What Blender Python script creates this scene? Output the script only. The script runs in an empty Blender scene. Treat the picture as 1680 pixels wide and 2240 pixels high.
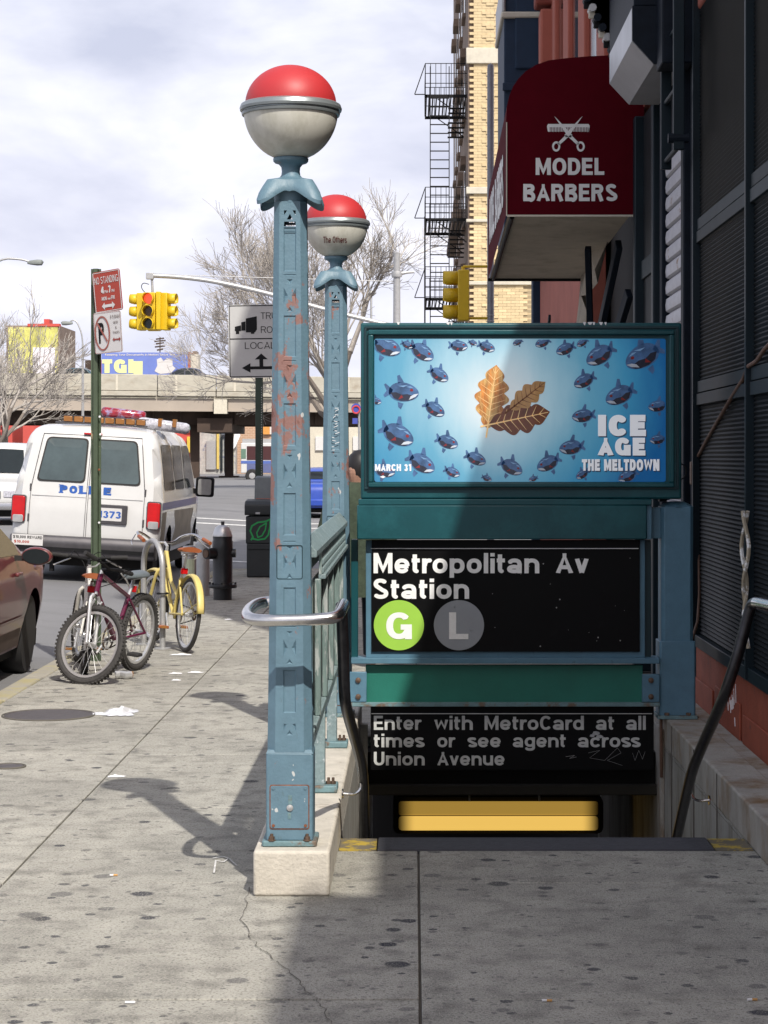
import bpy, bmesh, math, random
from mathutils import Vector, Matrix
from mathutils.geometry import delaunay_2d_cdt
R = math.radians
random.seed(7)
SC = bpy.context.scene
COL = SC.collection
F, VX, HY, EYE = 4600.0, 905.0, 1000.0, 1.62

# ------------------------------------------------------------------ camera
cam_d = bpy.data.cameras.new('camera'); cam = bpy.data.objects.new('camera', cam_d); COL.objects.link(cam)
cam.location = (0, 0, EYE); cam.rotation_euler = (R(90), 0, 0)
cam_d.sensor_fit = 'HORIZONTAL'; cam_d.sensor_width = 36; cam_d.lens = 36 * F / 1680
cam_d.shift_x = -(VX - 840) / 1680; cam_d.shift_y = -(1120 - HY) / 1680
cam_d.clip_end = 3000; cam_d.clip_start = 0.1
SC.camera = cam
# ------------------------------------------------------------------ world, sun
LD = Vector((-.306, .842, -1.0)).normalized()
w = bpy.data.worlds.new('World'); SC.world = w; w.use_nodes = True
nt = w.node_tree; nt.nodes.clear()
def N(nt, t, **k):
    n = nt.nodes.new(t)
    for a, b in k.items(): setattr(n, a, b)
    return n
out = N(nt, 'ShaderNodeOutputWorld'); bg = N(nt, 'ShaderNodeBackground'); bg.inputs[1].default_value = 0.128
sky = N(nt, 'ShaderNodeTexSky', sky_type='NISHITA'); sky.sun_disc = False
sky.sun_elevation = R(48.1); sky.sun_rotation = R(160)
sky.air_density = 1.2; sky.dust_density = 5.0
tc = N(nt, 'ShaderNodeTexCoord'); mp = N(nt, 'ShaderNodeMapping'); mp.inputs['Scale'].default_value = (1, 1, 2.3)
mp.inputs['Location'].default_value = (0.35, 0.1, .62)
nz = N(nt, 'ShaderNodeTexNoise'); nz.inputs['Scale'].default_value = 6.5; nz.inputs['Detail'].default_value = 7
nz.inputs['Roughness'].default_value = .5; nz.inputs['Distortion'].default_value = .25
rp = N(nt, 'ShaderNodeValToRGB'); e = rp.color_ramp.elements
e[0].position = .38; e[0].color = (5.2, 5.4, 6.7, 1); e[1].position = .62; e[1].color = (8.7, 8.7, 9.6, 1)
k = rp.color_ramp.elements.new(.5); k.color = (6.7, 6.8, 7.9, 1)
mx = N(nt, 'ShaderNodeMix', data_type='RGBA'); mx.inputs[0].default_value = .8
L = nt.links.new
L(tc.outputs['Generated'], mp.inputs[0]); L(mp.outputs[0], nz.inputs['Vector']); L(nz.outputs[0], rp.inputs[0])
sx_ = N(nt, 'ShaderNodeSeparateXYZ'); cv = N(nt, 'ShaderNodeMapRange'); cv.inputs[1].default_value = .05; cv.inputs[2].default_value = .75; cv.inputs[3].default_value = .97; cv.inputs[4].default_value = .45
L(tc.outputs['Generated'], sx_.inputs[0]); L(sx_.outputs[2], cv.inputs[0]); L(cv.outputs[0], mx.inputs[0])   # cloud cover thins overhead, shaped to favour low light on upright faces
L(sky.outputs[0], mx.inputs[6]); L(rp.outputs[0], mx.inputs[7]); L(mx.outputs[2], bg.inputs[0]); L(bg.outputs[0], out.inputs[0])
sd = bpy.data.lights.new('sun', 'SUN'); sd.energy = 4.5; sd.angle = R(.6); sd.color = (1, .95, .87)
so = bpy.data.objects.new('sun', sd); COL.objects.link(so)
so.rotation_euler = LD.to_track_quat('-Z', 'Y').to_euler(); so.location = (4, -9, 14)
SC.view_settings.view_transform = 'Standard'; SC.view_settings.look = 'None'
SC.view_settings.exposure = 0.08; SC.view_settings.gamma = 1
SC.cycles.max_bounces = 6; SC.cycles.caustics_reflective = False; SC.cycles.caustics_refractive = False

# ------------------------------------------------------------------ helpers
def P(x, y, D): return Vector(((x - VX) / F * D, D, EYE - (y - HY) / F * D))
def wloc(o):
    v = Vector((0, 0, 0))
    while o is not None: v += o.location; o = o.parent
    return v
class MB:
    def __init__(s): s.v = []; s.f = []
    def add(s, vs, fs):
        b = len(s.v); s.v += [Vector(v) for v in vs]; s.f += [tuple(b + i for i in f) for f in fs]; return s
    def box(s, x0, x1, y0, y1, z0, z1):
        vs = [(x, y, z) for z in (z0, z1) for y in (y0, y1) for x in (x0, x1)]
        return s.add(vs, [(0, 2, 3, 1), (4, 5, 7, 6), (0, 1, 5, 4), (2, 6, 7, 3), (0, 4, 6, 2), (1, 3, 7, 5)])
    def bar(s, p0, p1, wx, wz, up=(0, 0, 1)):
        p0, p1 = Vector(p0), Vector(p1); d = (p1 - p0).normalized(); up = Vector(up)
        if abs(d.dot(up)) > .98: up = Vector((1, 0, 0))
        a = d.cross(up).normalized(); b = a.cross(d)
        vs = [p + a * i * wx / 2 + b * j * wz / 2 for p in (p0, p1) for i, j in ((-1, -1), (1, -1), (1, 1), (-1, 1))]
        return s.add(vs, [(0, 1, 2, 3), (7, 6, 5, 4), (0, 4, 5, 1), (1, 5, 6, 2), (2, 6, 7, 3), (3, 7, 4, 0)])
    def tube(s, path, r, n=8, caps=True, closed=False):
        path = [Vector(p) for p in path]; m = len(path); rs = r if isinstance(r, (list, tuple)) else [r] * m
        vs = []; a = None
        for i, p in enumerate(path):
            if closed: d = path[(i + 1) % m] - path[i - 1]
            else: d = path[min(i + 1, m - 1)] - path[max(i - 1, 0)]
            if d.length < 1e-9: d = Vector((0, 0, 1))
            d.normalize()
            if a is None:
                a = d.cross(Vector((0, 0, 1)))
                if a.length < .05: a = d.cross(Vector((1, 0, 0)))
            else: a = a - d * a.dot(d)
            if a.length < 1e-6: a = d.orthogonal()
            a.normalize(); b = d.cross(a)
            vs += [p + (a * math.cos(t) + b * math.sin(t)) * rs[i] for t in [2 * math.pi * k / n for k in range(n)]]
        fs = []
        for i in range(m if closed else m - 1):
            j = (i + 1) % m
            for k in range(n): fs.append((i * n + k, i * n + (k + 1) % n, j * n + (k + 1) % n, j * n + k))
        if caps and not closed: fs += [tuple(range(n))[::-1], tuple((m - 1) * n + k for k in range(n))]
        return s.add(vs, fs)
    def cyl(s, p0, p1, r, n=12, r1=None): return s.tube([p0, p1], [r, r if r1 is None else r1], n)
    def lathe(s, prof, c=(0, 0, 0), n=24, axis='z', caps=True):
        vs = []; c = Vector(c)
        for r, h in prof:
            for k in range(n):
                t = 2 * math.pi * k / n; q = (r * math.cos(t), r * math.sin(t), h)
                if axis == 'y': q = (q[0], h, q[1])
                if axis == 'x': q = (h, q[0], q[1])
                vs.append(c + Vector(q))
        m = len(prof)
        fs = [(i * n + k, i * n + (k + 1) % n, (i + 1) * n + (k + 1) % n, (i + 1) * n + k) for i in range(m - 1) for k in range(n)]
        if caps and prof[0][0] > 1e-6: fs.append(tuple(range(n))[::-1])
        if caps and prof[-1][0] > 1e-6: fs.append(tuple((m - 1) * n + k for k in range(n)))
        return s.add(vs, fs)
    def prism(s, poly, axis, a, b):
        def q(u, v, w): return {'x': (w, u, v), 'y': (u, w, v), 'z': (u, v, w)}[axis]
        n = len(poly)
        return s.add([q(u, v, a) for u, v in poly] + [q(u, v, b) for u, v in poly],
                     [tuple(range(n)), tuple(range(2 * n - 1, n - 1, -1))] + [(i, n + i, n + (i + 1) % n, (i + 1) % n) for i in range(n)])
    def poly(s, pts): return s.add(pts, [tuple(range(len(pts)))])
    def torus(s, c, Rr, r, ax='x', n=40, m=8, sq=1.0):
        c = Vector(c); vs = []
        for i in range(n):
            t = 2 * math.pi * i / n
            for j in range(m):
                u = 2 * math.pi * j / m; rr = Rr + r * math.cos(u); h = r * math.sin(u) * sq
                q = (h, rr * math.cos(t), rr * math.sin(t)) if ax == 'x' else ((rr * math.cos(t), h, rr * math.sin(t)) if ax == 'y' else (rr * math.cos(t), rr * math.sin(t), h))
                vs.append(c + Vector(q))
        return s.add(vs, [(i * m + j, i * m + (j + 1) % m, ((i + 1) % n) * m + (j + 1) % m, ((i + 1) % n) * m + j) for i in range(n) for j in range(m)])
    def xf(s, M):
        s.v = [M @ v for v in s.v]; return s
    def build(s, name, m, parent=None, smooth=True, bevel=0, kind=None, label=None, seg=2, angle=35, fix=True):
        off = wloc(parent)
        me = bpy.data.meshes.new(name)
        me.from_pydata([tuple(v - off) for v in s.v], [], s.f); me.update()
        if fix:
            bm = bmesh.new(); bm.from_mesh(me); bmesh.ops.recalc_face_normals(bm, faces=bm.faces); bm.to_mesh(me); bm.free()
        if smooth:
            me.polygons.foreach_set('use_smooth', [True] * len(me.polygons)); me.set_sharp_from_angle(angle=R(angle))
        me.materials.append(m)
        o = bpy.data.objects.new(name, me); COL.objects.link(o)
        if parent: o.parent = parent
        if bevel:
            b = o.modifiers.new('bevel', 'BEVEL'); b.width = bevel; b.segments = seg; b.limit_method = 'ANGLE'; b.angle_limit = R(40)
            b.harden_normals = False
        if kind: o['kind'] = kind
        if label: o['label'] = label
        return o
def thing(name, label, cat, loc=(0, 0, 0), group=None):
    o = bpy.data.objects.new(name, None); COL.objects.link(o); o.location = loc; o.empty_display_size = .1
    o['label'] = label; o['category'] = cat
    if group: o['group'] = group
    return o
def tag(o, label, cat, group=None):
    o['label'] = label; o['category'] = cat
    if group: o['group'] = group
    return o
def place(o, loc, rot=(0, 0, 0)): o.location = loc; o.rotation_euler = rot; return o
def dup(o, parent=None):
    kids = [c for c in ALLKIDS(o)]
    c = o.copy(); COL.objects.link(c); c.parent = parent
    for k in kids: dup(k, c)
    return c
def ALLKIDS(o): return [c for c in COL.objects if c.parent == o]
def rr(w, h, r, n=4, cx=0, cy=0):
    pts = []
    for sx, sy, a0 in ((1, 1, 0), (-1, 1, 90), (-1, -1, 180), (1, -1, 270)):
        for i in range(n + 1):
            a = R(a0 + 90 * i / n); pts.append((cx + sx * (w / 2 - r) + r * math.cos(a), cy + sy * (h / 2 - r) + r * math.sin(a)))
    return pts

# ------------------------------------------------------------------ materials
MATS = {}
def mat(name, col, rough=.6, metal=0., var=.12, scale=6., bump=0., bscale=60., col2=None, c2amt=(.55, .62), c2scale=5., spec=.5, emit=None, estr=1., coat=0, stretch=(1, 1, 1), rand=0., extra=None):
    if name in MATS: return MATS[name]
    m = bpy.data.materials.new(name); m.use_nodes = True; nt = m.node_tree
    b = nt.nodes['Principled BSDF']; L = nt.links.new
    b.inputs['Roughness'].default_value = rough; b.inputs['Metallic'].default_value = metal
    b.inputs['Specular IOR Level'].default_value = spec; b.inputs['Coat Weight'].default_value = coat
    tc = N(nt, 'ShaderNodeTexCoord'); mp = N(nt, 'ShaderNodeMapping'); mp.inputs['Scale'].default_value = stretch
    L(tc.outputs['Object'], mp.inputs[0])
    n1 = N(nt, 'ShaderNodeTexNoise'); n1.inputs['Scale'].default_value = scale; n1.inputs['Detail'].default_value = 8; n1.inputs['Roughness'].default_value = .65
    L(mp.outputs[0], n1.inputs['Vector'])
    mr = N(nt, 'ShaderNodeMapRange'); mr.inputs[1].default_value = .3; mr.inputs[2].default_value = .7
    mr.inputs[3].default_value = 1 - var; mr.inputs[4].default_value = 1 + var
    L(n1.outputs[0], mr.inputs[0])
    v = N(nt, 'ShaderNodeVectorMath', operation='SCALE'); v.inputs[0].default_value = col[:3]; L(mr.outputs[0], v.inputs['Scale'])
    c = v.outputs[0]
    if rand:
        oi = N(nt, 'ShaderNodeObjectInfo'); r2 = N(nt, 'ShaderNodeMapRange'); r2.inputs[3].default_value = 1 - rand; r2.inputs[4].default_value = 1 + rand
        L(oi.outputs['Random'], r2.inputs[0]); v2 = N(nt, 'ShaderNodeVectorMath', operation='SCALE'); L(c, v2.inputs[0]); L(r2.outputs[0], v2.inputs['Scale']); c = v2.outputs[0]
    if col2:
        n2 = N(nt, 'ShaderNodeTexNoise'); n2.inputs['Scale'].default_value = c2scale; n2.inputs['Detail'].default_value = 9; n2.inputs['Roughness'].default_value = .7
        L(mp.outputs[0], n2.inputs['Vector'])
        m2 = N(nt, 'ShaderNodeMapRange'); m2.inputs[1].default_value = c2amt[0]; m2.inputs[2].default_value = c2amt[1]; L(n2.outputs[0], m2.inputs[0])
        x = N(nt, 'ShaderNodeMix', data_type='RGBA'); L(m2.outputs[0], x.inputs[0]); L(c, x.inputs[6]); x.inputs[7].default_value = (*col2, 1); c = x.outputs[2]
    if extra: c = extra(nt, tc, c, b)
    L(c, b.inputs['Base Color'])
    if bump:
        n3 = N(nt, 'ShaderNodeTexNoise'); n3.inputs['Scale'].default_value = bscale; n3.inputs['Detail'].default_value = 6; L(mp.outputs[0], n3.inputs['Vector'])
        bp = N(nt, 'ShaderNodeBump'); bp.inputs['Strength'].default_value = bump; bp.inputs['Distance'].default_value = .01
        L(n3.outputs[0], bp.inputs['Height']); L(bp.outputs[0], b.inputs['Normal'])
    if emit:
        b.inputs['Emission Color'].default_value = (*emit, 1); b.inputs['Emission Strength'].default_value = estr
    MATS[name] = m; return m
def noisemask(nt, tc, scale, lo, hi, stretch=(1, 1, 1), detail=8, rough=.7, loc=(0, 0, 0)):
    mp = N(nt, 'ShaderNodeMapping'); mp.inputs['Scale'].default_value = stretch; mp.inputs['Location'].default_value = loc
    nt.links.new(tc.outputs['Object'], mp.inputs[0])
    n = N(nt, 'ShaderNodeTexNoise'); n.inputs['Scale'].default_value = scale; n.inputs['Detail'].default_value = detail; n.inputs['Roughness'].default_value = rough
    nt.links.new(mp.outputs[0], n.inputs['Vector'])
    m = N(nt, 'ShaderNodeMapRange'); m.inputs[1].default_value = lo; m.inputs[2].default_value = hi; nt.links.new(n.outputs[0], m.inputs[0])
    return m.outputs[0], n.outputs[0]
def mixc(nt, fac, a, col):
    x = N(nt, 'ShaderNodeMix', data_type='RGBA'); nt.links.new(fac, x.inputs[0]); nt.links.new(a, x.inputs[6]); x.inputs[7].default_value = (*col, 1); return x.outputs[2]
def ma(nt, op, a, b=None, c=None):
    n = N(nt, 'ShaderNodeMath', operation=op)
    for i, q in enumerate((a, b, c)):
        if q is None: continue
        if isinstance(q, (int, float)): n.inputs[i].default_value = q
        else: nt.links.new(q, n.inputs[i])
    return n.outputs[0]
def ex_pave(nt, tc, c, b):      # chewing-gum spots, dirt clouds
    geo = N(nt, 'ShaderNodeNewGeometry')
    for sc, lo, rad, off, op in ((5.5, .38, .24, 0, .95), (10., .5, .25, 7.3, .85), (2.6, .6, .12, 3.1, .95), (21., .55, .26, 1.7, .6)):
        mp = N(nt, 'ShaderNodeMapping'); mp.inputs['Location'].default_value = (off, off * .7, 0); nt.links.new(geo.outputs['Position'], mp.inputs[0])
        nz = N(nt, 'ShaderNodeTexNoise'); nz.inputs['Scale'].default_value = 28; nz.inputs['Detail'].default_value = 5; nt.links.new(mp.outputs[0], nz.inputs['Vector'])
        vm = N(nt, 'ShaderNodeVectorMath', operation='MULTIPLY_ADD'); nt.links.new(nz.outputs['Color'], vm.inputs[0]); vm.inputs[1].default_value = (.022, .022, 0); nt.links.new(mp.outputs[0], vm.inputs[2])
        fl = N(nt, 'ShaderNodeVectorMath', operation='MULTIPLY'); nt.links.new(vm.outputs[0], fl.inputs[0]); fl.inputs[1].default_value = (1, 1, 0)
        vo = N(nt, 'ShaderNodeTexVoronoi'); vo.inputs['Scale'].default_value = sc; nt.links.new(fl.outputs[0], vo.inputs['Vector'])
        sp = N(nt, 'ShaderNodeSeparateColor'); nt.links.new(vo.outputs['Color'], sp.inputs[0])
        gate = ma(nt, 'GREATER_THAN', sp.outputs[0], lo)
        rr_ = ma(nt, 'MULTIPLY_ADD', sp.outputs[1], rad * .65, rad * .4)
        q = ma(nt, 'DIVIDE', vo.outputs['Distance'], rr_)
        m = N(nt, 'ShaderNodeMapRange'); m.inputs[1].default_value = .85; m.inputs[2].default_value = 1.08; m.inputs[3].default_value = op; m.inputs[4].default_value = 0; nt.links.new(q, m.inputs[0])
        tone = ma(nt, 'MULTIPLY_ADD', sp.outputs[2], .45, .6)
        f = ma(nt, 'MULTIPLY', ma(nt, 'MULTIPLY', m.outputs[0], gate), tone)
        c = mixc(nt, f, c, (.028, .03, .043))
    mp = N(nt, 'ShaderNodeMapping'); nt.links.new(geo.outputs['Position'], mp.inputs[0])
    for s_, lo_, hi_, cc, amt in ((.8, .45, .75, (.19, .185, .165), .6), (7, .48, .75, (.12, .115, .10), .7), (140, .53, .66, (.55, .52, .45), .5), (95, .53, .66, (.08, .075, .07), .6), (38, .6, .7, (.10, .095, .085), .45)):
        n = N(nt, 'ShaderNodeTexNoise'); n.inputs['Scale'].default_value = s_; n.inputs['Detail'].default_value = 5; nt.links.new(mp.outputs[0], n.inputs['Vector'])
        m = N(nt, 'ShaderNodeMapRange'); m.inputs[1].default_value = lo_; m.inputs[2].default_value = hi_; m.inputs[4].default_value = amt; nt.links.new(n.outputs[0], m.inputs[0])
        c = mixc(nt, m.outputs[0], c, cc)
    return c
def ex_rust(z0, z1, amt, seed=0):
    def f(nt, tc, c, b):
        sp = N(nt, 'ShaderNodeSeparateXYZ'); nt.links.new(tc.outputs['Object'], sp.inputs[0])
        zc = ma(nt, 'SUBTRACT', sp.outputs[2], (z0 + z1) / 2); zz = ma(nt, 'DIVIDE', ma(nt, 'ABSOLUTE', zc), (z1 - z0) / 2)
        band = ma(nt, 'SUBTRACT', 1.0, ma(nt, 'MINIMUM', zz, 1.35))
        _, n = noisemask(nt, tc, 11, 0, 1, (1, 1, .55), 10, .68, (seed, 0, 0))
        v = ma(nt, 'MULTIPLY_ADD', band, amt, n)
        m = N(nt, 'ShaderNodeMapRange'); m.inputs[1].default_value = .60; m.inputs[2].default_value = .625; nt.links.new(v, m.inputs[0])
        c = mixc(nt, ma(nt, 'MULTIPLY', m.outputs[0], .85), c, (.26, .115, .085))
        m2 = N(nt, 'ShaderNodeMapRange'); m2.inputs[1].default_value = .68; m2.inputs[2].default_value = .73; nt.links.new(v, m2.inputs[0])
        c = mixc(nt, ma(nt, 'MULTIPLY', m2.outputs[0], .8), c, (.12, .045, .03))
        g, _ = noisemask(nt, tc, 30, .66, .7, (1, 1, .4), 6, .6, (3, seed, 1))
        c = mixc(nt, ma(nt, 'MULTIPLY', g, .35), c, (.08, .12, .13))
        w_, _ = noisemask(nt, tc, 16, .715, .725, (1, 1, .8), 3, .5, (9, seed, 4))
        c = mixc(nt, ma(nt, 'MULTIPLY', w_, .8), c, (.6, .6, .58))
        return c
    return f
def ex_brick(w_, h_, mortar, c2, m_=.02, sc=1.0, axis='yz'):
    def f(nt, tc, c, b):
        sp = N(nt, 'ShaderNodeSeparateXYZ'); nt.links.new(tc.outputs['Object'], sp.inputs[0]); cb = N(nt, 'ShaderNodeCombineXYZ')
        nt.links.new(sp.outputs[1 if axis == 'yz' else 0], cb.inputs[0]); nt.links.new(sp.outputs[2], cb.inputs[1])
        br = N(nt, 'ShaderNodeTexBrick'); br.inputs['Scale'].default_value = sc; br.inputs['Brick Width'].default_value = w_; br.inputs['Row Height'].default_value = h_
        br.inputs['Mortar Size'].default_value = m_; br.inputs['Mortar'].default_value = (*mortar, 1); br.inputs['Color2'].default_value = (*c2, 1)
        nt.links.new(c, br.inputs['Color1']); nt.links.new(cb.outputs[0], br.inputs['Vector']); return br.outputs[0]
    return f
M = {}
M['pave'] = mat('sidewalk_concrete', (.41, .395, .345), .9, var=.16, scale=5, bump=.8, bscale=180, rand=.05, extra=ex_pave, stretch=(1, 1, 1))
M['joint'] = mat('joint_dirt', (.11, .10, .085), .95, bump=.4)
M['asphalt'] = mat('asphalt', (.19, .19, .195), .85, var=.2, scale=1.2, bump=.5, bscale=70, col2=(.15, .15, .155), c2scale=.6, c2amt=(.45, .65))
M['kerb'] = mat('kerb_stone', (.33, .31, .26), .9, bump=.4, col2=(.36, .32, .17), c2scale=3, c2amt=(.48, .62))
M['white_line'] = mat('road_paint', (.62, .62, .6), .8, col2=(.2, .2, .2), c2scale=7, c2amt=(.5, .65))
M['yellow_line'] = mat('road_paint_yellow', (.65, .5, .15), .8)
M['conc'] = mat('curb_concrete', (.52, .48, .41), .9, var=.18, scale=7, bump=.45, bscale=70, col2=(.27, .235, .18), c2scale=9, c2amt=(.56, .72), extra=lambda nt, tc, c, b: mixc(nt, ma(nt, 'MULTIPLY', noisemask(nt, tc, 45, .66, .7)[0], .75), c, (.1, .09, .075)))
M['conc_rust'] = mat('stained_concrete', (.33, .31, .275), .9, var=.2, scale=6, bump=.6, bscale=70, col2=(.2, .125, .06), c2scale=2.6, c2amt=(.5, .66), stretch=(1, 1, .5))
M['wall_in'] = mat('stair_wall', (.34, .33, .3), .85, var=.2, scale=5, col2=(.16, .14, .11), c2scale=7, c2amt=(.45, .7), bump=.3, stretch=(1, 1, .3))
M['blue1'] = mat('lamp_post_paint', (.112, .195, .25), .5, var=.1, scale=18, bump=.15, bscale=90, extra=ex_rust(1.12, 2.15, .145, 0))
M['blue2'] = mat('lamp_post_paint_far', (.118, .20, .255), .5, var=.1, scale=18, bump=.15, bscale=90, extra=ex_rust(1.25, 1.5, .05, 5))
M['blue3'] = mat('frame_blue_paint', (.085, .185, .26), .5, var=.12, scale=10, bump=.12, col2=(.05, .1, .13), c2scale=20, c2amt=(.62, .75))
M['plate'] = mat('base_plate_paint', (.13, .22, .24), .6, var=.2, scale=14, col2=(.14, .1, .07), c2scale=12, c2amt=(.52, .62), bump=.3)
M['rustbolt'] = mat('rusty_bolt', (.13, .085, .06), .7, metal=.4, var=.4, scale=40, bump=.4)
M['rust'] = mat('rust', (.2, .07, .03), .85, var=.4, scale=50, bump=.4)
M['teal'] = mat('sign_teal_paint', (.004, .062, .074), .38, var=.1, scale=4, bump=.05, col2=(.012, .1, .115), c2scale=2.3, c2amt=(.5, .7))
M['teal_d'] = mat('dark_teal_trim', (.006, .03, .038), .4, var=.1)
M['green'] = mat('green_panel', (.011, .145, .108), .5, var=.12, scale=5, bump=.08, bscale=120)
M['blackpan'] = mat('black_sign_face', (.0015, .0015, .002), .5, spec=.18, var=.2, scale=5, col2=(.007, .007, .008), c2scale=6, c2amt=(.6, .8))
M['white'] = mat('sign_white', (.72, .72, .7), .5, var=.05)
M['letter'] = mat('letter_white', (.88, .88, .87), .5, var=.06, scale=30)
M['g_lime'] = mat('g_lime', (.33, .6, .07), .5, var=.05)
M['l_grey'] = mat('l_grey', (.3, .32, .35), .5, var=.07)
M['chrome'] = mat('stainless', (.62, .61, .6), .22, metal=1., var=.08, scale=40, bump=.03)
M['steel'] = mat('worn_steel', (.34, .36, .37), .42, metal=.8, var=.15, scale=20)
M['galv'] = mat('galvanised', (.42, .42, .42), .5, metal=.5, var=.12, scale=12)
M['railblk'] = mat('worn_rail', (.05, .05, .055), .3, metal=.85, var=.3, scale=25)
M['globe_r'] = mat('globe_red', (.43, .026, .03), .5, var=.04, spec=.5, bump=.02)
M['globe_w'] = mat('globe_white', (.56, .55, .49), .45, var=.1, scale=5, col2=(.34, .33, .26), c2scale=7, c2amt=(.48, .78), stretch=(1, 1, .35))
M['globe_ring'] = mat('globe_ring', (.27, .3, .31), .35, metal=.55, var=.1)
M['dkpaint'] = mat('dark_blue_black', (.006, .01, .017), .6, spec=.15, var=.3, scale=10)
M['black'] = mat('black', (.008, .008, .009), .6, spec=.2, var=.2)
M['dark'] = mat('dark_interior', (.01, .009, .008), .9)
M['fence_in'] = mat('fence_panel_paint', (.16, .22, .21), .5, var=.25, scale=12, stretch=(3, 3, .5), col2=(.4, .43, .42), c2scale=14, c2amt=(.5, .58), bump=.2)
M['rail_top'] = mat('fence_rail_paint', (.2, .27, .28), .5, var=.18, scale=25, col2=(.42, .48, .5), c2scale=30, c2amt=(.56, .64), bump=.3)
M['redwall'] = mat('red_stone', (.34, .10, .068), .85, var=.1, scale=2, bump=.2, bscale=25, col2=(.26, .075, .05), c2scale=1.5, c2amt=(.5, .75))
M['redtrim'] = mat('red_trim', (.2, .045, .03), .8, var=.1)
M['redbase'] = mat('red_base', (.28, .062, .03), .75, var=.2, scale=8, bump=.3, col2=(.1, .04, .03), c2scale=9, c2amt=(.6, .66))
M['cream'] = mat('cream_brick', (.62, .49, .29), .85, var=.12, scale=4, rand=.16, bump=.2)
M['creamw'] = mat('cream_wall', (.45, .36, .22), .9, var=.1, extra=ex_brick(.22, .075, (.33, .26, .16), (.52, .4, .23), .012))
M['stone'] = mat('pale_stone', (.55, .51, .42), .85, var=.1, bump=.2)
M['brown'] = mat('brown_facade', (.22, .16, .12), .85, var=.2, bump=.2, scale=1)
M['navy'] = mat('navy_bay', (.014, .03, .06), .6, spec=.25, var=.15)
M['maroon'] = mat('maroon_awning', (.075, .0012, .006), .9, spec=.1, var=.08, scale=8, bump=.05)
M['canvas'] = mat('awning_lining', (.42, .38, .32), .85, var=.1, scale=5, col2=(.3, .27, .22), c2scale=3, c2amt=(.5, .7), bump=.1)
M['grille'] = mat('grille_metal', (.011, .013, .015), .6, metal=0., spec=.2, var=.25, scale=4)
M['grillef'] = mat('grille_frame', (.004, .012, .018), .5, spec=.25, var=.2)
M['grilleb'] = mat('grille_bar', (.022, .031, .036), .6, spec=.2, var=.2, rand=.25)
M['shut'] = mat('shutter_metal', (.42, .42, .45), .5, metal=.25, var=.12, scale=9, col2=(.2, .1, .04), c2scale=3.2, c2amt=(.6, .66), stretch=(1, 1, 2))
M['asphflat'] = M['asphalt']
M['ysig'] = mat('signal_yellow', (.62, .42, .01), .45, var=.08)
M['wpaint'] = mat('van_white', (.58, .58, .57), .25, var=.03, coat=.4)
M['wdirty'] = mat('van_lower_grime', (.2, .17, .13), .6, var=.3, scale=3)
M['glass'] = mat('tinted_glass', (.015, .02, .022), .08, var=.1, spec=.35)
M['glass_g'] = mat('rear_glass', (.06, .085, .09), .08, var=.25, scale=2, spec=.6)
M['rubber'] = mat('rubber', (.022, .021, .021), .8, var=.2)
M['tyre'] = mat('bike_tyre', (.045, .042, .04), .85, var=.3, scale=30)
M['chrblk'] = mat('bumper_grey', (.09, .085, .09), .4, metal=.5, var=.2)
M['redl'] = mat('tail_red', (.5, .01, .012), .15, var=.2)
M['amber'] = mat('amber_lens', (.28, .12, .03), .3, var=.2)
M['clear'] = mat('clear_lens', (.45, .45, .5), .12, var=.5, scale=25)
M['polblue'] = mat('police_blue', (.03, .11, .42), .4)
M['polnavy'] = mat('police_navy', (.04, .045, .2), .4)
M['carred'] = mat('sedan_paint', (.14, .03, .032), .38, metal=0., var=.06, coat=.35)
M['cardirt'] = mat('sedan_lower_dirt', (.13, .09, .075), .7)
M['carblue'] = mat('blue_car', (.02, .06, .35), .3, coat=.5)
M['postgreen'] = mat('sign_post_green', (.06, .085, .05), .6, metal=.1, var=.25, scale=12, col2=(.35, .28, .17), c2scale=4, c2amt=(.6, .63), stretch=(1, 1, .5))
M['signred'] = mat('sign_red', (.37, .05, .03), .5, var=.05)
M['signwht'] = mat('sign_face_white', (.6, .59, .58), .45, var=.05)
M['signgrey'] = mat('truck_sign_white', (.5, .5, .49), .5, var=.05)
M['oconc'] = mat('overpass_concrete', (.42, .395, .33), .9, var=.14, scale=.8, col2=(.33, .29, .23), c2scale=.9, c2amt=(.5, .7), stretch=(1, 1, 2.2))
M['obeam'] = mat('overpass_beam', (.36, .31, .26), .8, var=.1, scale=.4)
M['osteel'] = mat('overpass_steel', (.055, .035, .025), .8, var=.3, scale=.6)
M['bark'] = mat('bark', (.17, .145, .125), .95, var=.3, scale=3)
M['twig'] = mat('twig', (.36, .33, .30), .95, var=.3, scale=2)
M['maroonbike'] = mat('bike_maroon', (.11, .008, .04), .3, coat=.5, var=.08)
M['silver'] = mat('bike_silver', (.6, .6, .6), .3, metal=.6, var=.06)
M['bikewhite'] = mat('bike_white', (.62, .6, .55), .4, var=.08)
M['bikeyellow'] = mat('bike_yellow', (.62, .50, .17), .4, var=.08)
M['leather'] = mat('brown_leather', (.28, .08, .025), .45, var=.2)
M['ironblk'] = mat('hydrant_black', (.012, .013, .015), .35, var=.3, scale=12, bump=.2)
M['binp'] = mat('bin_plastic', (.014, .017, .018), .5, var=.2)
M['logo'] = mat('logo_green', (.01, .3, .07), .5)
M['orange'] = mat('orange_band', (.6, .12, .04), .5)
M['boxgrey'] = mat('box_grey', (.11, .13, .14), .45, var=.15)
M['paper'] = mat('paper', (.75, .75, .76), .7)
M['cable'] = mat('cable', (.13, .07, .045), .7, var=.3, scale=20)
M['manhole'] = mat('manhole_iron', (.095, .085, .085), .6, metal=.3, var=.2, scale=20, bump=.4)

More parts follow.
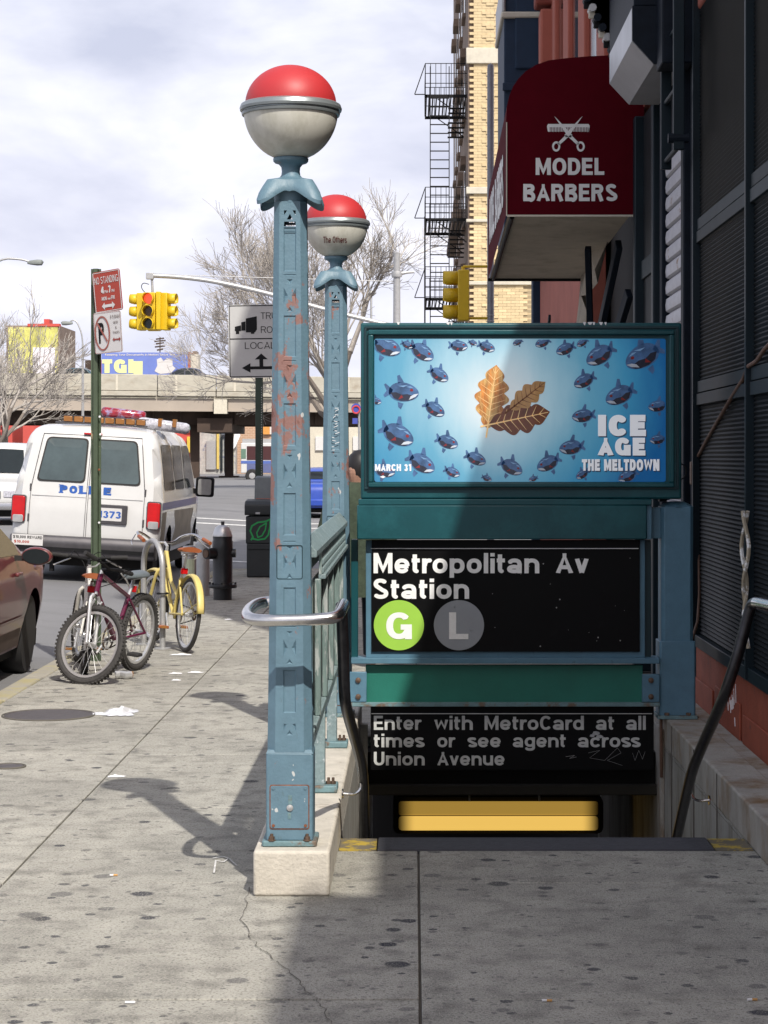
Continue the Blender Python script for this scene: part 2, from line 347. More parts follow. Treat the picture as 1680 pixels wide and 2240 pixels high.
# lettering: a plain grotesque alphabet drawn with strokes ----------------
def arc(cx, cy, rx, ry, a0, a1, n=14, ex=2.25):
    o = []
    for i in range(n + 1):
        a = R(a0 + (a1 - a0) * i / n); c, s_ = math.cos(a), math.sin(a)
        o.append((cx + rx * math.copysign(abs(c) ** (2 / ex), c), cy + ry * math.copysign(abs(s_) ** (2 / ex), s_)))
    return o
def glyph(ch, w):
    h = w / 2; X = .73; T = 1 - h; B = h; XT = X - h
    # lower case bowl
    bw = .235; bx = h + bw; by = X / 2; bh = X / 2 - h
    G = {}
    if ch == 'o': return [arc(bx, by, bw, bh, 0, 360, 28)], 2 * bx
    if ch == 'c': return [arc(bx, by, bw, bh, 38, 322, 24)], 2 * bx - .03
    if ch == 'e': return [arc(bx, by, bw, bh, 0, 325, 26), [(h * .9, by - .02), (2 * bx - h * .5, by - .02)]], 2 * bx
    if ch == 'd': return [arc(bx, by, bw, bh, 0, 360, 28), [(2 * bx - h, 0), (2 * bx - h, 1)]], 2 * bx
    if ch == 'b': return [arc(bx, by, bw, bh, 0, 360, 28), [(h, 0), (h, 1)]], 2 * bx
    if ch == 'p': return [arc(bx, by, bw, bh, 0, 360, 28), [(h, -.22), (h, X)]], 2 * bx
    if ch == 'q': return [arc(bx, by, bw, bh, 0, 360, 28), [(2 * bx - h, -.22), (2 * bx - h, X)]], 2 * bx
    if ch == 'g': return [arc(bx, by + .02, bw, bh - .01, 0, 360, 28), [(2 * bx - h, X), (2 * bx - h, -.02)] + arc(bx, -.02, bw, .14, 0, -165, 12)], 2 * bx
    if ch == 'a': return [[(2 * bx - h - .02, 0), (2 * bx - h - .02, X * .62)] + arc(bx - .01, X * .66, bw - .02, XT - X * .66, 0, 165, 12), arc(bx - .03, .2 + h * .1, bw - .02, .2 - h * .9, 0, 360, 22)], 2 * bx
    if ch == 'n': return [[(h, 0), (h, X)], arc(bx, X * .55, bw, XT - X * .55, 180, 0, 12) + [(2 * bx - h, 0)]], 2 * bx
    if ch == 'h': return [[(h, 0), (h, 1)], arc(bx, X * .55, bw, XT - X * .55, 180, 0, 12) + [(2 * bx - h, 0)]], 2 * bx
    if ch == 'u': return [[(2 * bx - h, 0), (2 * bx - h, X)], arc(bx, X * .45, bw, X * .45 - h, 0, -180, 12) + [(h, X)]], 2 * bx
    if ch == 'm':
        m_ = .2; return [[(h, 0), (h, X)], arc(h + m_, X * .58, m_, XT - X * .58, 180, 0, 10) + [(h + 2 * m_, 0)], arc(h + 3 * m_, X * .58, m_, XT - X * .58, 180, 0, 10) + [(h + 4 * m_, 0)]], 4 * m_ + w
    if ch == 'r': return [[(h, 0), (h, X)], arc(h + .22, X * .5, .2, XT - X * .5, 180, 75, 10)], .37
    if ch == 'l': return [[(h, 0), (h, 1)]], w
    if ch == 'i': return [[(h, 0), (h, X)], [(h, 1 - w * .9), (h, 1)]], w
    if ch == 't': return [[(.12 + h * .2, .93), (.12 + h * .2, .2)] + arc(.12 + h * .2 + .13, .2, .13, .2 - h, 180, 262, 6), [(0, XT), (.36, XT)]], .37
    if ch == 'v': return [[(h * .9, X), (.29, .0 + h * .3)], [(.58 - h * .9, X), (.29, h * .3)]], .58
    if ch == 'y': return [[(h * .9, X), (.29, .0 + h * .3)], [(.58 - h * .9, X), (.2, -.22)]], .58
    if ch == 'w': return [[(h * .8, X), (.2, h * .3), (.40, X), (.6, h * .3), (.8 - h * .8, X)]], .8
    if ch == 'k': return [[(h, 0), (h, 1)], [(.5, X), (h, .25)], [(.22, .42), (.52, 0)]], .54
    if ch == 's': return [arc(.24, X * .73, .2 - 0 * h, X * .27 - h, 30, 245, 14) [:-1] + arc(.26, X * .27, .2, X * .27 - h, 65, -150, 14)], .5
    if ch == 'S': return [arc(.33, .735, .30 - h, .265 - h, 25, 250, 16)[:-1] + arc(.34, .265, .33 - h, .265 - h, 70, -155, 16)], .68
    if ch == 'C': return [arc(.36, .5, .36 - h, .5 - h, 42, 318, 26)], .70
    if ch == 'G': return [arc(.37, .5, .37 - h, .5 - h, 42, 335, 26), [(.42, .45), (.745, .45)], [(.745 - h, .5), (.745 - h, 0)]], .745
    if ch == 'O': return [arc(.38, .5, .38 - h, .5 - h, 0, 360, 32)], .76
    if ch == 'Q': return [arc(.38, .5, .38 - h, .5 - h, 0, 360, 32), [(.45, .3), (.75, 0)]], .76
    if ch == 'U': return [[(h, 1), (h, .36)] + arc(.33, .36, .33 - h, .36 - h, 180, 360, 14) + [(.66 - h, 1)]], .66
    if ch == 'J': return [[(.5 - h, 1), (.5 - h, .3)] + arc(.25, .3, .25 - h, .3 - h, 0, -180, 12)], .5
    if ch == 'D': return [[(h, 0), (h, 1)], [(h, T), (.3, T)] + arc(.3, .5, .38 - h, .5 - h, 90, -90, 18) + [(h, B)]], .68
    if ch == 'P': return [[(h, 0), (h, 1)], [(h, T), (.36, T)] + arc(.36, .7, .28 - h, .3 - h, 90, -90, 14) + [(h, .4 + h)]], .64
    if ch == 'R': return [[(h, 0), (h, 1)], [(h, T), (.38, T)] + arc(.38, .72, .28 - h, .28 - h, 90, -90, 14) + [(h, .44 + h)], [(.42, .44), (.68 - h, 0)]], .68
    if ch == 'B': return [[(h, 0), (h, 1)], [(h, T), (.38, T)] + arc(.38, .75, .25 - h, .25 - h, 90, -90, 12) + [(h, .5 + h * .0)], [(h, .5), (.38, .5)] + arc(.38, .26, .29 - h, .26 - h * .5, 90, -90, 12)[1:-1] + [(.38, B), (h, B)]], .67
    if ch == 'A': return [[(h * .75, 0), (.35, .97), (.70 - h * .75, 0)], [(.15, .3), (.55, .3)], [(.27, .985 - h), (.43, .985 - h)]], .70
    if ch == 'V': return [[(h * .75, 1), (.34, .03), (.68 - h * .75, 1)]], .68
    if ch == 'W': return [[(h * .75, 1), (.26, .03), (.48, .97), (.70, .03), (.96 - h * .75, 1)]], .96
    if ch == 'M': return [[(h, 0), (h, 1)], [(.84 - h, 0), (.84 - h, 1)], [(h * 1.1, .98), (.42, .06), (.84 - h * 1.1, .98)]], .84
    if ch == 'N': return [[(h, 0), (h, 1)], [(.70 - h, 0), (.70 - h, 1)], [(h * 1.15, .97), (.70 - h * 1.15, .03)]], .70
    if ch == 'E': return [[(h, 0), (h, 1)], [(h, T), (.58, T)], [(h, .51), (.55, .51)], [(h, B), (.6, B)]], .6
    if ch == 'F': return [[(h, 0), (h, 1)], [(h, T), (.56, T)], [(h, .5), (.5, .5)]], .56
    if ch == 'L': return [[(h, 0), (h, 1)], [(h, B), (.54, B)]], .54
    if ch == 'I': return [[(h, 0), (h, 1)]], w
    if ch == 'T': return [[(.3, 0), (.3, 1)], [(0, T), (.6, T)]], .6
    if ch == 'H': return [[(h, 0), (h, 1)], [(.68 - h, 0), (.68 - h, 1)], [(h, .52), (.68 - h, .52)]], .68
    if ch == 'K': return [[(h, 0), (h, 1)], [(.62, 1), (h, .35)], [(.24, .55), (.66, 0)]], .68
    if ch == 'X': return [[(h * .6, 0), (.6, 1)], [(h * .6, 1), (.6, 0)]], .64
    if ch == 'Y': return [[(h * .6, 1), (.33, .42), (.33, 0)], [(.66 - h * .6, 1), (.33, .42)]], .66
    if ch == 'Z': return [[(0, T), (.56, T)], [(.52, T), (.08, B)], [(0, B), (.6, B)]], .6
    if ch == '0': return [arc(.28, .5, .28 - h, .5 - h, 0, 360, 28)], .56
    if ch == '1': return [[(.3, 0), (.3, 1)], [(.06, .78), (.3, .93)]], .4
    if ch == '3': return [arc(.28, .74, .26 - h, .26 - h, 160, -80, 14), arc(.28, .27, .28 - h, .27 - h * .8, 80, -160, 14)], .56
    if ch == '4': return [[(.4, 0), (.4, 1)], [(.4, .96), (.04, .3)], [(0, .27), (.56, .27)]], .56
    if ch == '7': return [[(0, T), (.54, T)], [(.5, T), (.18, 0)]], .56
    if ch == '8': return [arc(.28, .75, .26 - h, .25 - h, 0, 360, 22), arc(.28, .27, .28 - h, .27 - h * .9, 0, 360, 22)], .56
    if ch == '9': return [arc(.28, .68, .28 - h, .32 - h, 0, 360, 24), [(.56 - h, .68)] + arc(.28, .4, .28 - h, .4 - h, 0, -120, 10)], .56
    if ch == '2': return [arc(.28, .7, .27 - h, .3 - h, 165, -30, 12) + [(.06, B)], [(0, B), (.55, B)]], .56
    if ch == '$': return glyph('S', w)[0] + [[(.33, -.1), (.33, 1.1)]], .68
    if ch == '&': return [arc(.28, .76, .18, .24 - h, -60, 240, 16) + [(.66, 0)], arc(.28, .25, .28 - h, .25 - h, 100, 370, 16)], .68
    if ch == ',': return [[(h, .0 + w), (h * .7, -.1)]], w
    if ch == ':': return [[(h, 0), (h, w)], [(h, .5), (h, .5 + w)]], w
    if ch == '-': return [[(0, .42), (.28, .42)]], .28
    return [], .28
def ribbon(pl, w):
    """convex pieces that cover a stroke: mitred quads for polylines, rectangles and discs for curves"""
    q = [Vector(pl[0][:2])]
    for p in pl[1:]:
        if (Vector(p[:2]) - q[-1]).length > 2e-4: q.append(Vector(p[:2]))
    pl = q; n = len(pl); o = []
    if n < 2: return []
    if n > 5:
        cl_ = (pl[0] - pl[-1]).length < 1e-3
        for i in range(n - 1):
            a, b = pl[i], pl[i + 1]; d = (b - a).normalized(); nn = Vector((-d.y, d.x)) * w / 2
            o.append([a + nn, a - nn, b - nn, b + nn])
        for i in range(0 if cl_ else 1, n - 1):
            o.append([pl[i] + Vector((math.cos(t), math.sin(t))) * w / 2 for t in [k * math.pi / 6 for k in range(12)]])
        return o
    L_, R_ = [], []
    for i in range(n):
        d1 = (pl[i] - pl[i - 1]).normalized() if i else None; d2 = (pl[i + 1] - pl[i]).normalized() if i < n - 1 else None
        if d1 is None: d1 = d2
        if d2 is None: d2 = d1
        t = d1 + d2; t = t.normalized() if t.length > .05 else d1
        nn = Vector((-t.y, t.x)); k = 1 / max(.35, nn.dot(Vector((-d1.y, d1.x))))
        L_.append(pl[i] + nn * w / 2 * k); R_.append(pl[i] - nn * w / 2 * k)
    return [[L_[i], R_[i], R_[i + 1], L_[i + 1]] for i in range(n - 1)]
_TC = {}
def text_geo(s, w, gap=.11):
    key = (s, w, gap)
    if key in _TC: return _TC[key]
    V, Fc = [], []; x = 0
    for ch in s:
        st_, adv = glyph(ch, w); vs = []; fs = []
        for pl in st_:
            for q in ribbon(pl, w):
                if ch in 'AVWMNEFHKLTXYZTvwU': q = [Vector((p_.x, min(max(p_.y, 0), .73 if ch in 'vw' else 1.0))) for p_ in q]
                m_ = len(q); ar = sum(q[i].x * q[(i + 1) % m_].y - q[(i + 1) % m_].x * q[i].y for i in range(m_))
                if abs(ar) < 1e-7: continue
                if ar < 0: q = q[::-1]
                b = len(vs); vs += q; fs.append(list(range(b, b + m_)))
        if vs:
            r_ = delaunay_2d_cdt(vs, [], fs, 0, 1e-5)
            b = len(V); V += [Vector((v.x + x, v.y, 0)) for v in r_[0]]; Fc += [tuple(b + i for i in f) for f, sr in zip(r_[2], r_[5]) if len(sr)]
        x += adv + gap
    _TC[key] = (V, Fc); return V, Fc
def text(s, o, width, height, m, parent, u=(1, 0, 0), v=(0, 0, 1), bold=.03, name='lettering', warp=None, w=None, gap=.095):
    """o: left end of the baseline; width: width of the inked box; height: capital height"""
    if w is None: w = .13 + bold * 2.3
    vs, fs = text_geo(s, w, gap)
    x0 = min(q.x for q in vs); x1 = max(q.x for q in vs); kx = width / (x1 - x0); ky = height
    o, u, v = Vector(o), Vector(u), Vector(v)
    pts = []
    for q in vs:
        p = o + u * ((q.x - x0) * kx) + v * (q.y * ky); pts.append(warp(p) if warp else p)
    return MB().add(pts, fs).build(name, m, parent, smooth=False, fix=False)
# ================================================================== SETTING
GX = [(-1000, .3), (-60, .2), (-14, .10), (-9, .12), (-7, .10), (-2.87, -.13)]
def road_z(x):
    if x >= -2.87: return -.13
    for (a, za), (b_, zb) in zip(GX, GX[1:]):
        if a <= x <= b_: return za + (zb - za) * (x - a) / (b_ - a)
    return .3
def sheet(name, xs, ys, zf, m, parent=None, kind='structure'):
    mb = MB(); nx = len(xs)
    mb.add([(x, y, zf(x, y)) for y in ys for x in xs], [(j * nx + i, j * nx + i + 1, (j + 1) * nx + i + 1, (j + 1) * nx + i) for j in range(len(ys) - 1) for i in range(nx - 1)])
    o = mb.build(name, m, parent, smooth=False)
    if kind and not parent: o['kind'] = kind
    return o
road = sheet('road', [g[0] for g in GX], [-60, 0, 30.45, 56, 140, 400, 1800], lambda x, y: road_z(x), M['asphalt'])
cross = sheet('cross_street', [-2.87, 60, 1000], [30.45, 56, 140, 400, 1800], lambda x, y: -.13, M['asphalt'])
HX0, HX1, HY0, HY1 = -.31, 1.40, 8.65, 12.2
def sub(r, h):
    x0, x1, y0, y1 = r; a0, a1, b0, b1 = h
    if x1 <= a0 or x0 >= a1 or y1 <= b0 or y0 >= b1: return [r]
    o = []
    if y0 < b0: o.append((x0, x1, y0, b0))
    if y1 > b1: o.append((x0, x1, b1, y1))
    m0, m1 = max(y0, b0), min(y1, b1)
    if x0 < a0: o.append((x0, a0, m0, m1))
    if x1 > a1: o.append((a1, x1, m0, m1))
    return o
hole = (HX0, HX1, HY0, HY1)
mb = MB()
for r in sub((-2.72, 13, -20, 30.3), hole): mb.poly([(r[0], r[2], -.013), (r[1], r[2], -.013), (r[1], r[3], -.013), (r[0], r[3], -.013)])
walk = mb.build('sidewalk', M['joint'], smooth=False); walk['kind'] = 'structure'
xc = [-2.715, -1.56, .02, 1.72]; yc = [6.28 + 1.72 * k for k in range(-6, 15)]
yc = [y for y in yc if y < 30.2] + [30.3]
rs = random.Random(3)
for i in range(3):
    for j in range(len(yc) - 1):
        for r in sub((xc[i], xc[i + 1], yc[j], yc[j + 1]), hole):
            if r[1] - r[0] < .03 or r[3] - r[2] < .03: continue
            g = .0042; dz = rs.uniform(-.001, .001)
            cx, cy = (r[0] + r[1]) / 2, (r[2] + r[3]) / 2
            mb = MB().box(r[0] + g, r[1] - g, r[2] + g, r[3] - g, -.06, dz)
            sl = mb.build('paving_slab', M['pave'], walk, bevel=.0025, seg=1)
# stairwell nosing is part of the stair; kerb stones
kerb = MB().box(-2.87, -2.72, -20, 2, -.16, .002).build('kerb', M['kerb'], smooth=False); kerb['kind'] = 'structure'
y = 2
while y < 30.3:
    y2 = min(y + 1.5, 30.45)
    MB().box(-2.87, -2.722, y + .004, y2 - .004, -.16, .004).build('kerb_stone', M['kerb'], kerb, bevel=.012); y = y2
MB().box(-2.72, 30, 30.31, 30.45, -.16, .004).build('kerb_stone', M['kerb'], kerb, bevel=.012)
# far corner pavement
fw = MB().box(-1.9, 40, 56.8, 135, -.2, 0.0).build('far_sidewalk', M['oconc'], smooth=False); fw['kind'] = 'structure'
fw2 = MB().box(-60, 60, 168, 186, -.2, .03).build('far_pavement', M['oconc'], smooth=False); fw2['kind'] = 'structure'
# road markings (sheets 4 mm and more above the road)
def mark(x0, x1, y0, y1, m=None, name='road_marking', z=None):
    zf = (lambda x: (road_z(x) + .006)) if z is None else (lambda x: z)
    xs = sorted(set([x0, x1] + [g[0] for g in GX if x0 < g[0] < x1]))
    mb = MB()
    for a, b in zip(xs, xs[1:]): mb.poly([(a, y0, zf(a)), (b, y0, zf(b)), (b, y1, zf(b)), (a, y1, zf(a))])
    o = mb.build(name, m or M['white_line'], smooth=False); o['kind'] = 'structure'; return o
mark(-9, 12, 34.9, 35.2); mark(-9, 12, 51.2, 51.9); mark(-9, -.2, 54.6, 55.3)
mb = MB()
for a, b in ((0, 1),): mb.add([(-12.5, 108, .12), (-3.2, 152, -.118), (-2.6, 152, -.118), (-11.9, 108, .12)], [(0, 1, 2, 3)])
o = mb.build('yellow_road_line', M['yellow_line'], smooth=False); o['kind'] = 'structure'
# crack in front of the near curb
def crack(pts, w0, name, parent):
    mb = MB(); q = random.Random(5); L_, R_ = [], []
    fine = []
    for a, b in zip(pts, pts[1:]):
        n = 8
        for k in range(n):
            t = k / n; fine.append((a[0] + (b[0] - a[0]) * t + q.uniform(-.008, .008), a[1] + (b[1] - a[1]) * t + q.uniform(-.008, .008)))
    fine.append(pts[-1])
    for (x, y) in fine:
        ww = w0 * q.uniform(.3, 1.2); L_.append((x - ww, y, .0052)); R_.append((x + ww, y, .0052))
    n = len(fine)
    mb.add(L_ + R_, [(i, i + 1, n + i + 1, n + i) for i in range(n - 1)])
    return mb.build(name, M['joint'], parent, smooth=False)
crack([(-.62, 7.9), (-.60, 7.35), (-.52, 6.95), (-.42, 6.7), (-.33, 6.4), (-.26, 6.15), (-.2, 5.8)], .0018, 'crack', walk)
crack([(-.62, 7.85), (-.9, 7.83), (-1.56, 7.9)], .0011, 'crack', walk)

# manholes
def disc(name, x, y, r, lab, cat):
    t = thing(name, lab, cat, (x, y, 0))
    MB().lathe([(r, .001), (r, .006), (r - .012, .007), (r - .014, .0045), (0, .0045)], (x, y, 0), 48).build('cover', M['manhole'], t, angle=20)
    MB().torus((x, y, .003), r + .012, .006, 'z', 48, 6).build('rim', M['joint'], t)
    return t
disc('manhole_cover', -2.29, 13.19, .275, 'large round iron manhole cover in the sidewalk beside the plastic bag', 'manhole cover')
disc('valve_cover', -2.12, 11.0, .075, 'small round iron valve cover in the sidewalk at the left edge', 'valve cover')

# ================================================================== NEAR BUILDINGS (right)
XF = 1.72
bA = thing('storefront_building', 'low shaded storefront building at the right edge behind the wire grille', 'building', (XF, 0, 0))
MB().box(XF + .06, 12, -8, 10.98, .0, 6.0).build('wall', M['brown'], bA, smooth=False)
MB().box(XF, 12, 1.85, 10.98, 5.9, 6.13).build('cornice', M['stone'], bA, smooth=False)
MB().box(XF, 12, -8, 1.85, 5.9, 7.03).build('parapet', M['stone'], bA, smooth=False)
# grille front
g = thing('security_grille', 'dark teal framed wire mesh grille covering the storefront above the orange base', 'security grille', (XF, 7, 0))
def ridges(x, y0, y1, z0, z1, dz=.024, d=.011):
    mb = MB(); n = int((z1 - z0) / dz); vs = []; fs = []
    for i in range(n * 2 + 1):
        z = z0 + i * dz / 2; xx = x - (d if i % 2 else 0)
        vs += [(xx, y0, z), (xx, y1, z)]
    for i in range(n * 2): fs.append((2 * i, 2 * i + 1, 2 * i + 3, 2 * i + 2))
    return mb.add(vs, fs)
ycuts = [7.0, 8.35, 9.55, 10.62, 12.62]
for a, b in zip(ycuts, ycuts[1:]):
    ridges(XF, a + .04, b - .04, .56, 5.6).build('mesh_panel', M['grille'], g, smooth=False, fix=False)
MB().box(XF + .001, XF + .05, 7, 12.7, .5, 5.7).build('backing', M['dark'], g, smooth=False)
for yv in ycuts:
    MB().box(XF - .05, XF + .001, yv - .035, yv + .005, .5, 5.7).build('frame_post', M['grillef'], g, bevel=.004)
    MB().box(XF - .035, XF + .001, yv + .012, yv + .045, .5, 5.7).build('frame_post', M['grillef'], g, bevel=.004)
MB().box(XF - .04, XF + .001, 7, 12.6, .49, .56).build('frame_rail', M['grillef'], g, bevel=.004)
for zc in (1.93, 2.90):
    for k_ in range(2):
        zz = zc + k_ * .075
        for a, b in zip(ycuts, ycuts[1:]):
            MB().box(XF - .03 + .006 * k_, XF, a + .05, b - .04, zz, zz + .068).build('cross_bar', M['grilleb'], g, bevel=.003)
# orange base below
base = MB().box(XF - .02, XF + .3, 5.0, 12.66, .0, .49).build('base_wall', M['redbase'], bA, bevel=.01, label='chipped orange red masonry base')
for yv in (8.9, 9.9, 10.9, 11.9):
    MB().box(XF - .032, XF - .019, yv, yv + .9, .02, .30 if int(yv) % 2 else .34).build('base_panel', M['redbase'], base, bevel=.006)
# white tag on base
mb = MB(); q = random.Random(2)
for i in range(10):
    z = .2 + q.uniform(0, .14); y0 = 11.0 + i * .03
    mb.bar((XF - .0345, y0, z), (XF - .0345, y0 + .015, z + q.uniform(.04, .1)), .004, .003)
mb.build('paint_mark', M['paper'], base, smooth=False, kind='stuff')
# shutter
sh = thing('roller_shutter', 'silver corrugated roller shutter with rust spots between dark jambs', 'roller shutter', (XF, 13.2, 0))
MB().box(XF - .02, XF + .1, 12.67, 12.95, 0, 5.2).build('jamb', M['dkpaint'], sh, bevel=.01)
MB().box(XF - .06, XF + .1, 12.95, 13.08, 0, 5.2).build('jamb', M['dkpaint'], sh, bevel=.01)
MB().box(XF - .02, XF + .12, 14.42, 14.55, 0, 5.2).build('jamb', M['dkpaint'], sh, bevel=.01)
prof = [(0, 0), (-.012, .01), (-.016, .05), (-.010, .092), (.014, .100), (.014, .112), (0.0, .115)]
for k_ in range(31):
    z0 = .08 + k_ * .115; mb = MB(); vs = []; fs = []
    for (dx, dz) in prof: vs += [(XF + .02 + dx, 13.09, z0 + dz), (XF + .02 + dx, 14.41, z0 + dz)]
    for i in range(len(prof) - 1): fs.append((2 * i, 2 * i + 1, 2 * i + 3, 2 * i + 2))
    mb.add(vs, fs).build('slat', M['shut'], sh, fix=False, angle=30)
MB().box(XF + .0, XF + .1, 13.08, 14.42, 3.66, 4.1).build('shutter_box', M['dkpaint'], sh, smooth=False)

# tall red corner building
bB = thing('red_building', 'tall red stone corner building with ribbed piers above the barber awning', 'building', (XF, 11, 0))
MB().box(XF + .04, 12, 11, 29, 4.3, 17.3).build('wall', M['redwall'], bB, smooth=False)
MB().box(XF - .02, 12, 11, 29, 16.9, 17.3).build('cornice', M['redtrim'], bB, smooth=False)
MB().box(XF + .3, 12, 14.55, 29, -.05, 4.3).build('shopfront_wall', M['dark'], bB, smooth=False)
# upper piers and windows seen in strong foreshortening
for i, yy in enumerate([12.0, 14.2, 16.4, 18.8, 21.0, 23.2, 25.4]):
    MB().box(XF - .02, XF + .05, yy, yy + .75, 4.3, 16.8).build('pier', M['redwall'], bB, bevel=.02)
    MB().box(XF + .0, XF + .05, yy + .85, yy + 1.02, 4.3, 16.8).build('pier_trim', M['redtrim'], bB, bevel=.01)
    for z0 in (5.4, 9.0, 12.6):
        wdw = MB().box(XF + .02, XF + .045, yy + 1.1, yy + 1.95, z0, z0 + 2.2).build('window', M['glass'], bB, smooth=False)
        MB().box(XF - .05, XF + .045, yy + 1.03, yy + 2.02, z0 - .14, z0).build('sill', M['redtrim'], wdw, bevel=.01)
        MB().box(XF - .03, XF + .045, yy + 1.03, yy + 2.02, z0 + 2.2, z0 + 2.4).build('lintel', M['redtrim'], wdw, bevel=.01)
# carved corner bracket stack by the bay
for z0, dz in ((5.6, .35), (5.95, 1.2), (7.2, .35), (7.6, 1.4)):
    MB().box(XF - .16 - (.06 if dz < .5 else 0), XF + .04, 25.9, 26.3, z0, z0 + dz).build('bracket', M['redtrim'] if dz < .5 else M['redwall'], bB, bevel=.03)
    if dz < .5: MB().box(XF - .19, XF - .1, 25.86, 25.9, z0 + .08, z0 + dz - .08).build('carved_block', M['redtrim'], bB, bevel=.02)
# navy oriel bay at the corner
bay = thing('oriel_bay', 'navy blue panelled corner bay hanging on the red building', 'bay window', (1.3, 27, 4))
MB().box(1.16, XF + .04, 27.0, 29.0, 4.4, 16).build('bay_wall', M['navy'], bay, bevel=.02)
for z0 in (4.7, 6.6, 10.3, 12.3):
    MB().box(1.30, 1.62, 26.955, 27.0, z0, z0 + 1.5).build('panel', M['navy'], bay, bevel=.02)
    MB().box(1.14, 1.66, 26.94, 27.0, z0 + 1.62, z0 + 1.72).build('moulding', M['navy'], bay, bevel=.01)
MB().box(1.12, 1.74, 26.93, 29.0, 7.25, 7.33).build('bay_cornice', M['stone'], bay, bevel=.02)
MB().box(1.13, 1.18, 26.95, 29, 7.33, 7.75).build('bay_cornice', M['galv'], bay, bevel=.02)
MB().box(XF - .1, XF + .1, 28.7, 29.0, 0, 4.4).build('corner_column', M['navy'], bay, bevel=.02)
# ground floor pieces under the awning
fl = thing('shopfront', 'shaded red shopfront under the awning with dark doorway and folding arms', 'shopfront', (XF, 22, 0))
MB().box(XF, XF + .25, 21.5, 28.6, 0, 4.28).build('shop_wall', M['redwall'], fl, bevel=.01)
for z0 in (2.05, 2.4, 3.0):
    MB().bar((XF - .02, 21.6, z0), (XF - .02, 28.5, z0), .04, .05).build('moulding', M['redtrim'], fl, smooth=False)
MB().box(XF - .06, XF + .2, 14.6, 14.72, 0, 4.2).build('shop_pillar', M['grillef'], fl, bevel=.01)
MB().box(XF - .05, XF + .2, 15.9, 16.02, 0, 4.2).build('shop_pillar', M['grillef'], fl, bevel=.01)
MB().box(XF + .02, XF + .06, 14.72, 15.9, .5, 4.2).build('shop_panel', M['grille'], fl, smooth=False)
for zc in (2.0, 2.96): MB().box(XF - .0, XF + .02, 14.73, 15.89, zc, zc + .14).build('cross_bar', M['grilleb'], fl, bevel=.003)
for a, b in (((1.45, 18.3, 1.9), (1.62, 16.6, 3.3)), ((1.5, 17.6, 1.9), (1.40, 16.9, 3.3)), ((1.55, 17.0, 2.3), (1.68, 16.4, 2.9))):
    MB().bar(a, b, .05, .1).build('folding_arm', M['dkpaint'], fl, bevel=.006)
for (y0, x0) in ((18.6, 1.70), (17.0, 1.705)):
    MB().box(x0, x0 + .02, y0, y0 + .18, 1.8, 2.7).build('poster_strip', M['stone'], fl, smooth=False)
# tattered cloth hanging under the awning
mb = MB(); q = random.Random(8); vs = []; n = 9
for i in range(n):
    t = i / (n - 1); yy = 17.6 + t * 2.2
    top = (1.62 + .03 * math.sin(i * 2.1), yy, 3.62 - .1 * t); bot = (1.52 + .05 * math.sin(i * 1.7), yy + .05, 3.22 - .62 * t + q.uniform(-.05, .05))
    vs += [top, ((top[0] + bot[0]) / 2 + q.uniform(-.05, .05), yy, (top[2] + bot[2]) / 2), bot]
mb.add(vs, [(3 * i + j, 3 * i + 3 + j, 3 * i + 4 + j, 3 * i + 1 + j) for i in range(n - 1) for j in (0, 1)])
o = mb.build('hanging_cloth', M['canvas'], smooth=True); sol = o.modifiers.new('thick', 'SOLIDIFY'); sol.thickness = .004
tag(o, 'torn beige cloth hanging under the maroon awning', 'cloth')
o = MB().box(XF - .05, XF - .01, 25.3, 26.6, 1.8, 3.1).build('wall_poster', mat('poster_yellow', (.5, .48, .2), .6, var=.5, scale=3, col2=(.75, .75, .75), c2scale=3), smooth=False)
tag(o, 'faded yellow and white poster on the shopfront by the grey pole', 'poster')
MB().bar((XF - .09, 25.2, 3.3), (XF - .09, 26.7, 2.7), .03, .06).build('poster_bar', M['dkpaint'], o, smooth=False)

# awning
aw = thing('barber_awning', 'maroon curved awning with white barber lettering and scissors emblem', 'awning', (XF, 16.1, 3.4))
DA = 16.1; sA = DA / F
def A(x, y): p = P(x, y, DA); return (p.x, p.z)
prof = [A(1107, 472)]
for x, y in ((1107, 262), (1109, 232), (1114, 210), (1122, 190), (1134, 172), (1150, 156), (1172, 142), (1200, 132), (1240, 127), (1290, 123), (1330, 121), (1380, 116), (1409, 114), (1409, 472)): prof.append(A(x, y))
ymax = 20.0
def droop(y): return 0.0
mb = MB(); mb.prism([p for p in prof], 'y', 16.1, 16.112); mb.build('end_panel', M['maroon'], aw, smooth=False)
mb = MB(); n = len(prof); mb.add([(p[0], 16.113, p[1]) for p in prof[:-1]] + [(p[0] + .0, ymax, p[1] - (.16 if i < 7 else .05)) for i, p in enumerate(prof[:-1])],
       [(i, i + 1, n - 1 + i + 1, n - 1 + i) for i in range(n - 2)])
mb.build('canopy', M['maroon'], aw)
x0 = prof[0][0]; z0 = prof[0][1]
MB().add([(x0 + .015, 16.115, z0 + .01), (1.66, 16.115, z0 + .01), (1.60, ymax - .01, z0 - .15), (x0 + .02, ymax - .01, z0 - .15)], [(0, 1, 2, 3)]).build('lining', M['canvas'], aw, smooth=False)
MB().bar((x0 + .008, 16.1, z0), (1.745, 16.1, z0), .02, .014).build('hem', M['stone'], aw, smooth=False)
MB().bar((x0 + .004, 16.1, z0), (x0 + .004, 16.1, prof[1][1] - .02), .012, .008).build('piping', M['stone'], aw, smooth=False)
MB().tube([(x0 + .05, 16.2, z0 + .0), (x0 + .04, 18, z0 - .09), (x0 + .05, ymax - .05, z0 - .16)], .018, 8).build('frame_tube', M['black'], aw)
MB().bar((x0, ymax, z0 - .16), (1.6, ymax, z0 - .16), .03, .03).build('frame_tube', M['black'], aw, smooth=False)
yl = 16.097
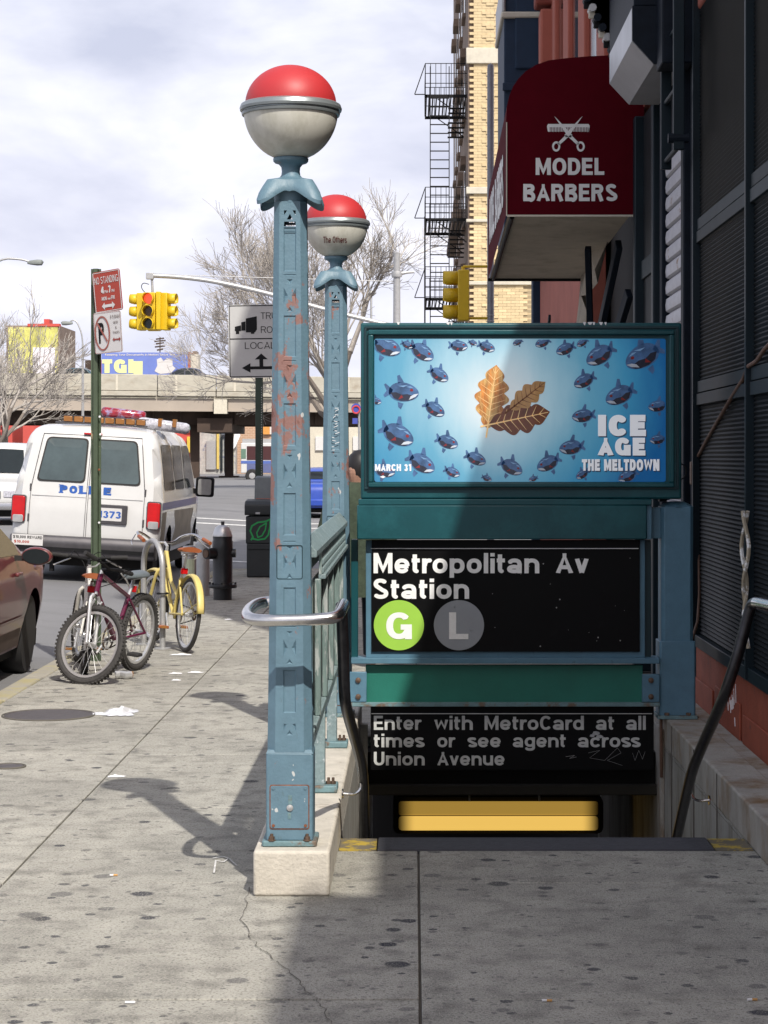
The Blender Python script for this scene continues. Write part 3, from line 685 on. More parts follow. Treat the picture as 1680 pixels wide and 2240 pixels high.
def awtext(s, xa, xb, ya, yb):
    o_ = P(xa, yb, DA); text(s, (o_.x, yl, o_.z), (xb - xa) * sA, (yb - ya) * sA, M['white'], aw, bold=.035)
k4 = .4702
awtext('MODEL', 900 + 578 * k4, 900 + 897 * k4, 735 * k4, 814 * k4); awtext('BARBERS', 900 + 520 * k4, 900 + 958 * k4, 856 * k4, 936 * k4)
def E4(x, y): p = P(900 + x * k4, y * k4, DA); return (p.x, yl, p.z)
mb = MB()
mb.poly([E4(a, b) for a, b in [(636, 577), (824, 577), (829, 585), (829, 592), (631, 592), (631, 585)]])
for i in range(27):
    xx = 640 + i * 7.0; mb.poly([E4(xx, 592), E4(xx + 3.6, 592), E4(xx + 3.6, 613), E4(xx, 613)])
mb.poly([E4(631, 592), E4(640, 592), E4(640, 615), E4(634, 610)]); mb.poly([E4(820, 592), E4(829, 592), E4(826, 610), E4(820, 615)])
mb.build('comb_emblem', M['white'], aw, smooth=False, fix=False)
yl -= .003
for sx in (1, -1):
    mb = MB(); c0 = 730
    def Q(x, y): return E4(c0 + sx * (x - c0), y)
    mb.poly([Q(664, 541), Q(672, 548), Q(748, 628), Q(742, 640), Q(728, 636)])
    mb.poly([Q(728, 636), Q(742, 628), Q(782, 668), Q(772, 676)])
    n = 20; vs = []
    for i in range(n):
        t = 2 * math.pi * i / n; vs += [Q(787 + 19 * math.cos(t), 682 + 24 * math.sin(t)), Q(787 + 10 * math.cos(t), 682 + 14 * math.sin(t))]
    mb.add(vs, [(2 * i, 2 * ((i + 1) % n), 2 * ((i + 1) % n) + 1, 2 * i + 1) for i in range(n)])
    mb.build('scissor_emblem', M['white'], aw, smooth=False, fix=False); yl -= .002
text('MODEL BARBERS', (x0 - .006, 19.5, z0 + .12), 3.0, .42, M['white'], aw, u=(0, -1, 0), bold=.035)

# dark duct box and ribbed cornice above, drop ladder
bx = thing('overhang_box', 'dark overhanging box with silver side and slanted underside above the shutter', 'overhang box', (1.5, 13, 4))
MB().prism([(1.35, 4.4), (1.35, 4.195), (1.485, 4.05), (1.69, 4.05), (1.69, 4.4)], 'y', 13.02, 14.5).build('silver_casing', mat('silver_paint', (.36, .37, .39), .4, metal=.3, var=.12, scale=3), bx, smooth=False)
MB().prism([(1.352, 4.41), (1.352, 4.2), (1.486, 4.052), (1.69, 4.052), (1.69, 4.41)], 'y', 13.0, 13.02).build('end_plate', M['dkpaint'], bx, smooth=False)
MB().box(1.36, 1.69, 13.0, 14.6, 4.41, 5.5).build('housing', M['dkpaint'], bx, bevel=.01)
MB().box(1.5, 1.69, 12.7, 13.0, 4.0, 5.5).build('housing', M['dkpaint'], bx, bevel=.01)
rc = thing('ribbed_cornice', 'black and white ribbed cornice end at the top beside the dark box', 'cornice', (1.3, 15, 5))
for i in range(9):
    t = i / 8; xx = 1.14 + .28 * t; zt = 5.5; zb = 4.98 - .55 * t
    MB().bar((xx, 14.8, zb), (xx + .02, 14.8, zt), .032, .1).build('rib', M['stone'] if i % 2 == 0 and i < 7 else M['black'], rc, bevel=.008)
    MB().cyl((xx + .01, 14.74, zb), (xx + .01, 14.88, zb), .028, 10).build('rib_end', M['dkpaint'] if i % 3 else M['galv'], rc)
MB().box(1.12, 1.7, 14.86, 15.1, 4.95, 5.6).build('backing', M['black'], rc, smooth=False)
o = tag(MB().bar((1.70, 17.0, 4.62), (1.58, 15.2, 5.3), .06, .16).build('roof_brace', M['maroon'], bevel=.01), 'slanting dark red brace rising behind the maroon awning', 'brace')
ld = thing('drop_ladder', 'dark teal drop ladder hanging on the facade above the shutter', 'ladder', (1.56, 12.4, 3.4))
for yv, zb in ((12.4, 3.43), (13.02, 3.40)):
    MB().box(1.53, 1.595, yv - .02, yv + .02, zb, 5.6).build('rail', M['grillef'], ld, bevel=.005)
for k_ in range(6):
    zz = 3.45 + k_ * .36; MB().cyl((1.56, 12.42, zz), (1.56, 13.0, zz), .015, 8).build('rung', M['grillef'], ld)
MB().cyl((1.5, 12.4, 3.5), (1.62, 12.4, 3.5), .03, 10).build('roller', M['dkpaint'], ld)

# cable on the facade with junction box
pts = [P(1700, 735, 9.95), P(1672, 765, 10.15), P(1655, 790, 10.35), P(1636, 802, 10.6), P(1625, 830, 10.8), P(1600, 870, 11.2), P(1565, 930, 11.9), P(1545, 965, 12.25), P(1520, 1012, 12.75)]
cb = tag(MB().tube(pts, .011, 8).build('hanging_cable', M['cable']), 'brown cable draped across the dark grille down to a small box', 'cable')
pts2 = [P(1518, 1058, 12.72), P(1524, 1120, 12.68), P(1529, 1200, 12.6), P(1530, 1300, 12.55), P(1526, 1360, 12.45), P(1512, 1405, 12.3), P(1485, 1450, 12.1), P(1462, 1495, 11.9), P(1449, 1530, 11.72), P(1446, 1580, 11.7), P(1447, 1700, 11.75)]
MB().tube(pts2, .009, 8).build('lower_cable', M['cable'], cb)
p = P(1519, 1035, 12.72)
MB().box(p.x - .025, p.x + .025, p.y - .05, p.y + .03, p.z - .07, p.z + .07).build('junction_box', M['rustbolt'], cb, bevel=.006)
MB().torus((p.x - .1, p.y - .02, p.z + .01), .05, .004, 'y', 20, 5).build('wire_loop', M['black'], cb)
tw = MB()
for s_ in (0, math.pi):
    tw.tube([(1.655 + .012 * math.cos(t * 3 + s_), 10.5 + .045 * math.sin(t * 1.3 + s_), 1.35 - t * .17) for t in [i * .25 for i in range(17)]], .011, 6)
tag(tw.build('painted_rope', mat('rope', (.35, .3, .22), .8, var=.3, col2=(.8, .8, .8), c2scale=9, c2amt=(.5, .55))), 'knotted rope with white paint hanging on the grille at the right edge', 'rope')
# ================================================================== SUBWAY ENTRANCE
def curb_wall(x0, x1, y0, y1, zt, name, lab, m, min_):
    t = thing(name, lab, 'concrete curb', ((x0 + x1) / 2, y0, 0)); return t
cl = thing('left_curb_wall', 'pale concrete curb carrying the two globe lamp posts', 'concrete curb', (-.45, 7.75, 0))
MB().box(-.592, -.31, 7.75, 12.6, 0.0, .168).build('curb_block', M['conc'], cl, bevel=.012, seg=3)
MB().box(-.50, -.312, 8.66, 16, -4.2, -.004).build('stair_wall', M['wall_in'], cl, smooth=False)
MB().box(-.305, -.262, 11.95, 12.02, -.9, .1).build('corner_trim', M['conc'], cl, smooth=False)
crr = thing('right_curb_wall', 'rust stained grey concrete stair wall along the storefront base', 'concrete curb', (1.5, 7.0, 0))
MB().box(1.40, 1.60, 5.0, 12.55, 0.0, .168).build('curb_block', M['conc_rust'], crr, bevel=.01, seg=3)
MB().box(1.402, 1.6, 8.66, 16, -4.2, -.004).build('stair_wall', M['wall_in'], crr, smooth=False)
for yy in (9.7, 10.5, 11.4): MB().box(1.396, 1.4015, yy, yy + .006, -3, .16).build('wall_joint', M['joint'], crr, smooth=False)
MB().box(1.601, 1.70, 5.0, 12.6, 0, .150).build('gutter_strip', M['conc_rust'], crr, bevel=.006)
MB().box(1.38, 1.402, 11.75, 12.1, -1.6, .1).build('corner_trim', M['conc_rust'], crr, bevel=.004)
# stairs
st = thing('subway_stairs', 'concrete stairs going down into the dark subway entrance', 'stairs', (.55, 8.65, 0))
MB().box(-.15, 1.24, 8.652, 8.93, -.06, .006).build('nosing', mat('nosing', (.055, .055, .065), .8, var=.2, scale=30, bump=.4), st, bevel=.006)
for a, b in ((-.309, -.155), (1.245, 1.399)):
    MB().box(a, b, 8.652, 8.92, -.06, .002).build('yellow_edge', mat('worn_yellow', (.14, .12, .085), .85, var=.2, col2=(.42, .3, .04), c2scale=9, c2amt=(.48, .56)), st, smooth=False)
for k_ in range(14):
    y0 = 8.93 + k_ * .29; z1 = -.17 * (k_ + 1)
    MB().box(-.311, 1.401, y0, y0 + .32, z1 - .3, z1).build('step', M['wall_in'], st, bevel=.006)
MB().box(-.5, 1.6, 8.6, 8.651, -.5, -.062).build('riser', M['wall_in'], st, smooth=False)
MB().box(-.5, 1.6, 12.95, 17.5, -2.62, -2.45).build('landing', M['wall_in'], st, smooth=False)
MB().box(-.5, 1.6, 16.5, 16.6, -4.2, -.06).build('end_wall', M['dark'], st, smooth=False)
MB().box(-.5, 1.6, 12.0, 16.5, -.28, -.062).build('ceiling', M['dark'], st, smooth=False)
MB().box(-.31, 1.40, 11.93, 11.99, -.30, -.24).build('header', mat('header_dark', (.035, .03, .022), .8), st, bevel=.01)
# lamp fixture underground
lm = thing('stairwell_lamp', 'glowing yellow fluorescent lamp on the dark stairwell ceiling', 'ceiling lamp', (.55, 13.6, -.6))
D = 13.55
a, b = P(872, 1752, D), P(1308, 1815, D)
def em(name, c, s):
    def ex(nt, tc, c_, b_):      # emission fades toward both ends, put in for their blurred look
        sp = N(nt, 'ShaderNodeSeparateXYZ'); nt.links.new(tc.outputs['Object'], sp.inputs[0])
        d = ma(nt, 'SUBTRACT', (b.x - a.x) / 2 + .015, ma(nt, 'ABSOLUTE', ma(nt, 'SUBTRACT', sp.outputs[0], (a.x + b.x) / 2 - .55)))
        m = N(nt, 'ShaderNodeMapRange', interpolation_type='SMOOTHSTEP'); m.inputs[2].default_value = .13; m.inputs[4].default_value = s; nt.links.new(d, m.inputs[0])
        nt.links.new(m.outputs[0], b_.inputs['Emission Strength']); b_.inputs['Emission Color'].default_value = (*c, 1); return c_
    return mat(name, tuple(v * .3 for v in c), .5, var=.05, extra=ex)
MB().prism(rr(b.x - a.x + .07, a.z - b.z + .05, .04, 4, (a.x + b.x) / 2, (a.z + b.z) / 2), 'y', D, D + .3).build('housing', M['dark'], lm, smooth=False)
zm = P(0, 1784, D).z
MB().box(a.x, b.x, D - .03, D, zm + .004, a.z).build('upper_diffuser', em('lamp_dim', (.45, .27, .05), .75), lm, bevel=.02)
MB().box(a.x, b.x, D - .045, D, b.z, zm).build('lower_diffuser', em('lamp_bright', (.80, .50, .11), 1.0), lm, bevel=.02)
for xx in (a.x + .45, a.x + .9): MB().box(xx, xx + .012, D - .02, D + .1, a.z, a.z + .06).build('bracket', M['galv'], lm, smooth=False)

# ---- globe lamp posts
def relief_face(H0, H1, z0, z1, chf, feats):
    """front face (normal -y) of a tapering shaft, with recessed / pierced features; returns MB"""
    def H(z): return H0 + (H1 - H0) * (z - z0) / (z1 - z0)
    outer = []
    n = 12
    for i in range(n + 1): z = z0 + (z1 - z0) * i / n; outer.append((-(H(z) * (1 - chf)), z))
    for i in range(n, -1, -1): z = z0 + (z1 - z0) * i / n; outer.append(((H(z) * (1 - chf)), z))
    outer = outer[::-1]
    def ccw(p): return p if sum(p[i][0] * p[(i + 1) % len(p)][1] - p[(i + 1) % len(p)][0] * p[i][1] for i in range(len(p))) > 0 else p[::-1]
    feats = [(ccw(p), t_, d_) for p, t_, d_ in feats]
    V = [Vector(p) for p in outer]; faces = [list(range(len(outer)))]
    for poly, typ, d in feats:
        b = len(V); V += [Vector(p) for p in poly]; faces.append(list(range(b, b + len(poly))))
    vo, eo, fo, ov, oe, of = delaunay_2d_cdt(V, [], faces, 1, 1e-6)
    mb = MB(); inv = {}
    tri = [f for f, src in zip(fo, of) if all(s == 0 for s in src)]
    mb.add([(v.x, -H(v.y), v.y) for v in vo], [tuple(f) for f in tri])
    for poly, typ, d in feats:
        c = sum((Vector(p) for p in poly), Vector((0, 0))) / len(poly)
        pts = [(p[0], -H(p[1]), p[1]) for p in poly]; m = len(pts)
        if typ == 'pyr': mb.add(pts + [(c.x, -H(c.y) + d, c.y)], [(i, (i + 1) % m, m) for i in range(m)])
        elif typ == 'rec':
            inn = []
            for p in poly:
                dx = p[0] - c.x; dz = p[1] - c.y
                q = (p[0] - math.copysign(abs(d) * .9, dx), p[1] - math.copysign(abs(d) * .9, dz)); inn.append((q[0], -H(q[1]) + d, q[1]))
            mb.add(pts + inn, [(i, (i + 1) % m, m + (i + 1) % m, m + i) for i in range(m)] + [tuple(range(m, 2 * m))])
        elif typ == 'hole':
            inn = [(p[0], -H(p[1]) + d, p[1]) for p in poly]
            mb.add(pts + inn, [(i, (i + 1) % m, m + (i + 1) % m, m + i) for i in range(m)])
    return mb
def lamp_post(px, py, m, lab, flip=False, text_on=False):
    Z = 1.62; s = .00172
    def zz(y): return 1.62 - (y - 1000) * s
    t = thing('globe_lamp_post', lab, 'lamp post', (px, py, .168), 'globe lamp posts of the subway entrance')
    off = Vector((px, py, 0))
    zb, z1, z2 = .168, .235, .505      # plate top.., base box top
    zs = zz(1640); ztop = zz(443)
    H0, H1 = .084, .0605
    def at(mb): return mb.xf(Matrix.Translation(off))
    at(MB().prism(rr(.205, .205, .01, 2), 'z', .169, .19)).build('base_plate', M['plate'], t, bevel=.004)
    for sx in (-1, 1):
        for sy in (-1, 1):
            c = (sx * .066, sy * .092, 0) if True else 0
            b = at(MB().lathe([(.0155, .190), (.0155, .194), (.011, .195), (.011, .206), (.006, .207), (.006, .216), (0, .217)], (c[0], c[1], 0), 6)).build('bolt', M['rustbolt'], t)
    bb = at(MB().prism(rr(.176, .170, .008, 2), 'z', .19, zs - .006)); bb.build('base_box', m, t, bevel=.003)
    at(MB().add([(-.088, -.085, zs - .006), (.088, -.085, zs - .006), (.088, .085, zs - .006), (-.088, .085, zs - .006), (-.082, -.080, zs + .008), (.082, -.080, zs + .008), (.082, .080, zs + .008), (-.082, .080, zs + .008)],
             [(0, 1, 5, 4), (1, 2, 6, 5), (2, 3, 7, 6), (3, 0, 4, 7), (4, 5, 6, 7)])).build('base_shoulder', m, t, smooth=False)
    # access panel
    pz0, pz1 = .232, .398
    pn = at(MB().prism(rr(.148, pz1 - pz0, .008, 3, 0, (pz0 + pz1) / 2), 'y', -.0875, -.085)).build('panel_gasket', M['rust'], t, smooth=False)
    pn2 = at(MB().prism(rr(.141, pz1 - pz0 - .007, .007, 3, 0, (pz0 + pz1) / 2), 'y', -.0895, -.0876)).build('access_panel', m, t, bevel=.001)
    for sx in (-1, 1):
        for zc in (pz0 + .014, pz1 - .012):
            at(MB().lathe([(.006, -.0925), (.006, -.0895)], (sx * .060, 0, zc), 8, 'y')).build('screw', M['rust'] if zc < .3 else m, pn2)
    at(MB().box(-.006, .006, -.0915, -.0895, .272, .295)).build('slot', M['plate'], pn2, smooth=False)
    at(MB().box(-.004, .010, -.0915, -.0895, .325, .360)).build('slot', M['plate'], pn2, smooth=False)
    at(MB().lathe([(.013, -.0895), (.012, -.094), (.006, -.096), (0, -.0965)][::-1], (0.002, 0, .312), 12, 'y')).build('lock', M['galv'], pn2)
    # shaft faces
    feats = []
    def tri(cx, cz, w, h, up):
        return [(cx - w / 2, cz), (cx + w / 2, cz), (cx, cz + (h if up else -h))]
    W = .047
    def motif(zc):
        feats.append((tri(0, zc + .060, .024, .020, False), 'pyr', .006))
        feats.append((tri(0, zc - .062, .024, .020, True), 'pyr', .006))
        feats.append(([(-W / 2, zc + .030), (-W / 2, zc - .034), (-.007, zc - .002)], 'pyr', .008))
        feats.append(([(W / 2, zc + .030), (W / 2, zc - .034), (.007, zc - .002)], 'pyr', .008))
        feats.append(([(-W / 2, zc + .074), (W / 2, zc + .074), (W / 2, zc + .079), (-W / 2, zc + .079)], 'rec', .0022))
    def rect(za, zb_): feats.append(([(-W / 2, zb_), (W / 2, zb_), (W / 2, za), (-W / 2, za)], 'rec', .0045))
    for yv in (648, 835, 1030, 1228, 1413): motif(zz(yv))
    for ya, yb in ((500, 596), (692, 782), (883, 976), (1078, 1170), (1283, 1362), (1462, 1555)): rect(zz(yb), zz(ya))
    zq = zz(1592); feats.append((tri(0, zq - .02, .026, .02, True), 'pyr', .006))
    feats.append(([(-W / 2, zq + .024), (-W / 2 + .001, zq - .004), (-.010, zq + .022)], 'pyr', .006)); feats.append(([(W / 2, zq + .024), (W / 2 - .001, zq - .004), (.010, zq + .022)], 'pyr', .006))
    # pierced vent near the top
    zt = zz(470)
    for sx in (-1, 1): feats.append(([(sx * .022, zt + .012), (sx * .010, zt + .012), (sx * .0215, zt - .006)], 'hole', .012))
    feats.append((tri(0, zt - .022, .023, .021, True), 'hole', .012))
    feats.append(([(-.0215, zt - .030), (.0215, zt - .030), (.0225, zt - .048), (-.0225, zt - .048)], 'hole', .012))
    feats.append(([(-W / 2, zt - .066), (W / 2, zt - .066), (W / 2, zt - .070), (-W / 2, zt - .070)], 'rec', .0018))
    fr = relief_face(H0, H1, zs, ztop, .36, feats)
    for k_ in range(4):
        mb = MB().add(fr.v, fr.f).xf(Matrix.Rotation(k_ * math.pi / 2, 4, 'Z')); at(mb).build('shaft_face', m, t, fix=False, angle=20, label='front face with pierced vent' if k_ == 0 else None)
    ch = .64
    mb = MB()
    for k_ in range(4):
        q = MB().add([(H0 * ch, -H0, zs), (H0, -H0 * ch, zs), (H1, -H1 * ch, ztop), (H1 * ch, -H1, ztop)], [(0, 1, 2, 3)]).xf(Matrix.Rotation(k_ * math.pi / 2, 4, 'Z'))
        mb.add(q.v, q.f)
    at(mb).build('shaft_chamfer', m, t, smooth=False)
    # raised square plate round the fourth motif
    zc = zz(1228)
    fr_ = MB(); o1 = rr(.098, .128, .008, 3, 0, zc); i1 = rr(.092, .122, .006, 3, 0, zc); n = len(o1)
    fr_.add([(a_[0], -.0775, a_[1]) for a_ in o1] + [(a_[0], -.0775, a_[1]) for a_ in i1] + [(a_[0], -.073, a_[1]) for a_ in o1], [(i, (i + 1) % n, n + (i + 1) % n, n + i) for i in range(n)] + [(i, 2 * n + i, 2 * n + (i + 1) % n, (i + 1) % n) for i in range(n)])
    at(fr_).build('hatch_frame', M['teal_d'], t, smooth=False)
    # scalloped cap: four drooping lobes
    n = 104; mb = MB(); rows = []
    zc0 = zz(402)
    def ring(rf, zf): return [(rf(a) * math.cos(a), rf(a) * math.sin(a), zf(a)) for a in [2 * math.pi * (i + .5) / n for i in range(n)]]
    def lob(a): return (abs(math.cos(2 * (a + 0)))) ** 1.0     # 1 on the axes, 0 at diagonals
    def droopf(a): q = abs(math.sin(2 * a)); return q
    Q = lambda a: droopf(a) ** 3.2
    rows = [ring(lambda a: .046, lambda a: zc0 + .024), ring(lambda a: .058, lambda a: zc0 + .020), ring(lambda a: .080 + .030 * Q(a), lambda a: zc0 + .008 + .002 * Q(a)),
            ring(lambda a: .086 + .046 * Q(a), lambda a: zc0 - .006 - .012 * Q(a)), ring(lambda a: .089 + .062 * Q(a), lambda a: zc0 - .016 - .030 * Q(a)), ring(lambda a: .090 + .072 * Q(a), lambda a: zc0 - .024 - .050 * Q(a) - .008 * (1 - droopf(a)) ** 3),
            ring(lambda a: .089 + .071 * Q(a), lambda a: zc0 - .030 - .058 * Q(a) - .008 * (1 - droopf(a)) ** 3), ring(lambda a: .078 + .056 * Q(a), lambda a: zc0 - .024 - .036 * Q(a)), ring(lambda a: .066, lambda a: zc0 - .034), ring(lambda a: .060, lambda a: zc0 - .085)]
    vs = [p for r_ in rows for p in r_]
    mb.add(vs, [(j * n + i, j * n + (i + 1) % n, (j + 1) * n + (i + 1) % n, (j + 1) * n + i) for j in range(len(rows) - 1) for i in range(n)])
    at(mb).build('scalloped_cap', m, t, angle=24)
    zn = zz(395); zg0 = zz(352)
    at(MB().lathe([(.047, zn - .01), (.046, zn + .006), (.042, zn + .014), (.036, zn + .022), (.034, zn + .036), (.036, zn + .052), (.046, zn + .064), (.060, zn + .068), (.066, zn + .074), (.067, zn + .084), (.062, zn + .088), (0, zn + .088)], (0, 0, 0), 32)).build('neck', m, t)
    # globe
    zc = zz(239); Rg = .178; zlow = zn + .088
    pr = [(.062, zlow)]
    for i in range(1, 17):
        h = (zlow + .004) + (zc - .012 - zlow) * i / 16; d = zc - h; pr.append((math.sqrt(max(Rg ** 2 - (d * Rg / (zc - zlow + .012)) ** 2, .0034)), h))
    gl = at(MB().lathe(pr, (0, 0, 0), 64)).build('lower_globe', M['globe_w'], t)
    at(MB().lathe([(.176, zc - .024), (.184, zc - .022), (.186, zc - .014), (.182, zc - .010), (.182, zc - .007), (.191, zc - .005), (.193, zc + .004), (.188, zc + .018), (.178, zc + .024), (.170, zc + .024)], (0, 0, 0), 64)).build('globe_ring', M['globe_ring'], t, angle=25)
    pr = []
    for i in range(0, 19):
        a = i / 18 * math.pi / 2; pr.append((.172 * math.cos(a) if i < 18 else 0, zc + .018 + .150 * math.sin(a)))
    at(MB().lathe(pr, (0, 0, 0), 64)).build('upper_globe', M['globe_r'], t)
    if text_on:
        def warp(p):
            h = p.z; d = zc - h; rad = math.sqrt(Rg ** 2 - (d * Rg / (zc - zlow + .012)) ** 2) + .0025
            x = p.x - px; return Vector((p.x, py - math.sqrt(max(rad ** 2 - x * x, 0)), p.z))
        sc = .002565
        text('The Others', (px - .066, py - .2, zc - .118), .132, .034, mat('globe_text', (.12, .03, .03), .5), gl, bold=.012, warp=warp)
    return t
PXA, PYA = -.4635, 7.93
PXB, PYB = -.437, 11.83
lamp_post(PXA, PYA, M['blue1'], 'nearer and taller-looking blue lamp post with red and white globe, rust patches on its shaft')
lamp_post(PXB, PYB, M['blue2'], 'farther blue lamp post whose globe reads The Others, beside the movie billboard', text_on=True)
sp_ = MB(); q = random.Random(4)
for k_ in range(14):
    z = 1.66 + k_ * .018; x_ = PXB + q.uniform(-.012, .012); sp_.bar((x_ - .012, PYB - .081, z), (x_ + q.uniform(.0, .014), PYB - .081, z + q.uniform(-.01, .014)), .003, .003)
tag(sp_.build('scratched_tag', M['paper'], smooth=False), 'white scratched graffiti tag on the farther lamp post shaft', 'graffiti')

# ---- fence between the posts
XFN = -.415
fn = thing('stair_fence', 'blue green iron fence panel on the curb between the two globe lamp posts', 'fence', (XFN, 8.1, .168))
# top rail: coping roof profile + perforated band
def yrail(poly, y0, y1): return MB().prism(poly, 'y', y0, y1)
yrail([(XFN - .045, 1.235), (XFN + .045, 1.235), (XFN + .045, 1.26), (XFN, 1.315), (XFN - .045, 1.26)], 8.03, 11.73).build('top_rail', M['rail_top'], fn, bevel=.004)
yrail([(XFN + .022, 1.135), (XFN + .034, 1.135), (XFN + .034, 1.235), (XFN + .022, 1.235)], 8.72, 11.73).build('lattice_band', M['fence_in'], fn, smooth=False)
yrail([(XFN - .034, 1.135), (XFN - .03, 1.135), (XFN - .03, 1.235), (XFN - .034, 1.235)], 8.72, 11.73).build('lattice_band', M['fence_in'], fn, smooth=False)
k_ = 0; yy = 8.75; proto = None
while yy < 11.6:
    for zr in (1.15, 1.185):
        if proto is None:
            proto = MB().box(-.004, .004, -.012, .012, -.012, .012).build('lattice_boss', M['rail_top'], fn, bevel=.002); proto.location = (XFN + .037, yy, zr)
        else:
            c = proto.copy(); COL.objects.link(c); c.location = (XFN + .037, yy, zr)
    yy += .05
yrail([(XFN + .02, 1.115), (XFN + .05, 1.115), (XFN + .05, 1.134), (XFN + .02, 1.134)], 8.72, 11.73).build('rail_lip', M['rail_top'], fn, bevel=.002)
# solid infill plates with slots near the first post
slots = [8.32 + .062 * i for i in range(5)]
def plate(y0, y1, z0, z1): MB().box(XFN - .002, XFN + .002, y0, y1, z0, z1).build('infill_plate', M['fence_in'], fn, smooth=False)
plate(8.03, 11.73, .56, .95)
e_ = [8.03] + [v for s_ in slots for v in (s_, s_ + .019)] + [11.73]
for a, b in zip(e_[::2], e_[1::2]): plate(a, b, .951, 1.12 if a < 8.6 else 1.134)
MB().box(XFN - .03, XFN + .03, 8.03, 11.73, .52, .56).build('bottom_rail', M['rail_top'], fn, bevel=.005)
for yv in (8.62, 9.3, 10.0, 10.7, 11.35):
    MB().box(XFN + .009, XFN + .034, yv, yv + .045, .56, 1.12).build('stile', M['fence_in'], fn, bevel=.004)
for yv in (9.15, 10.55):
    MB().box(XFN - .02, XFN + .03, yv - .03, yv + .03, .19, .52).build('leg', M['rail_top'], fn, bevel=.004)
    MB().box(XFN - .06, XFN + .085, yv - .07, yv + .07, .169, .20).build('foot', M['plate'], fn, bevel=.006)
    for dx in (.045, .065): MB().lathe([(.012, .2), (.012, .212), (.006, .213), (.006, .228), (0, .228)], (XFN + dx, yv - .01, 0), 6).build('bolt', M['rustbolt'], fn)

# ---- handrails
lr = thing('left_handrail', 'stainless tube handrail looping round the nearer lamp post and down the stairs', 'handrail', (-.27, 8, 1))
lp = []
for p in ((597, 1316, 8.06), (575, 1318, 8.06), (556, 1324, 8.0), (541, 1338, 7.86), (541, 1350, 7.74), (556, 1356, 7.68), (590, 1358, 7.66), (640, 1357, 7.66), (690, 1355, 7.66), (730, 1352, 7.67), (741, 1345, 7.70), (748, 1330, 7.80), (752, 1322, 7.88)): lp.append(P(*p))
rL = .0225
def smoothp(ps, it=2):
    ps = [Vector(p) for p in ps]
    for _ in range(it):
        o = [ps[0]]
        for a, b in zip(ps, ps[1:]): o += [a * .75 + b * .25, a * .25 + b * .75]
        o.append(ps[-1]); ps = o
    return ps
MB().tube(smoothp(lp), rL, 14).build('loop_tube', M['chrome'], lr)
dn = [P(747, 1322, 7.90), P(748, 1345, 7.92), P(751, 1420, 7.96), P(753, 1512, 8.0), P(756, 1545, 8.07), P(771, 1597, 8.39), P(793, 1673, 8.74), P(796, 1740, 9.1), P(797, 1826, 9.52), P(800, 1950, 10.1)]
MB().tube(smoothp(dn, 2), rL, 14).build('down_tube', M['railblk'], lr)
def jbrk(p, sx, par):
    MB().tube(smoothp([p, p + Vector((0, 0, -.035)), p + Vector((sx * .03, 0, -.055)), p + Vector((sx * .075, 0, -.05))]), .006, 8).build('bracket', M['chrome'], par)
    MB().lathe([(.022, -.003), (.02, .003), (0, .005)], p + Vector((sx * .078, 0, -.05)), 16, 'x').build('rosette', M['chrome'], par)
jbrk(P(795, 1705, 8.9) + Vector((-.01, 0, -.01)), -1, lr)
rrl = thing('right_handrail', 'dark steel tube handrail bent down the stairs on the storefront side', 'handrail', (1.3, 8, 1))
dn = [P(1720, 1328, 7.7), P(1690, 1326, 7.85), P(1665, 1320, 8.0), P(1648, 1318, 8.08), P(1640, 1332, 8.1), P(1617, 1424, 8.11), P(1588, 1512, 8.14), P(1577, 1540, 8.2), P(1520, 1668, 8.71), P(1508, 1710, 8.9), P(1481, 1829, 9.54), P(1462, 1930, 10.1)]
sm = smoothp(dn, 2)
MB().tube(sm[:13], rL + .0005, 14).build('loop_tube', M['chrome'], rrl)
MB().tube(sm[11:], rL, 14).build('down_tube', M['railblk'], rrl)
jbrk(P(1512, 1725, 9.0), 1, rrl)

# ---- sign frame structure at the far end of the well
DS = 11.62
def S(x, y, d=DS): p = P(x, y, d); return p.x, p.z
def sbox(x0, y0, x1, y1, d0, d1, d=None):
    a, b = P(x0, y0, d or d0), P(x1, y1, d or d0); return MB().box(a.x, b.x, d0, d1, b.z, a.z)
# movie poster box
pb = thing('poster_box', 'teal framed box with blue movie poster standing on the subway sign frame', 'billboard', (.6, DS, 1.4))
sbox(789, 706, 1491, 1092, DS, DS + .22).build('cabinet', M['teal'], pb, bevel=.012, seg=3)
def sframe(x0, y0, x1, y1, wpx, d0, d1, m, name, bev=.004):
    for (a, b, c, d) in ((x0, y0, x1, y0 + wpx), (x0, y1 - wpx, x1, y1), (x0, y0 + wpx, x0 + wpx, y1 - wpx), (x1 - wpx, y0 + wpx, x1, y1 - wpx)):
        sbox(a, b, c, d, d0, d1, DS).build(name, m, pb, bevel=bev)
sframe(797, 714, 1484, 1070, 5, DS - .012, DS, M['teal_d'], 'gasket', .002)
sframe(806, 722, 1474, 1066, 11, DS - .03, DS, M['teal'], 'door_frame', .006)
mb = MB()
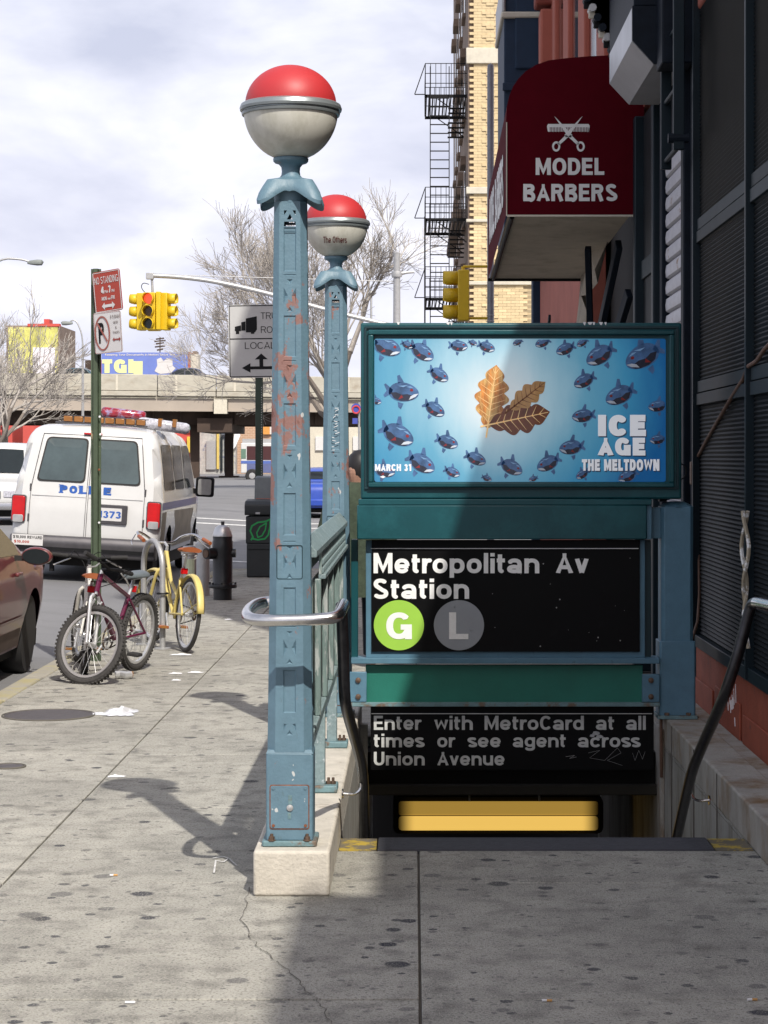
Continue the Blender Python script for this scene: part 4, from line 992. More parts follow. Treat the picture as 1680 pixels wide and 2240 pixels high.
# chipped paint along the top edge
q = random.Random(3)
for xa in (868, 975, 985, 1275, 1285, 1296, 1310, 1322):
    a = P(xa, 707, DS); ww = .012 + q.random() * .02
    mb.poly([(a.x, DS - .0025, a.z + .006), (a.x + ww, DS - .0025, a.z + .006), (a.x + ww * .7, DS - .0025, a.z - .004 - q.random() * .009), (a.x + ww * .3, DS - .0025, a.z - .005 - q.random() * .006)])
mb.build('paint_chip', M['paper'], pb, smooth=False, fix=False)
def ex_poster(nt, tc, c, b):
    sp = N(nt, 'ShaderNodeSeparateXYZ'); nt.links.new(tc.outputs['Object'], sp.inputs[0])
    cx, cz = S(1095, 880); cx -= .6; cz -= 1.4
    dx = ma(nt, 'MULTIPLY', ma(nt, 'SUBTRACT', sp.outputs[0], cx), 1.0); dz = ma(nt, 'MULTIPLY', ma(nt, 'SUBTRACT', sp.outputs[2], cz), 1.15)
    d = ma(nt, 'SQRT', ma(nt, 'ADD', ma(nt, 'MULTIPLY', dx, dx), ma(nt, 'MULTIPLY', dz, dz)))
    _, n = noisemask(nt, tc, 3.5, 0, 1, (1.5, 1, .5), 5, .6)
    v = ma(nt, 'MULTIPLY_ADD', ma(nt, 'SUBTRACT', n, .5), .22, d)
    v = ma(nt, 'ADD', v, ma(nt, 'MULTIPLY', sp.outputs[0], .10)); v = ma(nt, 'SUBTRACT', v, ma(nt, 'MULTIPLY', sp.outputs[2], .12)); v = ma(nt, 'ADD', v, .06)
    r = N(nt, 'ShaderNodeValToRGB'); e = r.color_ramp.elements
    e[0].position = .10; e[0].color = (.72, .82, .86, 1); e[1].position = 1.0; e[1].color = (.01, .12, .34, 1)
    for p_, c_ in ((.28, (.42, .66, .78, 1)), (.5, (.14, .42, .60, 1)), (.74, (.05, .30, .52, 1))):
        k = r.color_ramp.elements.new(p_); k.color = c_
    nt.links.new(v, r.inputs[0]); nt.links.new(r.outputs[0], b.inputs['Emission Color']); b.inputs['Emission Strength'].default_value = .34  # glow added to the print to soften the shadow edge across it
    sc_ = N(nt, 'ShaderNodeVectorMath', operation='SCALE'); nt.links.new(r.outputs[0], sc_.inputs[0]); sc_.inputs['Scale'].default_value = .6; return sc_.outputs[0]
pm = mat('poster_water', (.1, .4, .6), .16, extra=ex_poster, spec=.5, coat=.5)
a, b = P(819, 741, DS), P(1456, 1054, DS)
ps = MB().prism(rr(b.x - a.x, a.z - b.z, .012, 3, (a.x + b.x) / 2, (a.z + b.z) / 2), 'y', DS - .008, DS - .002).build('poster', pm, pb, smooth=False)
YP = DS - .0095
def PP(x, y): p = P(760 + x * .4702, 680 + y * .4702, DS); return Vector((p.x, YP, p.z))
pmats = dict(sheen=mat('fish_sheen', (.16, .30, .5), .25, coat=.5, emit=(.16, .3, .5), estr=.2), body=mat('fish_blue', (.05, .11, .23), .2, var=.6, scale=14, coat=.5, emit=(.03, .07, .16), estr=.3), belly=mat('fish_grey', (.022, .025, .045), .2, var=.3, scale=14, coat=.5), red=mat('fish_fin_red', (.25, .02, .02), .25, coat=.5), fin=mat('fish_pale', (.6, .66, .74), .25, coat=.5))  # sheen and body prints carry a weak added glow
fish = [(185,170,150,1),(350,195,130,1),(428,300,105,1),(520,165,90,1),(650,170,85,1),(262,380,160,1),(408,460,110,1),(238,580,170,1),(468,612,110,1),(600,690,105,1),(348,712,145,1),(490,752,80,1),(765,730,120,1),(930,712,120,-1),(790,148,50,-1),(905,150,75,-1),(1010,180,95,-1),(1170,210,150,-1),(1370,215,190,-1),(1098,328,110,-1),(1262,395,150,-1),(1092,490,110,-1),(1440,445,95,-1),(1037,637,120,-1),(1090,762,70,-1),(1300,770,100,-1),(175,745,110,1),(133,420,60,1),(650,780,50,1),(862,782,45,-1),(1440,600,80,-1),(280,160,60,1),(585,150,45,1),(1090,150,60,-1)]
XL, XR, YT, YB = 128, 1476, 134, 793
def clip(poly):
    def cl_(pts, f, isect):
        o = []
        for i in range(len(pts)):
            p, q_ = pts[i], pts[(i + 1) % len(pts)]
            if f(p): o.append(p)
            if f(p) != f(q_): o.append(isect(p, q_))
        return o
    for ax, lim, sg in ((0, XL, 1), (0, XR, -1), (1, YT, 1), (1, YB, -1)):
        if not poly: return []
        poly = cl_(poly, lambda p: sg * (p[ax] - lim) >= 0, lambda p, q_: tuple(p[i] + (q_[i] - p[i]) * (lim - p[ax]) / (q_[ax] - p[ax]) for i in (0, 1)))
    return poly
rg = random.Random(12)
for (fx, fy, sz, dr) in fish:
    h = sz * .58; tl = R(rg.uniform(-35, -5)) if True else 0
    def T(u, v):
        u2 = u * math.cos(tl) - v * math.sin(tl); v2 = u * math.sin(tl) + v * math.cos(tl); return (fx + dr * u2 * h, fy - v2 * h)
    def el(cx, cy, rx, ry, n=18): return [T(cx + rx * math.cos(2 * math.pi * i / n), cy + ry * math.sin(2 * math.pi * i / n)) for i in range(n)]
    def add(poly, m, dz, par=None, name='fish'):
        pl = clip(poly)
        if len(pl) < 3: return None
        pts = [PP(*p) + Vector((0, dz, 0)) for p in pl]
        return MB().poly(pts).build(name, m, par, smooth=False, fix=False)
    first = MB()
    bd = []
    for i in range(26):
        an = 2 * math.pi * i / 26; k_ = 1 + rg.uniform(-.03, .03); bd.append(T(.76 * math.cos(an), (.50 if math.sin(an) > 0 else .46) * math.sin(an) * (1 - .12 * math.cos(an))))
    pl = [bd, [T(-.55, .08), T(-.95, .36), T(-1.02, .30), T(-.86, 0), T(-1.0, -.22), T(-.92, -.34), T(-.6, -.12)], [T(-.05, .52), T(-.30, .86), T(-.42, .80), T(-.34, .42)], [T(.05, -.55), T(-.05, -.85), T(-.2, -.75), T(-.25, -.5)]]
    for p_ in pl:
        c_ = clip(p_)
        if len(c_) >= 3: first.poly([PP(*v) for v in c_])
    if not first.v: continue
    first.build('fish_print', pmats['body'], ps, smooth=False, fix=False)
    m2 = MB()
    c_ = clip([T(-.66, -.08), T(-.4, -.02), T(-.1, -.12), T(.2, -.06), T(.62, -.14), T(.5, -.30), T(.25, -.40), T(-.1, -.43), T(-.45, -.34)])
    if len(c_) >= 3: m2.poly([PP(*v) + Vector((0, -.0004, 0)) for v in c_])
    if m2.v: m2.build('fish_belly_print', pmats['belly'], ps, smooth=False, fix=False)
    m3 = MB()
    for p_ in (el(.38, .16, .085, .07, 10), [T(-.10, -.12), T(-.24, -.38), T(.0, -.26)]):
        c_ = clip(p_)
        if len(c_) >= 3: MB().poly([PP(*v) + Vector((0, -.0008, 0)) for v in c_]).build('fish_fin_print', pmats['red'], ps, smooth=False, fix=False)
    m4 = MB()
    c_ = clip([T(.74, .02), T(.60, -.16), T(.30, -.34), T(.36, -.16), T(.52, -.04)])
    if len(c_) >= 3: m4.poly([PP(*v) + Vector((0, -.0010, 0)) for v in c_])
    for (u0, v0, u1, v1) in ((-.3, .30, .2, .40), (.1, .30, .5, .26)):
        c_ = clip([T(u0, v0), T((u0 + u1) / 2, v0 + .05), T(u1, v1), T((u0 + u1) / 2, v0 - .04)])
        if len(c_) >= 3: MB().poly([PP(*v) + Vector((0, -.0012, 0)) for v in c_]).build('fish_sheen_print', pmats['sheen'], ps, smooth=False, fix=False)
    if m4.v: m4.build('fish_glint_print', pmats['fin'], ps, smooth=False, fix=False)
# plain warm stand-in for the artwork's centre
warm = [mat('print_amber', (.5, .19, .04), .25, var=.55, scale=16, col2=(.7, .45, .16), c2scale=7, c2amt=(.45, .6), coat=.5, stretch=(3, 1, .8)), mat('print_brown', (.2, .06, .02), .25, var=.4, scale=14, coat=.5), mat('print_tan', (.55, .3, .1), .25, var=.25, coat=.5)]
def blob(cx, cy, rx, ry, rot, m, dz, wob=.07):
    n = 36; pts = []
    for i in range(n):
        t = 2 * math.pi * i / n; r_ = 1 + wob * math.sin(3 * t + cx) + wob * .5 * math.sin(7 * t)
        u, v = rx * math.cos(t) * r_, ry * math.sin(t) * r_
        pts.append(PP(cx + u * math.cos(rot) - v * math.sin(rot), cy + u * math.sin(rot) + v * math.cos(rot)) + Vector((0, dz, 0)))
    MB().poly(pts).build('abstract_print', m, ps, smooth=False, fix=False)
def leaf(cx, cy, L_, W_, rot, m, mv, dz, lobes=4):
    def pt(t, k): 
        u, v = (t - .5) * L_, k; return (cx + u * math.cos(rot) - v * math.sin(rot), cy + u * math.sin(rot) + v * math.cos(rot))
    def hw_(t): return W_ * math.sin(math.pi * min(max(t, 0), 1)) ** .75 * (.66 + .34 * abs(math.sin(lobes * math.pi * t + .35)))
    N_ = 40; up = [(i / N_) for i in range(N_ + 1)]
    mb = MB()
    for t0, t1 in zip(up, up[1:]):
        mb.poly([PP(*pt(t0, hw_(t0))) + Vector((0, dz, 0)), PP(*pt(t1, hw_(t1))) + Vector((0, dz, 0)), PP(*pt(t1, -hw_(t1))) + Vector((0, dz, 0)), PP(*pt(t0, -hw_(t0))) + Vector((0, dz, 0))])
    lf_ = mb.build('leaf_print', m, ps, smooth=False, fix=False)
    mb = MB(); dz2 = dz - .0003
    def line(a_, b_, w_):
        q0, q1 = Vector(a_), Vector(b_); d_ = (q1 - q0).normalized(); n_ = Vector((-d_.y, d_.x)) * w_
        mb.poly([PP(*v) + Vector((0, dz2, 0)) for v in (q0 + n_, q0 - n_, q1 - n_ * .3, q1 + n_ * .3)])
    line(pt(-.14, 0), pt(.97, 0), 4)
    for k in range(1, 2 * lobes):
        t = k / (2 * lobes + .5)
        for sg in (-1, 1): line(pt(t, 0), pt(t + .10, sg * hw_(t + .08) * .82), 1.8)
    mb.build('leaf_vein_print', mv, ps, smooth=False, fix=False, kind='stuff')
vein = mat('print_vein', (.75, .5, .22), .25, coat=.5, emit=(.75, .5, .22), estr=.3)  # veins get the same added glow as the print
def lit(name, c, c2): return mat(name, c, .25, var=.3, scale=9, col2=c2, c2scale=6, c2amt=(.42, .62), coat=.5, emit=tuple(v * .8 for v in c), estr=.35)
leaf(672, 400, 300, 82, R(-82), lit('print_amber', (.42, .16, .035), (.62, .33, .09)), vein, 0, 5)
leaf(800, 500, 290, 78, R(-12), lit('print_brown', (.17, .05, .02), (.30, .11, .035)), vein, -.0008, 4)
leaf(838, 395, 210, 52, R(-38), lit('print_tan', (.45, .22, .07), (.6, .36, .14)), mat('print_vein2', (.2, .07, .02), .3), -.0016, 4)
def ptext(s, xa, xb, ya, yb, m, bold, dz=-.0016):
    o_ = PP(xa, yb) + Vector((0, dz, 0)); text(s, o_, (xb - xa) * .4702 * DS / F, (yb - ya) * .4702 * DS / F, m, ps, bold=bold, name='lettering')
wt = mat('poster_white', (.6, .62, .66), .3, var=.04, coat=.3, emit=(.8, .82, .86), estr=.32); bt = mat('poster_shadow', (.02, .05, .12), .3)  # white letters glow too, added to keep them bright in shade
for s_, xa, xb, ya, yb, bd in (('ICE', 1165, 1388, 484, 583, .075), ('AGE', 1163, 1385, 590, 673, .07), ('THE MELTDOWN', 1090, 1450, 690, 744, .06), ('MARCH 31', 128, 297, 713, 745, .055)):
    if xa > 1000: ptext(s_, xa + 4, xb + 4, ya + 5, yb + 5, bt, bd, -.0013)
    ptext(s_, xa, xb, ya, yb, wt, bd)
MB().prism(rr(b.x - a.x + .004, a.z - b.z + .004, .012, 3, (a.x + b.x) / 2, (a.z + b.z) / 2), 'y', DS - .0145, DS - .0125)  # (outline only, not linked)
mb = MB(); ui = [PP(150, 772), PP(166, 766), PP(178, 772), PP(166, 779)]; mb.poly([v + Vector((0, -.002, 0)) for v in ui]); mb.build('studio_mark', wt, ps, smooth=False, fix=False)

# support frame
fr = thing('sign_frame', 'teal steel frame holding the station sign over the stairs', 'sign frame', (.6, DS, .2))
sbox(784, 1092, 1426, 1105, DS - .05, DS + .15).build('header_cap', M['teal'], fr, bevel=.004)
p0, p1 = P(781, 1105, DS - .05), P(1415, 1180, DS - .05)
MB().box(p0.x, p1.x, DS - .05, DS + .12, p1.z, p0.z).build('header_beam', M['teal'], fr, bevel=.006)
MB().box(p1.x, p1.x + .03, DS - .03, DS + .12, p1.z - .0, p0.z).build('beam_end', M['blue3'], fr, bevel=.004)
sbox(768, 1180, 783, 1440, DS + .06, DS + .12).build('side_strut', M['teal'], fr, bevel=.004)
sbox(1412, 1110, 1446, 1178, DS + .05, DS + .14).build('beam_bracket', M['blue3'], fr, bevel=.004)
sbox(1408, 1182, 1424, 1440, DS + .06, DS + .12).build('side_strut', M['teal_d'], fr, bevel=.004)
sbox(768, 1440, 1443, 1452, DS - .02, DS + .15).build('ledge', M['blue3'], fr, bevel=.003)
sbox(800, 1455, 1406, 1537, DS + .03, DS + .08).build('green_panel', M['green'], fr, bevel=.003)
sbox(768, 1537, 1444, 1546, DS + .0, DS + .12).build('bottom_channel', M['plate'], fr, bevel=.003)
for xa, xb in ((765, 802), (1405, 1443)):
    pl = sbox(xa, 1470 if xa < 800 else 1475, xb, 1536, DS - .0, DS + .029).build('flange_plate', M['blue3'], fr, bevel=.004)
    for yy in (1488, 1524):
        c = P((xa + xb) / 2, yy, DS)
        MB().lathe([(.016, .002), (.015, -.008), (.008, -.012), (0, -.0125)], (c.x, DS - .001, c.z), 8, 'y').build('bolt', M['rustbolt'], pl)
# right square post of the frame
rp_ = thing('short_frame_post', 'short square blue post on the right curb beside the station sign', 'post', (1.46, 11.75, .168))
def octo(w0, z0, z1, cx, cy, ch=.2):
    h = w0 / 2; c = h * (1 - ch); pts = [(-c, -h), (c, -h), (h, -c), (h, c), (c, h), (-c, h), (-h, c), (-h, -c)]
    return MB().prism([(cx + a, cy + b) for a, b in pts], 'z', z0, z1)
cxp = P(1482, 1100, 11.65).x
octo(.178, .19, 1.345, cxp, 11.74).build('shaft', M['blue3'], rp_, bevel=.003)
MB().lathe([(.10, 1.345), (.05, 1.372), (0, 1.375)], (cxp, 11.74, 0), 8).build('cap', M['blue3'], rp_, smooth=False)
octo(.20, .19, .60, cxp, 11.74, .08).build('base_box', M['blue3'], rp_, bevel=.004)
MB().box(cxp - .11, cxp + .11, 11.63, 11.86, .169, .19).build('base_plate', M['plate'], rp_, bevel=.003)
for dx in (-.06, .06): MB().lathe([(.014, .19), (.014, .205), (0, .206)], (cxp + dx, 11.64, 0), 6).build('bolt', M['rustbolt'], rp_)
MB().box(cxp - .09, cxp - .05, 11.72, 11.8, 1.372, 1.5).build('cabinet_stub', M['dkpaint'], rp_, smooth=False)

# black station sign
ss = thing('station_sign', 'black Metropolitan Av Station sign with green G and grey L discs', 'sign', (.5, DS, .6))
sbox(800, 1182, 1412, 1440, DS + .02, DS + .05, DS).build('frame', M['blue3'], ss, bevel=.003)
sbox(813, 1181, 1400, 1426, DS + .008, DS + .019, DS).build('panel', M['blackpan'], ss, smooth=False)
DT = DS + .0055
def stx(s, xa, xb, yb, cap, m=None, bold=.028, par=None, d=None):
    o_ = P(xa, yb, DS); text(s, (o_.x, (d or DT), o_.z), (xb - xa) * DS / F, cap * DS / F, m or M['letter'], par or ss, bold=bold)
k8 = .5546
X8 = lambda x: 760 + x * k8
Y8 = lambda y: 1080 + y * k8
sbox(811, 1199.3, 1397, 1200.7, DT, DT + .002, DS).build('white_rule', M['letter'], ss, smooth=False)
cap1 = 80 * k8
stx('Metropolitan', X8(103), X8(757), Y8(314), cap1); stx('Av', X8(822), X8(952), Y8(314), cap1); stx('Station', X8(103), X8(480), Y8(415), cap1)
for cx_, m_, ch_, xa, xb in ((203, M['g_lime'], 'G', 153, 254), (440, M['l_grey'], 'L', 401, 477)):
    c = P(X8(cx_), Y8(519), DS); rad = 99 * k8 * DS / F
    MB().poly([(c.x + rad * math.cos(2 * math.pi * i / 64), DT, c.z + rad * math.sin(2 * math.pi * i / 64)) for i in range(64)]).build('line_disc', m_, ss, smooth=False, fix=False)
    stx(ch_, X8(xa), X8(xb), Y8(574), 106 * k8, bold=.03, d=DT - .002)
q = random.Random(6); mb = MB()
for i in range(26):
    c = P(q.uniform(900, 1390), q.uniform(1215, 1420), DS); r_ = q.choice((.0015, .002, .004)); mb.poly([(c.x + r_ * math.cos(t), DT, c.z + r_ * math.sin(t)) for t in (0, 1, 2, 3, 4, 5)])
mb.build('scuff', M['galv'], ss, smooth=False, fix=False, kind='stuff')
# lower sign
s2 = thing('metrocard_sign', 'black sign saying Enter with MetroCard under the green panel', 'sign', (.5, DS, 0))
DM = 11.70
sbox(810, 1547, 1434, 1690, DM + .002, DM + .04, DS).build('panel', M['blackpan'], s2, bevel=.003)
def stm(s, xa, xb, yb, cap): stx(s, X8(xa), X8(xb), Y8(yb), cap * k8, m=mat('letter_dim', (.55, .56, .55), .5, var=.1, scale=30), par=s2, d=DM, bold=.022)
for s_, xa, xb in (('Enter', 103, 293), ('with', 343, 496), ('MetroCard', 543, 937), ('at', 985, 1057), ('all', 1105, 1183)): stm(s_, xa, xb, 939, 56)
for s_, xa, xb in (('times', 103, 305), ('or', 355, 427), ('see', 475, 607), ('agent', 655, 865), ('across', 913, 1163)): stm(s_, xa, xb, 1008, 54)
for s_, xa, xb in (('Union', 103, 305), ('Avenue', 355, 622)): stm(s_, xa, xb, 1080, 54)
a_, b_ = P(812, 1565, DS), P(1430, 1563, DS)
MB().box(a_.x, b_.x, DM - .001, DM + .0015, a_.z - .002, a_.z + .002).build('white_rule', M['letter'], s2, smooth=False)
mb = MB(); q = random.Random(9)
def scr(pts, w=.0018):
    for (x1, y1), (x2, y2) in zip(pts, pts[1:]):
        a1, a2 = P(X8(x1), Y8(y1), DS), P(X8(x2), Y8(y2), DS); mb.bar((a1.x, DM - .003, a1.z), (a2.x, DM - .003, a2.z), w, .001)
scr([(955, 1030), (1000, 1020), (960, 1050), (1020, 1060), (1070, 1010), (1085, 1030), (1030, 1060), (1090, 1080)]); scr([(1130, 1030), (1140, 1060), (1155, 1020), (1170, 1055), (1180, 1025)], .004); scr([(865, 1045), (900, 1040), (880, 1052), (908, 1046)], .004)
mb.build('scratched_tag', M['galv'], s2, smooth=False)
mb = MB()
for (x, y, ww, hh) in ((985, 952, 34, 16), (1000, 965, 30, 14), (970, 962, 20, 12)):
    c = P(X8(x), Y8(y), DS); mb.poly([(c.x + ww * k8 * DS / F / 2 * math.cos(t) * q.uniform(.7, 1.2), DM - .0035, c.z + hh * k8 * DS / F / 2 * math.sin(t)) for t in [i * .7 for i in range(9)]])
mb.build('torn_sticker', mat('sticker', (.4, .41, .42), .7, var=.3, scale=40), s2, smooth=False, fix=False)
# ================================================================== VEHICLES
def in_poly(p, poly):
    x, y = p; c = False; n = len(poly)
    for i in range(n):
        x1, y1 = poly[i]; x2, y2 = poly[i - 1]
        if (y1 > y) != (y2 > y) and x < (x2 - x1) * (y - y1) / (y2 - y1) + x1: c = not c
    return c
def pdist(p, poly):
    best = 9
    P_ = Vector(p)
    for i in range(len(poly)):
        a, b = Vector(poly[i - 1]), Vector(poly[i]); ab = b - a; t = max(0, min(1, (P_ - a).dot(ab) / max(ab.length_squared, 1e-9))); best = min(best, (P_ - a - ab * t).length)
    return best
def round_poly(pts, r, n=4):
    """round each corner; pts (y,z[,r])"""
    o = []; m = len(pts)
    for i in range(m):
        p = Vector(pts[i][:2]); a = Vector(pts[i - 1][:2]); b = Vector(pts[(i + 1) % m][:2]); ri = pts[i][2] if len(pts[i]) > 2 else r
        d1, d2 = (a - p), (b - p); k = min(ri, d1.length * .45, d2.length * .45)
        if k < 1e-4: o.append(tuple(p)); continue
        q1, q2 = p + d1.normalized() * k, p + d2.normalized() * k
        for j in range(n + 1):
            t = j / n; o.append(tuple(q1 * (1 - t) ** 2 + p * 2 * t * (1 - t) + q2 * t ** 2))
    return o
def shell(outline, arches, hw, zfloor, crown=.03, rc=.09, step=.13):
    """outline: closed (y,z), front to the right, listed over the top from rear bottom to front bottom; the bottom edge carries wheel arches"""
    top = outline
    y_end, y_start = top[-1][0], top[0][0]
    bot = []
    for (yc, zc, r) in sorted(arches, reverse=True):
        a0 = math.asin(max(-1, min(1, (zfloor - zc) / r)))
        for i in range(17):
            a = a0 + (math.pi - 2 * a0) * i / 16; bot.append((yc + r * math.cos(a), zc + r * math.sin(a)))
    poly = top + bot
    def hwe(y, z):
        d = pdist((y, z), top_edge); w_ = hw(y, z)
        if d < rc: w_ -= rc * (1 - math.sqrt(max(0, 1 - (1 - d / rc) ** 2)))
        return w_
    top_edge = top + [(top[-1][0], -9), (top[0][0], -9)]
    V = [Vector(p) for p in poly]; nb = len(V)
    ys = [p[0] for p in poly]; zs = [p[1] for p in poly]
    y = min(ys) + step / 2
    while y < max(ys):
        z = min(zs) + step / 2
        while z < max(zs):
            if in_poly((y, z), poly) and pdist((y, z), poly) > .06: V.append(Vector((y, z)))
            z += step
        y += step
    for i in range(1, len(top) - 1):
        a, b = Vector(top[i - 1]), Vector(top[i + 1]); t = (b - a).normalized(); nn = Vector((t.y, -t.x))
        for d in (rc * .12, rc * .4, rc * .85):
            q = Vector(top[i]) + nn * d
            if in_poly(q, poly) and pdist(q, poly) > d * .8: V.append(q)
    vo, eo, fo, ov, oe, of = delaunay_2d_cdt(V, [], [list(range(nb))[::-1]], 1, 1e-5)
    mb = MB()
    for sx in (1, -1):
        mb.add([(sx * hwe(v.x, v.y), v.x, v.y) for v in vo], [tuple(f) if sx > 0 else tuple(f[::-1]) for f in fo])
    K = 8; vs = []
    for i, (y, z) in enumerate(top):
        a = Vector(top[max(i - 1, 0)]); b = Vector(top[min(i + 1, len(top) - 1)]); t = (b - a).normalized(); nn = Vector((-t.y, t.x))
        w_ = hwe(y, z)
        for k in range(K + 1):
            s_ = -1 + 2 * k / K; c = crown * (1 - s_ * s_)
            vs.append((w_ * s_, y + nn.x * c * .8, z + nn.y * c))
    mb.add(vs, [(i * (K + 1) + k, i * (K + 1) + k + 1, (i + 1) * (K + 1) + k + 1, (i + 1) * (K + 1) + k) for i in range(len(top) - 1) for k in range(K)])
    y0, y1 = top[0][0], top[-1][0]
    mb.add([(-hw(y0, zfloor) + .12, y0, zfloor + .03), (hw(y0, zfloor) - .12, y0, zfloor + .03), (hw(y0, zfloor) - .12, y1, zfloor + .03), (-hw(y0, zfloor) + .12, y1, zfloor + .03)], [(0, 1, 2, 3)])
    return mb, hwe
def side_patch(poly, hwf, off, sx, n=3):
    """panel following the side surface"""
    V = [Vector(p) for p in poly]; b = len(V)
    ys = [p[0] for p in poly]; zs = [p[1] for p in poly]
    for i in range(1, 8):
        for j in range(1, 5):
            q = (min(ys) + (max(ys) - min(ys)) * i / 8, min(zs) + (max(zs) - min(zs)) * j / 5)
            if in_poly(q, poly) and pdist(q, poly) > .02: V.append(Vector(q))
    ar = sum(poly[i][0] * poly[(i + 1) % b][1] - poly[(i + 1) % b][0] * poly[i][1] for i in range(b))
    idx = list(range(b)) if ar > 0 else list(range(b))[::-1]
    vo, eo, fo, *_ = delaunay_2d_cdt(V, [], [idx], 1, 1e-5)
    mb = MB(); mb.add([(sx * (hwf(v.x, v.y) + off), v.x, v.y) for v in vo], [tuple(f) for f in fo]); return mb
def wheel(parent, x, y, z, r, wdt, sx, rimmat, hub=True):
    """tyre/rim; sx +1 means outer side toward +x"""
    wh = MB().lathe([(r - .09, -wdt / 2), (r - .02, -wdt / 2), (r, -wdt / 2 + .025), (r, wdt / 2 - .025), (r - .02, wdt / 2), (r - .09, wdt / 2)], (x, y, z), 36, 'x').build('wheel', M['rubber'], parent, angle=50)
    xo = x + sx * (wdt / 2 - .02)
    MB().lathe([(0, 0), (.05, 0), (.06, -.004 * sx), (r * .45, -.02 * sx), (r * .60, .0 * sx), (r - .085, .015 * sx)][::1], (xo, y, z), 32, 'x').build('rim', rimmat, wh, angle=30)
    for k in range(5):
        a = k * 2 * math.pi / 5; c = (xo + sx * .004, y + .055 * math.cos(a), z + .055 * math.sin(a))
        MB().cyl((c[0] - .004, c[1], c[2]), (c[0] + .008, c[1], c[2]), .009, 6).build('lug_nut', M['galv'], wh)
    return wh

